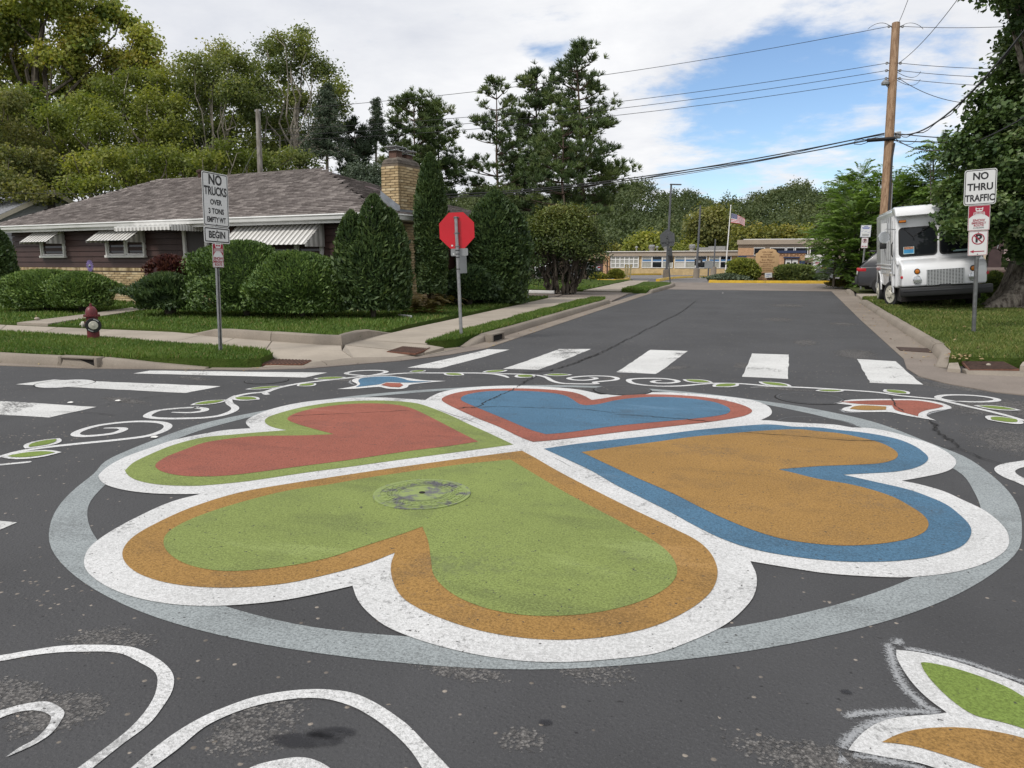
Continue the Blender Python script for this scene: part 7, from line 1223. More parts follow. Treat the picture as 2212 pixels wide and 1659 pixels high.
def locust(label,px,d,blobs,seed,fr=900,group='locust thicket right of the street',mat_='lf_locust',L0=.75):
    """feathery fronds arching out of a thicket"""
    rg=np.random.default_rng(seed); b=DG(px,d,.1); t=thing('locust_tree',label,'tree',tuple(b),group=group); V=[];N_=[];A=[];T=[]
    right=np.array((math.cos(YAW),math.sin(YAW),0)); fwd=np.array((-math.sin(YAW),math.cos(YAW),0)); S=sum(w*h for _,_,_,w,h in blobs); mb=MB(); ends_=[]
    for bx,by,dd,w,h in blobs:
        q=np.array(D(bx,by,dd)-b); k=PXW(dd); m=int(fr*w*h/S); ends_.append(q)
        for i in range(m):
            dr=rg.normal(size=3); dr/=np.linalg.norm(dr); rr=rg.random()**.4; p=q+right*dr[0]*rr*w*k+fwd*dr[1]*rr*w*k*.7+np.array((0,0,dr[2]*rr*h*k))
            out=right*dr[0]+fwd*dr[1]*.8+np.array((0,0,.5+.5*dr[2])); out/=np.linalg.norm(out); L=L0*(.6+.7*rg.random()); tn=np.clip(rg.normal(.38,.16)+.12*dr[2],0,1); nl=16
            u=np.linspace(0,1,nl); C=p+np.outer(u*L,out); C[:,2]-=.45*L*u**2; sd=np.cross(out,np.array((0,0,1.))); sd/=np.linalg.norm(sd)+1e-9
            for sg in (-1,1):
                V.append(C+sd*sg*.075+rg.normal(size=(nl,3))*.015); A.append(np.tile(sd*sg+out*.4,(nl,1))); nn=np.tile(np.array((0,0,1.))+rg.normal(size=3)*.3,(nl,1)); N_.append(nn); T.append(np.clip(tn+rg.normal(size=nl)*.07,0,1))
    X=np.concatenate(V); nn=np.concatenate(N_); nn/=np.linalg.norm(nn,axis=1,keepdims=True); v=leaf_quads(X,nn,.16,.062,0,np.concatenate(A)); link('crown',np_mesh('crown',v,4,np.concatenate(T)),M[mat_],t)
    for q in ends_:
        for j in range(3):
            e=Vector(q)+Vector((rg.normal()*.5,rg.normal()*.5,rg.normal()*.4)); a=Vector((rg.normal()*.4,rg.normal()*.3,0)); mb.tube([a,a.lerp(e,.5)+Vector((0,0,.4)),e],[.06,.045,.015],6,cap=False)
    mb.build('trunk',M['bark'],t,fix=False); return t
locust('feathery green locust thicket at the far right kerb, left of the wooden pole',1855,33,[(1850,500,33,70,75),(1825,545,33,55,50),(1880,560,34,45,55),(1835,440,34,45,45),(1895,440,33,40,50),(1790,520,35,42,34),(1860,600,33,40,24),(1800,585,34,22,22)],3,1150)
locust('tall feathery locust sprays against the sky beside the wooden pole',1860,36,[(1858,392,36,26,32),(1905,400,36,22,30),(1935,410,36,26,32),(1830,405,36.5,30,22),(1950,395,36,15,18)],5,330,L0=.7)
locust('dark locust branches hanging over the truck roof',2010,30,[(1965,425,32,45,22),(2035,320,30,26,26),(2005,400,31,40,36),(2050,430,30,40,36)],7,600,mat_='lf_locust')
shrub('weedy grasses at the end of the right kerb',1835,33.5,(1806,1868,603,632),M['lf_fern'],2500,.16,.03,21,group='weeds by the far kerb',name='weed_clump',cat='weeds',lump=.4,tint0=.3,sprig=1)
shrub('low leafy weeds below the locust thicket',1870,33,(1845,1905,600,628),M['lf_locust'],2500,.1,.05,22,group='weeds by the far kerb',name='weed_clump',cat='weeds',lump=.4)
shrub('weedy tuft against the maple root behind the truck bumper',2100,20.6,(2080,2125,620,662),M['lf_locust'],2000,.1,.045,23,group='weeds by the maple',name='weed_clump',cat='weeds',lump=.4)
shrub('low juniper bush right of the white truck',2150,23,(2130,2175,588,640),M['lf_arby'],4500,.09,.04,24,group='weeds by the maple',name='shrub',lump=.2,tint0=.3)
# bushes round the school sign
shrub('loose light green bush left of the stone school sign',1602,44.5,(1570,1640,560,608),M['lf_green'],6000,.16,.09,31,group='bushes on the school island',lump=.25,tint0=.4)
shrub('clipped dark hedge block right of the stone school sign',1712,45,(1676,1758,572,608),M['lf_dark'],7000,.13,.07,32,group='bushes on the school island',flat=6,lump=.06,tint0=.3)
shrub('grey low plants at the left tip of the school island',1560,44,(1535,1615,592,608),M['lf_spruce'],2500,.12,.05,33,group='bushes on the school island',lump=.3,tint0=.8)
shrub('grey low plants at the right tip of the school island',1765,45,(1745,1790,592,608),M['lf_spruce'],1500,.12,.05,34,group='bushes on the school island',lump=.3,tint0=.8)
shrub('round bright green bush on the far driveway lawn',1331,46,(1315,1348,583,601),M['lf_green'],3000,.12,.07,35,group='round bushes before the school',tint0=.6)
shrub('small round bush on the far driveway lawn beside a parked car',1293,45,(1277,1308,590,604),M['lf_green'],2200,.12,.07,36,group='round bushes before the school',tint0=.7)
# ---------------------------------------------------------------- wooded hill
def hill_h(x,y):
    r=math.hypot(x,y); az=math.degrees(math.atan2(x,y)); k=max(0,min(1,(r-165)/140)); k=k*k*(3-2*k)
    return -1.2+k*(20.5-4.5*max(0,min(1,(az+8)/26))+2.5*math.sin(az*.55+1)+1.5*math.sin(az*1.7))
xs=[r*math.sin(R(a)) for r in (0,) for a in (0,)]
mb=MB(); na=60; rsl=[160,175,190,205,220,240,260,280,300,330,420]
for r in rsl:
    for i in range(na): a=R(-70+120*i/(na-1)); x,y=r*math.sin(a),r*math.cos(a); mb.v.append((x,y,hill_h(x,y)))
for j in range(len(rsl)-1):
    for i in range(na-1): mb.f.append((j*na+i,j*na+i+1,(j+1)*na+i+1,(j+1)*na+i)); mb.m.append(0)
mb.build('hill',M['ground'],fix=False,smooth=True,kind='structure')
def hill_wood():
    rg=np.random.default_rng(9); C=[];Dn=[];T=[]; tr=MB()
    for i in range(900):
        a=R(-30+62*rg.random()); r=168+140*rg.random()**1.1; x,y=r*math.sin(a),r*math.cos(a); z=hill_h(x,y); hgt=(7+4*rg.random()); W=3.4+2.2*rg.random(); tn=np.clip(rg.normal(.36,.17),0,.95)
        m=36; d=rg.normal(size=(m,3)); d/=np.linalg.norm(d,axis=1,keepdims=True); d[:,2]=np.abs(d[:,2])*1.0-.25; rr=.6+.45*rg.random(m)
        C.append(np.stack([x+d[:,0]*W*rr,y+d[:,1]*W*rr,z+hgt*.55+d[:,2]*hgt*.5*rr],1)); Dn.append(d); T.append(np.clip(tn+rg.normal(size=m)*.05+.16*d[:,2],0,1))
        if r<200: tr.tube([(x,y,z-.5),(x+.3,y,z+hgt*.6)],[.22,.1],5)
    C=np.concatenate(C);Dn=np.concatenate(Dn);T=np.concatenate(T); per=11; n=len(C)*per
    c=np.repeat(C,per,0)+rg.normal(size=(n,3))*.75; nr=unit(n)*.7+np.repeat(Dn,per,0)*.7; nr/=np.linalg.norm(nr,axis=1,keepdims=True)
    v=leaf_quads(c,nr,.72,.55); o=link('hill_forest',np_mesh('hill_forest',v,4,np.clip(np.repeat(T,per)+rg.normal(size=n)*.08,0,1)),M['lf_far']); o['kind']='stuff'
    tr.build('trunks',M['bark_pale'],o,fix=False)
hill_wood()
FT='separate trees in front of the wooded hill'
broad('tall yellowish tree rising behind the flag pole',1535,150,(1478,1592,428,560),M['lf_olive'],.6,.42,190,60,1.9,'bark',71,.35,group=FT,shell=.5)
broad('golden green tree just right of the flag, above the school entrance',1640,140,(1578,1690,480,562),M['lf_gold'],.55,.4,150,60,1.6,'bark',72,.3,group=FT,shell=.5)
broad('yellow tree right of the golden tree, above the school entrance',1700,150,(1655,1742,480,562),M['lf_gold'],.55,.4,120,60,1.6,'bark',73,.3,group=FT,shell=.5)
broad('light green tree at the right above the school roof',1735,155,(1700,1790,485,560),M['lf_green'],.6,.42,110,60,1.7,'bark',74,.3,group=FT,shell=.5)
broad('round green tree above the middle of the school wing',1475,150,(1435,1530,515,585),M['lf_green'],.55,.4,110,60,1.6,'bark',75,.3,group=FT,shell=.5)
broad('yellow green sapling beside the wide arborvitae',1318,135,(1295,1338,520,585),M['lf_gold'],.5,.36,70,60,1.2,'bark',76,.2,group=FT,shell=.5)
broad('dark green tree beyond the right end of the school',1800,120,(1760,1850,440,585),M['lf_far'],.5,.36,150,60,1.5,'bark',77,.3,group=FT,shell=.5)
broad('green tree beyond the left end of the school',1390,150,(1335,1450,500,590),M['lf_green'],.6,.42,130,60,1.7,'bark',78,.3,group=FT,shell=.5)
# ---------------------------------------------------------------- grass
def grass_mesh(name,poly,n,off,mat_,hgt=.06,wid=.011,dens=None,parent=None,lay=.5,skip=None):
    xs=[p[0] for p in poly]; ys=[p[1] for p in poly]; x0,x1=max(min(xs),-30),min(max(xs),14); y0,y1=min(ys),min(max(ys),34)
    P_=[];tot=0
    while tot<n:
        x=NR.uniform(x0,x1,n*3); y=NR.uniform(y0,y1,n*3); k=in_poly(x,y,poly)
        if skip is not None: k&=~in_poly(x,y,skip)
        r2=x*x+y*y; k&=NR.random(n*3)<np.clip(190./r2,.08,1)
        # keep to what lies in front of the camera
        fx=-math.sin(YAW)*x+math.cos(YAW)*y; rx=math.cos(YAW)*x+math.sin(YAW)*y; k&=(np.abs(rx)<fx*.8+1)
        P_.append(np.stack([x[k],y[k]],1)); tot+=k.sum()
        if len(P_)>40: break
    P_=np.concatenate(P_)[:n]; n=len(P_); z=np.array([G(y) for y in P_[:,1]])+np.array([off(a,b) if callable(off) else off for a,b in P_])
    a=NR.uniform(0,6.28,n); dr=np.stack([np.cos(a),np.sin(a)],1); pat=np.sin(P_[:,0]*1.7+P_[:,1]*.9)*np.sin(P_[:,1]*2.3-P_[:,0]*.4)
    h=hgt*(.5+.8*NR.random(n))*(1+.3*pat); far=np.sqrt((P_**2).sum(1))/11.; w=wid*np.clip(far,1,2.6)
    v=np.empty((n,3,3)); v[:,0,:2]=P_-dr*w[:,None]; v[:,0,2]=z-.01; v[:,1,:2]=P_+dr*w[:,None]; v[:,1,2]=z-.01
    b=NR.normal(size=(n,2))*lay; v[:,2,:2]=P_+b*h[:,None]; v[:,2,2]=z+h
    t=np.clip(NR.normal(.38,.17,n)+.16*pat,0,.9); t[NR.random(n)<.035]=1.
    o=link(name,np_mesh(name,v.reshape(-1,3),3,t),mat_,parent); o['kind']='stuff'; return o
grass_mesh('grass',boul,45000,.138,M['grass'],.055)
grass_mesh('grass',lawn_house,75000,LH,M['grass'],.055,skip=wp+wp2[::-1])
grass_mesh('grass',strip,22000,.145,M['grass'],.06)
grass_mesh('grass',strip2,3000,.13,M['grass'],.07,.02)
grass_mesh('grass',lawn_far,4000,.12,M['grass'],.07,.02)
grass_mesh('grass',lawnR,70000,lambda x,y:.145+.02*max(0,min(1,(x-2.7))),M['grass_r'],.045)
def litter(poly,n,off,seed,size=.05):
    rg=np.random.default_rng(seed); xs=[p[0] for p in poly]; ys=[p[1] for p in poly]; X=rg.uniform(max(min(xs),-20),min(max(xs),10),n*6); Y=rg.uniform(min(ys),min(max(ys),30),n*6); k=in_poly(X,Y,poly); X,Y=X[k][:n],Y[k][:n]; m=len(X)
    c=np.stack([X,Y,np.array([G(y) for y in Y])+off],1); nr=unit(m)*.35; nr[:,2]+=1; nr/=np.linalg.norm(nr,axis=1,keepdims=True); s=size*(.6+.8*rg.random(m))
    o=link('fallen_leaves',np_mesh('fallen_leaves',leaf_quads(c,nr,s,s*.7),4,rg.random(m)),M['lf_dry']); o['kind']='stuff'
litter(lawnR,140,.19,1,.055); litter(boul,60,.18,2,.045); litter(lawn_house,50,.21,3,.04)
litter([(-5.3,12.2),(-4.8,12.2),(-4.85,24),(-5.3,24)],60,.02,4,.04); litter([(1.9,12.2),(2.6,12.2),(2.6,26),(2.0,26)],90,.02,5,.045); litter([(-12,7.9),(-7,8.3),(-7,9),(-12,8.15)],35,.02,6,.04); litter([(2.3,11.8),(2.9,12.1),(2.7,12.6),(2.4,12.5)],30,.17,7,.06)
# ---------------------------------------------------------------- signs
def rrect(w,h,r,n=5):
    o=[]
    for cx_,cy_,a0 in ((w/2-r,h/2-r,0),(-w/2+r,h/2-r,90),(-w/2+r,-h/2+r,180),(w/2-r,-h/2+r,270)):
        for i in range(n+1): a=R(a0+90*i/n); o.append((cx_+r*math.cos(a),cy_+r*math.sin(a)))
    return o
def flat(name,outer,inner,y,mat_,parent,loc):
    """sheet in the XZ plane facing -Y; ring when inner is given"""
    mb=MB(); n=len(outer)
    if inner: mb.add([(p[0],y,p[1]) for p in outer]+[(p[0],y,p[1]) for p in inner],[(i,(i+1)%n,n+(i+1)%n,n+i) for i in range(n)])
    else: mb.add([(p[0],y,p[1]) for p in outer],[tuple(range(n))])
    return mb.build(name,mat_,parent,loc=loc,fix=False)
def plate(name,w,h,r,zc,parent,mat_='s_white',border='s_black',bw=.016,bi=.014,y=0,back='alu'):
    p=MB(); p.prism(rrect(w,h,r),-.0015,.0015,plane='XZ'); o=p.build(name,M[mat_],parent,loc=(0,y,zc))
    if border:
        a,b=rrect(w-2*bi,h-2*bi,max(.004,r-bi*.6)),rrect(w-2*bi-2*bw,h-2*bi-2*bw,max(.003,r-bi*.6-bw*.7)); flat('border',a,b,-.0032,M[border],o,(0,0,0))
    return o
def bolts(parent,zs,y=-.0035,x=0):
    for z in zs: MB().lathe([(.009,0),(.009,.004),(.004,.006)],8,(x,y,z),'Y').build('bolt',M['steel_d'],parent)
def snow_route(parent,zc,w=.27,h=.42,y=0):
    o=plate('snow_route_plate',w,h,.02,zc,parent,'s_white','s_maroon',.006,.006,y)
    # crimson field with the white road and truck emblem
    pts=[(-w/2+.014,h/2-.014),(w/2-.014,h/2-.014),(w/2-.014,.0),(w*.30,.045),(w*.12,.075),(-w*.12,.075),(-w*.30,.045),(-w/2+.014,.0)]
    flat('crimson_field',pts[::-1],None,-.0036,M['s_maroon'],o,(0,0,0))
    flat('plough_emblem',[(-.06,.155),(-.06,.19),(-.045,.19),(-.045,.178),(.045,.178),(.045,.19),(.06,.19),(.06,.155),(.052,.125),(.04,.118),(-.04,.118),(-.052,.125)],None,-.0052,M['s_white'],o,(0,0,0))
    for sx in (-1,1): flat('emblem_window',[(sx*.025-.019,.142),(sx*.025+.019,.142),(sx*.025+.019,.165),(sx*.025-.019,.165)],None,-.0066,M['s_maroon'],o,(0,0,0))
    for i in range(9):
        x=-.088+i*.022; z0=.062-.1*abs(x); flat('emblem_stripe',[(x-.005,z0),(x+.005,z0),(x*.92+.004,z0+.055),(x*.92-.004,z0+.055)],None,-.0062,M['s_white'],o,(0,0,0))
    lettering('SNOW',.062,(0,-.0055,-.045),M['s_maroon'],o,.0035,1.0); lettering('EMERGENCY',.05,(0,-.0055,-.093),M['s_maroon'],o,.0035,.80); lettering('ROUTE',.052,(0,-.0055,-.138),M['s_maroon'],o,.0035,.95); lettering('612-348-SNOW',.027,(0,-.0055,-.180),M['s_black'],o,.003,.95)
    return o
def post(parent,h,kind='channel',r=.028,mat_='steel',y=.03):
    if kind=='channel':
        mb=MB(); mb.prism([(-.038,y-.004),(-.03,y-.012),(-.014,y-.012),(-.012,y+.018),(.012,y+.018),(.014,y-.012),(.03,y-.012),(.038,y-.004),(.03,y+.0),(.018,y+.0),(.016,y+.026),(-.016,y+.026),(-.018,y+.0),(-.03,y)],-.15,h); o=mb.build('post',M[mat_],parent)
        for i in range(int((h-.2)/.075)): MB().lathe([(.005,0),(.005,.0025)],6,(0,y+.018-.001,.15+i*.075),'Y').build('post_hole',M['hole'],parent) if i%2==0 else None
    else:
        mb=MB(); mb.tube([(0,y,-.15),(0,y,h)],r,12); o=mb.build('post',M[mat_],parent,smooth=True)
    return o
def face_yaw(nx,ny): return math.atan2(nx,-ny)      # rotation that turns a sign facing -Y to face (nx,ny)
# NO TRUCKS
q=Q(479,760,.14); s=thing('sign_post','no trucks over 3 tons sign with begin and snow route plates on one post','road sign',tuple(q),(R(0),R(1.9),R(90)-R(2)))
k=11.8/F; z0=q.z
def zpx(py,d): return CAMH+(HZ-py)*d/F*1.0
d1=(q-Vector((0,0,CAMH))).dot(_fw)
def hz(py): return D(479,py,d1).z-q.z
post(s,hz(382),'channel',y=.022)
H1=hz(379)-hz(491); o=plate('no_trucks_plate',H1*.667,H1,.035,(hz(379)+hz(491))/2,s,'s_white','s_black',.012,.012); w_=H1
for txt,sz,zz,sx in (('NO',.215,.30,.86),('TRUCKS',.185,.125,.70),('OVER',.115,-.045,.85),('3 TONS',.115,-.185,.85),('EMPTY WT',.115,-.32,.72)): lettering(txt,sz*w_/.84,(0,-.0045,zz*w_/.84),M['s_black'],o,.0045,sx)
bolts(o,[.10,-.39*w_/.84])
H2=hz(492.5)-hz(526); o=plate('begin_plate',H1*.667,H2,.03,(hz(492.5)+hz(526))/2,s,'s_white','s_black',.016,.014); lettering('BEGIN',H2*.60,(0,-.0045,0),M['s_black'],o,.0045,.86); bolts(o,[H2*.3,-H2*.3])
H3=hz(527)-hz(578); snow_route(s,(hz(527)+hz(578))/2,H3*.62,H3,-.004)
# stop sign seen from behind
q=Q(996,725,.15); d1=(q-Vector((0,0,CAMH))).dot(_fw)
def hz(py): return D(990,py,d1).z-q.z
s=thing('stop_sign','red octagonal stop sign seen from behind on a tilted grey post','stop sign',tuple(q),(0,R(-2.0),R(14)))
zc=(hz(461)+hz(537))/2; ro_=(hz(461)-hz(537))/2/math.cos(R(22.5)); mb=MB(); mb.prism([(ro_*math.cos(R(22.5+45*i)),ro_*math.sin(R(22.5+45*i))) for i in range(8)],-.002,.002,plane='XZ'); o=mb.build('octagon',M['stop_red'],s,loc=(0,.06,zc))
flat('maker_sticker',rrect(.035,.028,.004),None,-.004,M['s_white'],o,(-.10,0,-.27))
post(s,hz(470),'tube',.032,'steel',.02); 
for py in (472,505,533): 
    m=MB(); m.lathe([(.038,-.012),(.038,.012)],12,(0,.02,hz(py))); m.box((0,.045,hz(py)),(.10,.02,.024)); m.build('band_clamp',M['steel_d'],s)
o=MB().prism(rrect(.32,.135,.02),-.002,.002,plane='XZ').build('lower_plate',M['alu'],s,loc=(.03,.06,hz(545)))
for py in (541,549,556,581): MB().lathe([(.038,-.008),(.038,.008)],12,(0,.02,hz(py))).build('band_clamp',M['black'],s)
flat('maker_sticker',rrect(.03,.024,.004),None,-.004,M['s_white'],o,(-.11,0,-.03))
MB().prism(rrect(.26,.40,.02),-.002,.002,plane='XZ').build('side_plate',M['alu'],s,loc=(.07,.10,hz(567)),rot=(0,0,R(62)))
# NO THRU TRAFFIC
q=Q(2104,716,.175); d1=(q-Vector((0,0,CAMH))).dot(_fw)
def hz(py): return D(2112,py,d1).z-q.z
s=thing('sign_post','no thru traffic sign with snow route and no parking plates beside the maple','road sign',tuple(q),(0,R(-2.9),R(-4)))
post(s,hz(520),'tube',.036,'steel_d',.048); MB().box((0,.032,(hz(372)+hz(540))/2),(.05,.02,hz(372)-hz(540))).build('post_extension',M['steel_d'],s)
H1=hz(371)-hz(445); o=plate('no_thru_plate',H1*.80,H1,.045,(hz(371)+hz(445))/2,s,'s_white','s_black',.012,.012)
for txt,sz,zz,sx in (('NO',.22,.24,.9),('THRU',.22,.0,.88),('TRAFFIC',.21,-.25,.74)): lettering(txt,sz*H1/.8,(0,-.0045,zz*H1/.8),M['s_black'],o,.0045,sx)
bolts(o,[.38*H1,-.40*H1])
H2=hz(446)-hz(499); snow_route(s,(hz(446)+hz(499))/2,H2*.76,H2,-.004)
def no_parking(parent,zc,w,h,y,arrow='left'):
    o=plate('no_parking_plate',w,h,.02,zc,parent,'s_white','s_maroon',.006,.006,y); r=w*.33
    lettering('P',w*.62,(0.005,-.004,h*.18),M['s_black'],o,.006,1.05)
    cir=lambda rr:[(rr*math.cos(2*math.pi*i/32),rr*math.sin(2*math.pi*i/32)+h*.18) for i in range(32)]
    flat('prohibition_ring',cir(r),cir(r*.83),-.0055,M['s_maroon'],o,(0,0,0)); a=R(135); c,s_=math.cos(a),math.sin(a); t=r*.09
    flat('prohibition_bar',[(c*r*.9+s_*t,s_*r*.9-c*t+h*.18),(c*r*.9-s_*t,s_*r*.9+c*t+h*.18),(-c*r*.9-s_*t,-s_*r*.9+c*t+h*.18),(-c*r*.9+s_*t,-s_*r*.9-c*t+h*.18)][::-1],None,-.0062,M['s_maroon'],o,(0,0,0))
    zz=-h*.33; L=w*.34; flat('arrow_shaft',[(-L,zz-.008),(L,zz-.008),(L,zz+.008),(-L,zz+.008)],None,-.0045,M['s_maroon'],o,(0,0,0))
    for sg in ((-1,) if arrow=='left' else (-1,1)):
        tri=[(sg*(L+.02),zz),(sg*(L-.045),zz-.028),(sg*(L-.045),zz+.028)]; flat('arrow_head',tri if sg<0 else tri[::-1],None,-.0052,M['s_maroon'],o,(0,0,0))
    bolts(o,[h*.44,-h*.44]); return o
H3=hz(500)-hz(552); no_parking(s,(hz(500)+hz(552))/2,H3*.70,H3,-.008)
# small no parking sign by the locusts
q=DG(1863,30.5,.15); d1=30.5
def hz(py): return D(1863,py,d1).z-q.z
s=thing('sign_post','small white notice above a no parking plate in front of the locust thicket','road sign',tuple(q),(0,R(1),R(-22)))
post(s,hz(490),'tube',.035,'steel',.046); o=plate('notice_plate',.40,hz(487)-hz(512.5),.01,(hz(487)+hz(512.5))/2,s,'s_white','s_blue',.006,.004)
for i,(w_,zz) in enumerate(((.16,.19),(.30,.14),(.26,.10))): flat('print_line',[(-w_/2,zz-.012),(w_/2,zz-.012),(w_/2,zz+.012),(-w_/2,zz+.012)],None,-.0045,M['s_blue'],o,(0,0,0))
for i in range(3):
    x=-.12+i*.12; flat('print_sketch',[(x-.045,-.02-.02*i),(x+.045,.02-.03*i),(x+.045,.028-.03*i),(x-.045,-.01-.02*i)],None,-.0045,M['s_blue'],o,(0,0,0))
for i in range(3): flat('print_line',[(-.13,-.13-.03*i),(.13,-.13-.03*i),(.13,-.118-.03*i),(-.13,-.118-.03*i)],None,-.0045,M['alu_d'],o,(0,0,0))
no_parking(s,(hz(513.5)+hz(536))/2,.26,hz(513.5)-hz(536),-.004,'both')
# school crossing sign, seen from behind
q=DG(1449,39.5,.14)
def hz(py): return D(1440,py,39.5).z-q.z
s=thing('school_crossing_sign','dark pentagon sign seen from behind on a leaning post at the far grass strip','road sign',tuple(q),(0,R(-6),R(12)))
mb=MB(); w_=.38; mb.prism([(-w_,-.34),(w_,-.34),(w_,.16),(0,.42),(-w_,.16)],-.003,.003,plane='XZ'); mb.build('pentagon',M['alu_d'],s,loc=(.02,.04,hz(512))); post(s,hz(508),'channel',mat_='steel_d',y=.01)
MB().box((.02,.04,hz(527)),(.66,.006,.24)).build('arrow_plate',M['alu_d'],s); MB().box((.10,.05,hz(545)),(.30,.006,.46),rz=R(30)).build('lower_plate',M['alu_d'],s); MB().box((.10,.06,hz(560)),(.26,.1,.36)).build('control_box',M['black'],s)
for py in (515,528,540,552): MB().box((0,.012,hz(py)),(.09,.05,.03)).build('band_clamp',M['black'],s)
# back of a sign by the island
q=DG(1531,47,.05); s=thing('sign_post','grey back of a rectangular sign on a dark post left of the island','road sign',tuple(q))
def hz(py): return D(1531,py,47).z-q.z
post(s,hz(566),'tube',.05,'lamp',.06); MB().prism(rrect(.5,.48,.03),-.004,.004,plane='XZ').build('plate',M['alu'],s,loc=(0,0,hz(571.5)))
q=DG(1766,47,.05); s=thing('sign_post','white notice board with red and black print on a dark post before the school','road sign',tuple(q),(0,0,R(-12)))
def hz(py): return D(1766,py,47).z-q.z
post(s,hz(565),'tube',.05,'lamp',.06); o=plate('notice_plate',.52,hz(556)-hz(580),.01,(hz(556)+hz(580))/2,s,'s_white',None)
for i,(w_,zz,mm) in enumerate(((.30,.26,'s_black'),(.36,.18,'s_black'),(.30,.02,'s_maroon'),(.22,-.06,'s_maroon'),(.36,-.18,'alu_d'),(.30,-.25,'alu_d'))): flat('print_line',[(-w_/2,zz-.022),(w_/2,zz-.03),(w_/2,zz+.02),(-w_/2,zz+.028)],None,-.0045,M[mm],o,(0,0,0))
# ---------------------------------------------------------------- the school's stone sign
q=DG(1657,45.3,.09); mo=thing('school_monument','stone school welcome sign with rounded shoulders on an orange brick base','school sign',tuple(q),(0,0,R(3)))
k=PXW(45.3)
def hz(py): return D(1657,py,45.3).z-q.z
w_=48*k; zt,zb_=hz(537),hz(590); pts=[(-w_/2,zb_),(w_/2,zb_),(w_/2,hz(548)),(w_*.40,hz(545.5)),(w_*.36,hz(541)),(w_*.22,hz(537.8)),(0,zt),(-w_*.22,hz(537.8)),(-w_*.36,hz(541)),(-w_*.40,hz(545.5)),(-w_/2,hz(548))]
mb=MB(); mb.prism(pts,-.09,.09,plane='XZ'); panel=mb.build('stone_panel',M['mono'],mo,bevel=.012)
core=MB().box((-.1,.35,hz(570)/2),(w_+.25,.5,hz(568))).build('brick_base',M['mortar'],mo); st_=MB()
bm3=[M['sbrick'],M['brick2'],M['sbrick']]
for r in range(int(hz(552)/.085)):
    z=.045+r*.085
    for c in range(8):
        x=-w_/2-.42+c*.235-(.117 if r%2 else 0)
        if x>w_/2+.1: continue
        if z<zb_-.03 or x<-w_/2-.05 or x>w_/2+.02: st_.box((x,.07,z),(.225,.10,.074),mi=rnd.choice((0,0,1,2)))
st_.build('brick_field',bm3,core,fix=False,kind='stuff')
for txt,sz,py,sx in (('WELCOME',.13,545,1),('Anwatin',.15,550,1),('Middle School',.15,555,.95),('Bryn Mawr',.14,561.5,1),('Elementary School',.14,566.5,.82),('BRYN MAWR',.085,571.5,.9),('COMMUNITY CENTER',.085,575,.85),('MINNEAPOLIS',.085,580,.9),('PUBLIC SCHOOLS',.085,584,.9)):
    lettering(txt,sz,(0,-.094,hz(py)),M['mono_l'],mo,.0025,sx)
o=plate('yard_sign',.42,.30,.005,hz(594.5),mo,'s_white',None,y=-.16); o.location.x=.12; o.rotation_euler=(0,R(-4),0); lettering('Parking',.08,(0,-.0045,.04),M['s_blue'],o,.004); lettering('Only',.07,(-.05,-.0045,-.06),M['s_blue'],o,.004)
MB().box((.02,-.15,hz(600)),(.012,.012,.2)).build('stake',M['steel'],mo)
# ---------------------------------------------------------------- lamp posts and flag
def lamp_post(label,px,d,ytop,ybase,arm=0,group='lamp posts of the school car park',basew=.5):
    q=DG(px,d); k=PXW(d); b=D(px,ybase,d); t=thing('street_lamp',label,'lamp post',(b.x,b.y,b.z),(0,R(1.2),YAW),group=group); h=D(px,ytop,d).z-b.z
    MB().lathe([(basew/2,-.6),(basew/2,.62),(basew/2-.04,.66)],18).build('concrete_base',M['curb'],t,smooth=True)
    mb=MB(); mb.tube([(0,0,.66),(0,0,h)],[.10,.075],8); mb.box((0,0,.69),(.32,.32,.05)); mb.build('post',M['lamp'],t)
    if arm: MB().box((arm*.35,0,h-.02),(.9,.22,.09)).build('lamp_head',M['lamp'],t,bevel=.02); 
    return t
lamp_post('tall grey lamp post with one arm behind the pentagon sign',1439,60,401,600,1,basew=.55); lamp_post('bare dark lamp post on a concrete base left of the flag pole',1504,66,446,596,0,basew=.55); lamp_post('short lamp post near the flag pole foot',1541,90,517,588,0,basew=.7)
q=DG(1568,95); t=thing('flagpole','white flag pole flying a striped flag in front of the school','flag pole',tuple(q),(0,0,YAW)); h=D(1573,447,95).z-q.z
mb=MB(); mb.tube([(0,0,0),(.3,0,h)],[.09,.05],8); mb.lathe([(.02,0),(.09,.06),(.09,.12),(.02,.18)],8,(.3,0,h)); mb.build('pole',M['flagpole'],t)
k=PXW(95); fl=thing('flag','red and white striped flag with a blue star field blowing to the right','flag',tuple(Vector(q)+Vector((math.cos(YAW)*.36,math.sin(YAW)*.36,h-14.5*k))),(0,0,YAW)); W_,Hf=34*k,20*k
def fpt(u,v): # u along fly, v down
    return Vector((.05+W_*.93*u,-.35*math.sin(u*5.)*u,-Hf*v*(1-.25*u)-.30*Hf*u+.03*math.sin(9*u+v*2)*u- (.28*Hf*u*u)))
def fpatch(name,u0,u1,v0,v1,mat_,off=0):
    mb=MB(); nu=10; vs=[]
    for j in range(2):
        for i in range(nu+1): p=fpt(u0+(u1-u0)*i/nu,(v0,v1)[j]); vs.append(p+Vector((0,off,0)))
    mb.add(vs,[(i,i+1,nu+2+i,nu+1+i) for i in range(nu)]); mb.build(name,mat_,fl,fix=False)
for i in range(13): fpatch('stripe',.40 if i<7 else 0,1,i/13,(i+1)/13,M['f_red'] if i%2==0 else M['f_white'])
fpatch('canton',0,.40,0,7/13,M['f_blue']); mb=MB()
for r in range(5):
    for c in range(6): p=fpt(.035+c*.062,(.6+r*1.4)/13); mb.box((p.x,p.y-.02,p.z),(.05,.01,.05))
mb.build('stars',M['f_white'],fl,kind='stuff')
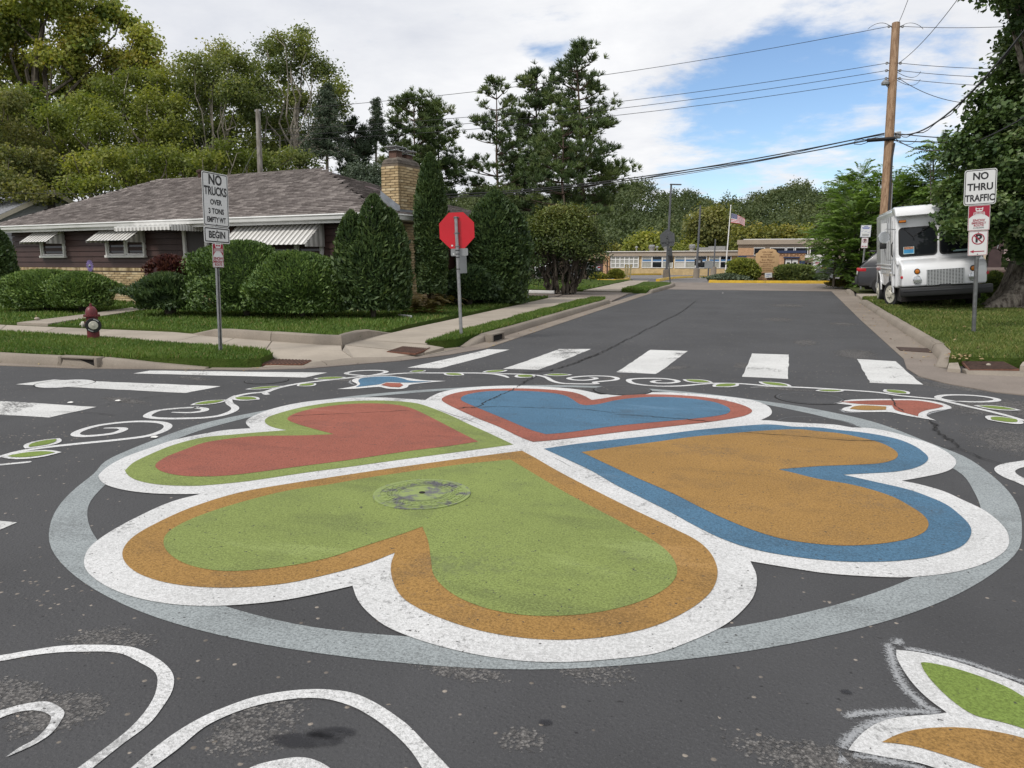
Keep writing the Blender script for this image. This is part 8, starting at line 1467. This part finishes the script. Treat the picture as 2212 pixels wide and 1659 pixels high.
# small site furniture by the school
q=DG(1509,70); t=thing('post_box','small dark box on a post beside the bare lamp post','post box',(q.x,q.y,q.z)); MB().box((0,0,.6),(.12,.12,1.2)).build('post',M['lamp'],t); MB().box((0,0,1.45),(.7,.4,.65)).build('box',M['black'],t,bevel=.03); MB().box((0,-.21,1.5),(.4,.02,.2)).build('panel',M['alu'],t)
for i,(px,lean) in enumerate(((1352.5,-2),(1356,2),(1361,5))):
    q=DG(px,52); t=thing('bollard',('nearly upright leftmost of three pale yellow posts','middle one of three pale yellow posts','rightmost leaning one of three pale yellow posts')[i]+' by the parking lot','bollard',(q.x,q.y,q.z),(0,R(lean),0),'pale yellow posts by the parking lot'); MB().tube([(0,0,-.1),(0,0,1.02)],.06,10).build('post',M['pale_yellow'],t,smooth=True); MB().lathe([(.062,.98),(.05,1.04),(.01,1.06)],10).build('cap',M['yellow'],t)
q=DG(1312,50); t=thing('sign_post','thin dark post on the far lawn beside the round bush','road sign',(q.x,q.y,q.z)); MB().tube([(0,0,0),(0,0,D(1312,562,50).z-q.z)],.045,8).build('post',M['dkwood'],t)
# ---------------------------------------------------------------- utility poles and wires
q=DG(1907,29.5,.1); pt_=D(1935.5,50,29.5); P1=thing('utility_pole','tall brown wooden utility pole behind the white truck','utility pole',tuple(q)); tp=pt_-q
mb=MB(); mb.tube([tp*(i/10)-(Vector((0,0,.3)) if i==0 else Vector()) for i in range(11)],[.205-.055*i/10 for i in range(11)],14); mb.build('pole',M['pole'],P1,smooth=True)
def onpole(py): 
    s=(D(1920,py,29.5).z-q.z)/tp.z; return tp*s
right=Vector((math.cos(YAW),math.sin(YAW),0)); fwd=Vector((-math.sin(YAW),math.cos(YAW),0))
MB().tube([onpole(455)+right*.19-fwd*.05,onpole(395)+right*.19-fwd*.05],.045,8).build('conduit',M['steel'],P1,smooth=True)
MB().tube([onpole(470)-fwd*.2+right*.04,onpole(380)-fwd*.2+right*.05,onpole(340)-fwd*.2+right*.06,onpole(310)-fwd*.2+right*.12],.035,6).build('riser_cable',M['wire'],P1,smooth=True)
for py in (57,136,152,169):
    for sg in (-1,1):
        a=onpole(py)+right*sg*.17; MB().tube([a,a+right*sg*.06],.02,6).build('bracket',M['steel_d'],P1); MB().lathe([(.03,0),(.055,.02),(.03,.05),(.055,.08),(.03,.1)],10,tuple(a+right*sg*.10+Vector((0,0,-.05)))).build('insulator',M['insul'],P1,smooth=True)
a=onpole(178)-right*.28; MB().lathe([(.03,-.10),(.15,-.08),(.16,.0),(.10,.08),(.03,.12)],14,tuple(a)).build('security_lamp',M['steel'],P1,smooth=True); MB().tube([onpole(190)-right*.12,a+Vector((0,0,-.05))],.025,6).build('lamp_arm',M['steel'],P1)
a0,a1=onpole(300)+right*.12-fwd*.18,onpole(304)-right*.95-fwd*.18; mb=MB(); mb.tube([a0,a0.lerp(a1,.5),a1],.075,10); mb.build('splice_case',M['tube_b'],P1,smooth=True)
for i in range(2): MB().tube([a1,a1+Vector((0,0,.05))-right*.25,a1-right*.5+Vector((0,0,-.02)),a1-right*.52+Vector((0,0,-.14)),a1-right*.25+Vector((0,0,-.16)),a1+Vector((0,0,-.08))],.014,5).build('cable_loop',M['wire'],P1)
MB().box(tuple(onpole(292)+right*.28-fwd*.1),(.22,.16,.26)).build('junction_box',M['steel'],P1,bevel=.02)
q2=DG(568,33); p2=D(557,237,33); P2=thing('utility_pole','weathered grey pole rising behind the house roof','utility pole',tuple(q2)); MB().tube([Vector((0,0,-.3)),p2-q2],[.15,.105],12).build('pole',M['pole_grey'],P2,smooth=True); MB().box(tuple((p2-q2)*.995),(.28,.10,.08)).build('top_bracket',M['steel'],P2)
MB().tube([(p2-q2)*.86+Vector((.2,0,0)),Vector((-2.6,0,(p2-q2).z*.35))],.012,4).build('guy_wire',M['steel'],P2)
def wire(label,a,b,sag,r,tw=None):
    a,b=Vector(a),Vector(b); pts=[]
    for i in range(25): u=i/24; p=a.lerp(b,u); p.z-=sag*4*u*(1-u); pts.append(p-a)
    mb=MB(); mb.tube(pts,r,5,cap=False)
    if tw: mb.tube([p+Vector((0,0,.045*math.sin(i*1.3)-.05)) for i,p in enumerate(pts)],r*.6,4,cap=False)
    t=mb.build('overhead_wire',M['wire'],None,loc=tuple(a),fix=False,label=label,category='wire',group='overhead wires'); return t
O1=q
def OP(py,s=0): return O1+onpole(py)+right*s
LW=['highest wire running left from the pole top over the pines','second wire from the pole running left behind the pines','third wire from the pole running left behind the pines','fourth wire from the pole running left behind the pines']
for i,(py,ye) in enumerate(((57,240),(136,281),(152,294),(169,305))): wire(LW[i],OP(py,-.28),D(557,ye,33) if i==0 else D(553,ye,33),.42,.011)
wire('thick twisted cable bundle running left from the splice case',OP(287,-.2),D(700,418,46),.9,.026,True); wire('thick lower cable running left just under the twisted bundle',OP(303,-.9),D(700,428,46),.75,.024); wire('thin cable between the two thick left cables',OP(292,-.2),D(700,422,46),1.0,.012)
RW=['highest wire running right from the pole top','second wire running right from the pole to the maple','third wire running right from the pole to the maple','fourth wire running right from the pole to the maple']
for i,(py,x,y) in enumerate(((57,2330,46),(136,2330,146),(152,2330,167),(169,2330,187))): wire(RW[i],OP(py,.28),D(x,y,27),.12,.011)
wire('thick sagging service cable climbing to the upper right corner',OP(287,.2),D(2330,-90,12),.9,.024,True); wire('thinner service cable climbing right under the thick one',OP(297,.2),D(2330,175,13),.8,.018)
wire('wire slanting up to the right out of frame from the insulators',OP(136,.2),D(2110,-60,20),.25,.011); wire('short wire slanting up out of frame from the pole top',OP(50,.1),D(1985,-70,22),.1,.010)
wire('sagging drop wire from the fourth insulator to the maple',OP(170,.28),D(2200,215,25),.45,.012); wire('lower cable running right from the pole into the maple',OP(287,.2),D(2250,293,26),.15,.02); wire('lowest cable running right from the pole into the maple',OP(303,.2),D(2250,298,26),.1,.022)
wire('thin wire crossing low in front of the left trees',D(-60,413,30),D(330,413.5,31),.1,.008)
def stranded_loops():
    for i,(py,s0) in enumerate(((60,-1),(60,1),(155,1),(172,1),(300,1))):
        a=OP(py,.15*s0); pts=[Vector((0,0,0)),right*s0*.35+Vector((0,0,.35 if i<2 else -.2)),right*s0*.8+Vector((0,0,.12 if i<2 else -.35)),right*s0*.95+Vector((0,0,-.05 if i<2 else .02))]
        sm=[pts[0]*(1-u)**3+pts[1]*3*u*(1-u)**2+pts[2]*3*u*u*(1-u)+pts[3]*u**3 for u in np.linspace(0,1,12)]
        MB().tube(sm,.010,4,cap=False).build('jumper_wire',M['wire'],P1,loc=tuple(a-O1),fix=False)
stranded_loops()
# ---------------------------------------------------------------- fire hydrant
q=Q(203,735,.135); d1=(q-Vector((0,0,CAMH))).dot(_fw); hh=D(203,656,d1).z-q.z; hs=hh/.80
hy=thing('fire_hydrant','dark red fire hydrant with a black ringed cream cap on the kerbside grass','fire hydrant',tuple(q),(0,0,R(58))); hy.scale=(hs,)*3
MB().lathe([(.135,-.08),(.135,.02),(.125,.03),(.122,.22),(.118,.52),(.12,.53)],24).build('barrel',M['hyd'],hy,smooth=True)
MB().lathe([(.15,.525),(.165,.53),(.165,.56),(.15,.565)],24).build('flange',M['hyd'],hy,smooth=True)
for i in range(8): a=i*math.pi/4+.2; MB().lathe([(.012,.52),(.012,.575)],6,(.155*math.cos(a),.155*math.sin(a),0)).build('flange_bolt',M['hyd'],hy)
MB().lathe([(.125,.565),(.122,.62),(.108,.68),(.08,.725),(.045,.75),(.03,.755),(.03,.775),(.024,.80),(.0,.802)],24).build('bonnet',M['hyd'],hy,smooth=True)
MB().lathe([(.022,.77),(.02,.82)],5).build('operating_nut',M['hyd'],hy)
o=MB(); o.lathe([(.075,.10),(.085,.16),(.085,.19)],20,(0,0,.345),'Y'); ob=o.build('pumper_nozzle',M['hyd'],hy,smooth=True,rot=(0,0,R(-5)))
for nm,prof,mt in (('rubber_ring',[(.155,.188),(.160,.205),(.152,.215),(.08,.217)],'rubber'),('cap',[(.094,.19),(.094,.222),(.084,.235),(.03,.240)],'hyd_w'),('cap_nut',[(.024,.24),(.024,.275)],'hyd_w')):
    MB().lathe(prof,28 if nm!='cap_nut' else 5,(0,0,.345),'Y',).build(nm,M[mt],hy,smooth=nm!='cap_nut',rot=(0,0,R(-5)))
m2=MB()
for i in range(14):
    a=R(40+i*7.) if i<7 else R(220+(i-7)*7.); m2.box((.130*math.cos(a),-.2185,.345+.130*math.sin(a)),(.010,.003,.02),M=Matrix.Rotation(-a+R(90),3,'Y'))
m2.build('ring_print',M['s_white'],hy,rot=(0,0,R(-5)),kind='stuff')
for nm,prof,mt in (('hose_nozzle',[(.06,-.10),(.062,-.17)],'hyd'),('hose_cap',[(.068,-.165),(.068,-.205),(.055,-.215),(.02,-.22),(.02,-.25)],'hyd_w')): MB().lathe([(r,h) for r,h in prof],18,(0,0,.36),'X').build(nm,M[mt],hy,smooth=True)
MB().tube([(-.13,-.02,.50),(-.17,-.03,.46),(-.16,-.03,.42),(-.18,-.02,.40)],.007,5).build('chain',M['rust_d'],hy)
# ---------------------------------------------------------------- white step van
def wheel(parent,c,r,w,side,rim='hyd_w',hub=True,rot=0):
    """side: -1 faces -X, +1 faces +X"""
    wh=MB().lathe([(r*.62,-w/2),(r*.93,-w/2),(r,-w/2+.03),(r,w/2-.03),(r*.93,w/2),(r*.62,w/2)],28,(0,0,0),'X').build('wheel',M['rubber'],parent,loc=c,rot=(0,0,rot),smooth=True)
    s=side*w/2
    MB().lathe([(r*.66,s*1.0),(r*.64,s*1.10),(r*.54,s*1.04),(r*.30,s*1.08),(r*.24,s*1.35),(r*.10,s*1.4)],24,(0,0,0),'X').build('rim',M[rim],wh,smooth=True)
    if hub:
        for i in range(8): a=i*math.pi/4; MB().lathe([(.014,s*1.0),(.014,s*1.2)],6,(0,r*.36*math.cos(a),r*.36*math.sin(a)),'X').build('wheel_nut',M['steel_d'],wh)
    return wh
def truck():
    fz=G(24)+.165; T_=thing('step_van','white boxy step van parked on the grass under the maple','delivery truck',(4.12,22.15,fz),(0,R(4.2)*-1,R(0))); T_.scale=(1,1,1.09)
    W=2.06; hw=W/2; L=5.0; zr=2.50
    mb=MB(); mb.prism([(.78,.60),(.72,1.16),(.86,2.28),(.98,zr-.03),(1.2,zr),(L,zr),(L,.52),(.78,.52)],-hw,hw,plane='YZ'); mb.build('body',M['truck'],T_,bevel=.06,seg=3)
    mb=MB(); mb.prism([(.56,zr-.22),(.60,zr-.10),(.70,zr+.0),(.95,zr+.035),(1.25,zr+.03),(1.25,zr-.10),(.95,zr-.16)],-hw-.03,hw+.03,plane='YZ'); mb.build('roof_brow',M['truck'],T_,bevel=.035,seg=3)
    mb=MB(); mb.box((0,3.1,zr+.02),(W-.1,3.7,.04)); mb.build('roof',M['truck'],T_,bevel=.015)
    # hood
    mb=MB(); mb.prism([(.0,.56),(-.02,.86),(.02,1.02),(.10,1.10),(.26,1.15),(.78,1.26),(.80,.56)],-hw+.05,hw-.05,plane='YZ'); mb.build('hood',M['truck'],T_,bevel=.085,seg=4)
    mb=MB(); mb.prism([(.60,1.10),(.62,1.24),(.80,1.30),(.85,1.1)],-hw+.0,hw-.0,plane='YZ'); mb.build('cowl',M['truck'],T_,bevel=.03)
    MB().box((0,-.012,.985),(.0,.0,.0)) 
    # grille: perforated plate
    g=MB().box((.03,-.028,.765),(.86,.03,.37)).build('grille',M['grille'],T_); m2=MB()
    for r in range(11):
        for c in range(12): m2.box((.03-.385+c*.07+(.0 if r%2 else .0),-.0445,.60+r*.033),(.036,.004,.014))
    m2.build('grille_slots',M['s_black'],g,kind='stuff')
    for x0,x1 in ((-.40,-.12),(.18,.44)):
        m2=MB()
        for i in range(9): m2.box((x0+(x1-x0)*i/8,-.022,.585),(.022,.006,.022))
        m2.build('vent_slots',M['s_black'],T_,kind='stuff')
    for x in (-.62,.66):
        h=MB().lathe([(.105,.0),(.105,-.03),(.085,-.04)],24,(x,.0,.80 if False else .73),'Y').build('headlight',M['chrome'],T_,smooth=True); MB().lathe([(.085,.03),(.080,.05),(.04,.062)],24,(x,-.0,.73),'Y').build('lens',M['lens'],h,smooth=True)
        MB().lathe([(.105,.01),(.100,.045),(.088,.05),(.088,.035)],24,(x,0,.73),'Y').build('bezel',M['chrome'],h,smooth=True)
        o=MB().lathe([(.070,.0),(.070,.03),(.058,.035)],20,(x,0,.925),'Y').build('turn_signal',M['rubber'],T_,smooth=True); MB().lathe([(.055,.02),(.05,.048),(.02,.055)],20,(x,0,.925),'Y').build('amber_lens',M['amber'],o,smooth=True)
    mb=MB(); mb.box((.02,-.10,.44),(W+.05,.20,.21)); mb.build('bumper',M['black'],T_,bevel=.025); MB().box((.03,-.212,.475),(W*.98,.02,.03)).build('bumper_ridge',M['bumper'],T_); MB().box((.02,-.05,.565),(.26,.1,.06)).build('tow_block',M['black'],T_)
    # windscreens set in rubber
    tilt=math.atan2(.14,1.12)
    def pane(name,x0,x1,z0,z1):
        mid=((x0+x1)/2,.775+(((z0+z1)/2)-1.16)*.125-.055,(z0+z1)/2)
        o=MB().prism(rrect(x1-x0+.07,z1-z0+.07,.10),-.012,.012,plane='XZ').build(name,M['rubber'],T_,loc=mid,rot=(-tilt,0,0)); MB().prism(rrect(x1-x0,z1-z0,.08),-.018,-.012,plane='XZ').build('pane',M['glass'],o); return o
    w1=pane('windscreen',-.92,-.06,1.32,1.98); w2=pane('windscreen',.06,.93,1.32,1.98)
    mb=MB(); mb.tube([(-.36,-.02,.36),(-.12,-.035,.12),(.30,-.03,.36)],.011,5); mb.build('wiper',M['black'],w1); MB().tube([(-.30,-.02,.36),(.18,-.03,.22)],.011,5).build('wiper',M['black'],w2)
    # card behind the left pane, shown against the glass
    c=MB().box((-.22,-.021,-.21),(.26,.004,.18)).build('window_card',M['cardf'],w1); MB().box((-.22,-.0245,-.235),(.235,.003,.09)).build('card_blue',M['cardb'],c); MB().box((-.22,-.0245,-.155),(.235,.003,.06)).build('card_picture',M['skin_p'],c)
    MB().box((.10,-.0205,-.29),(.5,.003,.04)).build('dash_edge',M['cardf'],w2)
    for x in (-.88,.9): o=MB().box((x,.66,zr-.30 if False else 2.16),(.19,.04,.075)).build('marker_lamp',M['rubber'],T_,bevel=.01); MB().box((x,.635,2.16),(.165,.02,.05)).build('amber_lens',M['amber'],o,bevel=.008)
    for x in (-.97,.99): MB().lathe([(.04,0),(.03,.03)],12,(x,.02,.80),'Y').build('marker_lamp',M['redlens'],T_,smooth=True)
    # kerb side: door, mouldings, panels
    xs=-hw
    MB().box((xs-.004,2.55,1.60),(.012,2.7,1.50)).build('side_panel',M['truck_side'],T_); 
    for i in range(6): MB().box((xs-.014,1.45+i*.45,1.60),(.008,.02,1.46)).build('panel_rib',M['truck'],T_)
    for z in (1.0,1.10): MB().box((xs-.016,3.1,z),(.02,3.7,.035)).build('rub_rail',M['truck'],T_,bevel=.006)
    for y in (.98,1.24): MB().box((xs-.02,y,1.45),(.03,.045,1.75)).build('door_frame',M['truck'],T_)
    MB().box((xs-.005,1.11,1.78),(.02,.20,.86)).build('door_glass',M['glass'],T_); MB().box((xs-.006,1.11,.95),(.02,.20,.75)).build('sliding_door',M['truck_side'],T_); MB().tube([(xs-.03,1.02,1.30),(xs-.06,1.02,1.36),(xs-.06,1.02,1.62),(xs-.03,1.02,1.68)],.014,6).build('door_handle',M['black'],T_)
    MB().box((xs-.02,.86,.85),(.02,.10,.05)).build('door_latch',M['black'],T_,bevel=.01)
    MB().box((xs-.004,1.42,.76),(.02,.42,.48)).build('step_panel',M['truck_side'],T_); MB().box((xs-.008,2.0,.9),(.014,1.1,.16)).build('lower_panel',M['truck'],T_)
    MB().box((xs-.08,2.35,2.08),(.16,.02,.26)).build('side_sign',M['s_white'],T_)
    # arches and wheels
    for y in (1.52,4.15):
        mb=MB(); n=16; mb.prism([(y+.50*math.cos(math.pi*i/n),.40+.50*math.sin(math.pi*i/n)) for i in range(n+1)],xs-.012,xs+.04,plane='YZ'); mb.build('wheel_arch',M['hole'],T_)
        mb=MB(); mb.tube([(xs-.014,y+.50*math.cos(math.pi*i/n),.40+.50*math.sin(math.pi*i/n)) for i in range(n+1)],.022,6); mb.build('arch_lip',M['truck'],T_)
        wheel(T_,(-hw+.06,y,.345),.345,.22,-1,rot=R(24) if y<2 else 0); wheel(T_,(hw-.08,y,.345),.345,.22,1)
    MB().box((0,2.6,.36),(1.86,4.4,.34)).build('chassis_shade_block',M['hole'],T_); MB().box((0,.75,.36),(1.7,.12,.12)).build('axle',M['hole'],T_)  # chassis box deepened in near-black to put shade under the van
    # mirrors
    m=MB(); m.tube([(xs,.80,1.98),(xs-.26,.62,2.0),(xs-.30,.60,1.86)],.012,6); m.tube([(xs,.80,1.24),(xs-.24,.62,1.22),(xs-.28,.60,1.52)],.012,6); arm=m.build('mirror_arm',M['chrome'],T_)
    MB().lathe([(.02,-.06),(.13,-.02),(.15,.02),(.14,.03)],18,(xs-.30,.60,1.80),'Y').build('round_mirror',M['chrome'],arm,smooth=True); MB().box((xs-.32,.62,1.60),(.17,.06,.16)).build('mirror',M['black'],arm,bevel=.02)
    m=MB(); m.tube([(hw,.80,1.98),(hw+.22,.62,1.99),(hw+.26,.60,1.80),(hw+.26,.60,1.5),(hw+.1,.65,1.3)],.014,6); arm=m.build('mirror_arm',M['chrome'],T_); MB().box((hw+.26,.60,1.68),(.18,.05,.30)).build('mirror',M['black'],arm,bevel=.02)
    MB().tube([(hw+.02,.45,1.35),(hw+.25,.40,1.33),(hw+.28,.40,1.42)],.012,6).build('fender_mirror_arm',M['chrome'],T_)
truck()
# ---------------------------------------------------------------- cars
def car(name,label,loc,rz,paint,L=4.5,W=1.82,Ht=1.62,suv=True,rim='steel',group='parked cars'):
    """nose towards +X"""
    t=thing(name,label,'car',loc,(0,0,rz),group); hw=W/2
    low=[(0.02,.42),(.0,.62),(.06,.92),(.10,1.02),(L*.30,1.06),(L*.66,1.0),(L*.93,.86),(L*.99,.70),(L,.40),(L*.97,.28),(.1,.28)]
    mb=MB(); mb.prism(low,-hw,hw,plane='XZ'); mb.build('body',M[paint],t,bevel=.07,seg=3)
    top=[(.10,1.0),(.42,1.36),(.62,Ht-.06),(.95,Ht),(L*.45,Ht),(L*.56,Ht-.10),(L*.70,1.02)] if suv else [(.7,.98),(1.3,Ht-.05),(1.7,Ht),(L*.5,Ht-.01),(L*.58,Ht-.08),(L*.72,1.0)]
    mb=MB(); n=len(top); vs=[]
    for s in (-1,1):
        for x,z in top: k=(z-1.)/(Ht-1.); vs.append((x,s*(hw-.03-.17*max(0,k)),z))
    mb.add(vs,[tuple(range(n)),tuple(reversed(range(n,2*n)))]+[(i,n+i,n+(i+1)%n,(i+1)%n) for i in range(n)]); mb.build('cabin',M[paint],t,bevel=.05,seg=2)
    for s in (-1,1):
        for x0,x1 in ((.72,1.25),(1.33,L*.43),(L*.45,L*.60)):
            z0,z1=1.06,Ht-.16; f=lambda x,z:(x,s*(hw-.03-.17*(z-1.)/(Ht-1.)+.006),z)
            sh=.16 if x0<.8 else .0; sh2=.30 if x1>L*.55 else 0
            q=[f(x0-sh*.6,z0),f(x1+sh2*.4,z0),f(x1-sh2*.55,z1),f(x0+sh,z1)]
            MB().add(q+[(a,b-s*.012,c) for a,b,c in q],[(0,1,2,3),(7,6,5,4),(0,4,5,1),(1,5,6,2),(2,6,7,3),(3,7,4,0)]).build('window',M['glass'],t)
        mb=MB(); mb.box((.16,s*(hw-.16),.90),(.30,.34,.13)); o=mb.build('tail_light',M['redlens'],t,bevel=.03)
        for x in (.86,L-.88):
            nn=16; mb=MB(); mb.prism([(x+.40*math.cos(math.pi*i/nn),.33+.41*math.sin(math.pi*i/nn)) for i in range(nn+1)]+[(x-.4,.26),(x+.4,.26)],s*(hw-.05),s*(hw+.012),plane='XZ'); mb.build('wheel_arch',M['bumper'],t)
            w=MB().lathe([(.2,-.11),(.31,-.11),(.335,-.08),(.335,.08),(.31,.11),(.2,.11)],24,(0,0,0),'Y').build('wheel',M['rubber'],t,loc=(x,s*(hw-.07),.335),smooth=True); MB().lathe([(.22,.10*-s),(.21,.122*-s),(.15,.113*-s),(.05,.12*-s)],20,(0,0,0),'Y').build('rim',M[rim],w,smooth=True)
    q=[(.115,-hw+.24,1.04),(.115,hw-.24,1.04),(.46,hw-.30,1.42),(.46,-hw+.30,1.42)]; q=[(a-.012,b,c) for a,b,c in q]
    if suv: MB().add(q+[(a+.03,b,c-.01) for a,b,c in q],[(3,2,1,0),(4,5,6,7),(0,1,5,4),(1,2,6,5),(2,3,7,6),(3,0,4,7)]).build('rear_window',M['glass'],t); MB().box((.60,0,Ht-.03),(.42,W*.66,.05)).build('spoiler',M[paint],t,bevel=.02)
    MB().box((.10,0,.50),(.26,W*.94,.30)).build('rear_bumper',M['bumper'],t,bevel=.06); MB().box((.02,0,.78),(.03,.5,.13)).build('number_plate',M['s_white'],t); MB().box((-.03,0,.36),(.22,.08,.06)).build('tow_hitch',M['black'],t)
    MB().box((L*.5,0,.22),(L*.85,W*.8,.12)).build('underbody',M['hole'],t)
    return t
p=DG(1859,27.6); o=car('parked_car','dark grey hatchback with a red tail light half hidden behind the white truck',(p.x+.0,p.y+1.2,p.z+.09),R(-4),'suv')
p=DG(1764,62,0); car('parked_car','dark car with a red tail light beyond the hedge at the school',(p.x,p.y,p.z),R(35),'car_dk')
p=DG(1272,58); car('parked_car','dark car seen through the stems of the wide arborvitae',(p.x,p.y,p.z),R(160),'car_dk',suv=False,Ht=1.45); p=DG(1283,66); car('parked_car','silver blue car parked at the left end of the school wing',(p.x,p.y,p.z),R(150),'car_silver',suv=False,Ht=1.42)
p=DG(1238,64); car('parked_car','white car glimpsed low behind the wide arborvitae',(p.x,p.y,p.z),R(170),'truck',suv=False,Ht=1.45)
# ---------------------------------------------------------------- odds and ends
p=DG(2138,23.5,.13); t=thing('wooden_bin','weathered brown wooden bin between the truck and the garage wall','bin',(p.x+.2,p.y+1.4,p.z),(0,0,R(-6)))
for i in range(5): MB().box((0,-.35,.18+i*.17),(1.2,.03,.155)).build('plank',M['crate'],t,bevel=.006)
MB().box((0,0,.45),(1.16,.64,.86)).build('body',M['crate'],t); MB().box((0,0,.93),(1.28,.8,.06),M=Matrix.Rotation(R(8),3,'X')).build('lid',M['crate'],t,bevel=.01)
p=DG(1130,29.,.10); t=MB().box((0,0,.06),(2.0,.14,.12)).build('downpipe',M['gut_metal'],None,loc=(p.x+.3,p.y,p.z),rot=(0,0,R(-2)),bevel=.02,label='white length of downpipe lying beside the driveway',category='pipe',group='loose white pipes')
p=DG(872,17.6,.16); MB().box((0,0,.03),(.6,.08,.06)).build('downpipe',M['gut_metal'],None,loc=(p.x,p.y,p.z),rot=(0,0,R(-35)),bevel=.015,label='short white spout end on the lawn beside the fern',category='pipe',group='loose white pipes')
# garden ornaments against the brick base
def at_house(x,y,z): 
    c,s=math.cos(HA),math.sin(HA); return (H0[0]+x*c-y*s,H0[1]+x*s+y*c,z)
t=thing('garden_flower','tall wire stake flower with a purple blossom against the brick base','garden ornament',at_house(-11.45,-.15,.26),(0,0,HA)); m=MB()
for i in range(5):
    a=-.6+.3*i; m.tube([(a*.08,0,0),(a*.22,0,.45),(a*.10,0,.8),(a*.16,0,1.02),(0,0,1.12)],.007,4)
m.build('wire_stem',M['rust_d'],t); m=MB()
for i in range(16): a=i*math.pi/8; m.box((.10*math.cos(a),-.03,1.14+.10*math.sin(a)),(.17,.012,.035),M=Matrix.Rotation(-a,3,'Y'))
m.build('petals',M['purple'],t); MB().lathe([(.05,0),(.02,.04)],10,(0,-.035,1.14),'Y').build('flower_heart',M['alu'],t)
t=thing('plant_tub','black plastic plant tub below the wire flower','plant pot',at_house(-11.3,-.75,.24),(0,0,HA)); MB().lathe([(.19,0),(.24,.30),(.25,.30),(.25,.33),(.22,.33),(.20,.27)],20).build('tub',M['black'],t,smooth=True); MB().lathe([(.21,.27),(.05,.29)],16).build('soil',M['mulch'],t)
t=thing('metal_silhouette','rusty sheet metal animal figure standing by the black tub','garden ornament',at_house(-11.05,-.85,.24),(0,0,HA)); MB().prism([(-.14,0),(.16,0),(.17,.18),(.13,.24),(.15,.42),(.10,.52),(.04,.58),(-.01,.52),(-.09,.48),(-.12,.36),(-.15,.3),(-.11,.16)],-.006,.006,plane='XZ').build('figure',M['terracotta'],t); MB().box((0,.02,.03),(.2,.12,.02)).build('foot',M['terracotta'],t)
t=thing('garden_stake','slim stake with coloured balls beside the left yew bush','garden ornament',at_house(-11.85,-.85,.24),(0,0,HA)); MB().tube([(0,0,0),(0,0,.8)],.008,5).build('stake',M['rust_d'],t)
for z,mt in ((.74,'amber'),(.52,'s_blue'),(.30,'sblue')): MB().lathe([(.01,-.06),(.05,-.035),(.06,0),(.05,.035),(.01,.06)],12,(0,0,z)).build('ball',M[mt],t,smooth=True)
for i,(px,py,s) in enumerate(((1185,686,.09),(325,1002 if False else 945,.05),(1303,966 if False else 949,.02),(248,866,.05),(145,870,.05),(1560,633,.05))):
    p=Q(px,py,.012); MB().add([(0,0,0),(s,.2*s,.0),(s*1.1,s*.7,.12*s),(.3*s,s*.8,.2*s),(-.2*s,.4*s,.1*s)],[(0,1,2,3),(0,3,4)]).build('paper_scrap',M['litter'],None,loc=tuple(p),fix=False,label=['white scrap in the left gutter beyond the storm drain','pale scrap on the asphalt above the left vine curls','tiny white fleck lying on the blue heart','pale scrap beside the kerbside crosswalk bar','pale scrap on the road left of the covered crosswalk bar','white fleck at the far end of the street'][i],category='litter',group='scraps on the road')
p=Q(188,688,.19); 
for i,(px,py,s) in enumerate(((80,691,.06),(2135,790,.03))):
    p=Q(px,py,.2); MB().lathe([(s*.6,0),(s,s*.4),(s*.7,s*.9),(s*.1,s*1.1)],8,(0,0,0)).build('stone',M['concrete'],None,loc=tuple(p),smooth=True,label=['small round stone on the lawn edge at the garden walk','pale stone by the ribbed plate under the sign'][i],category='stone')
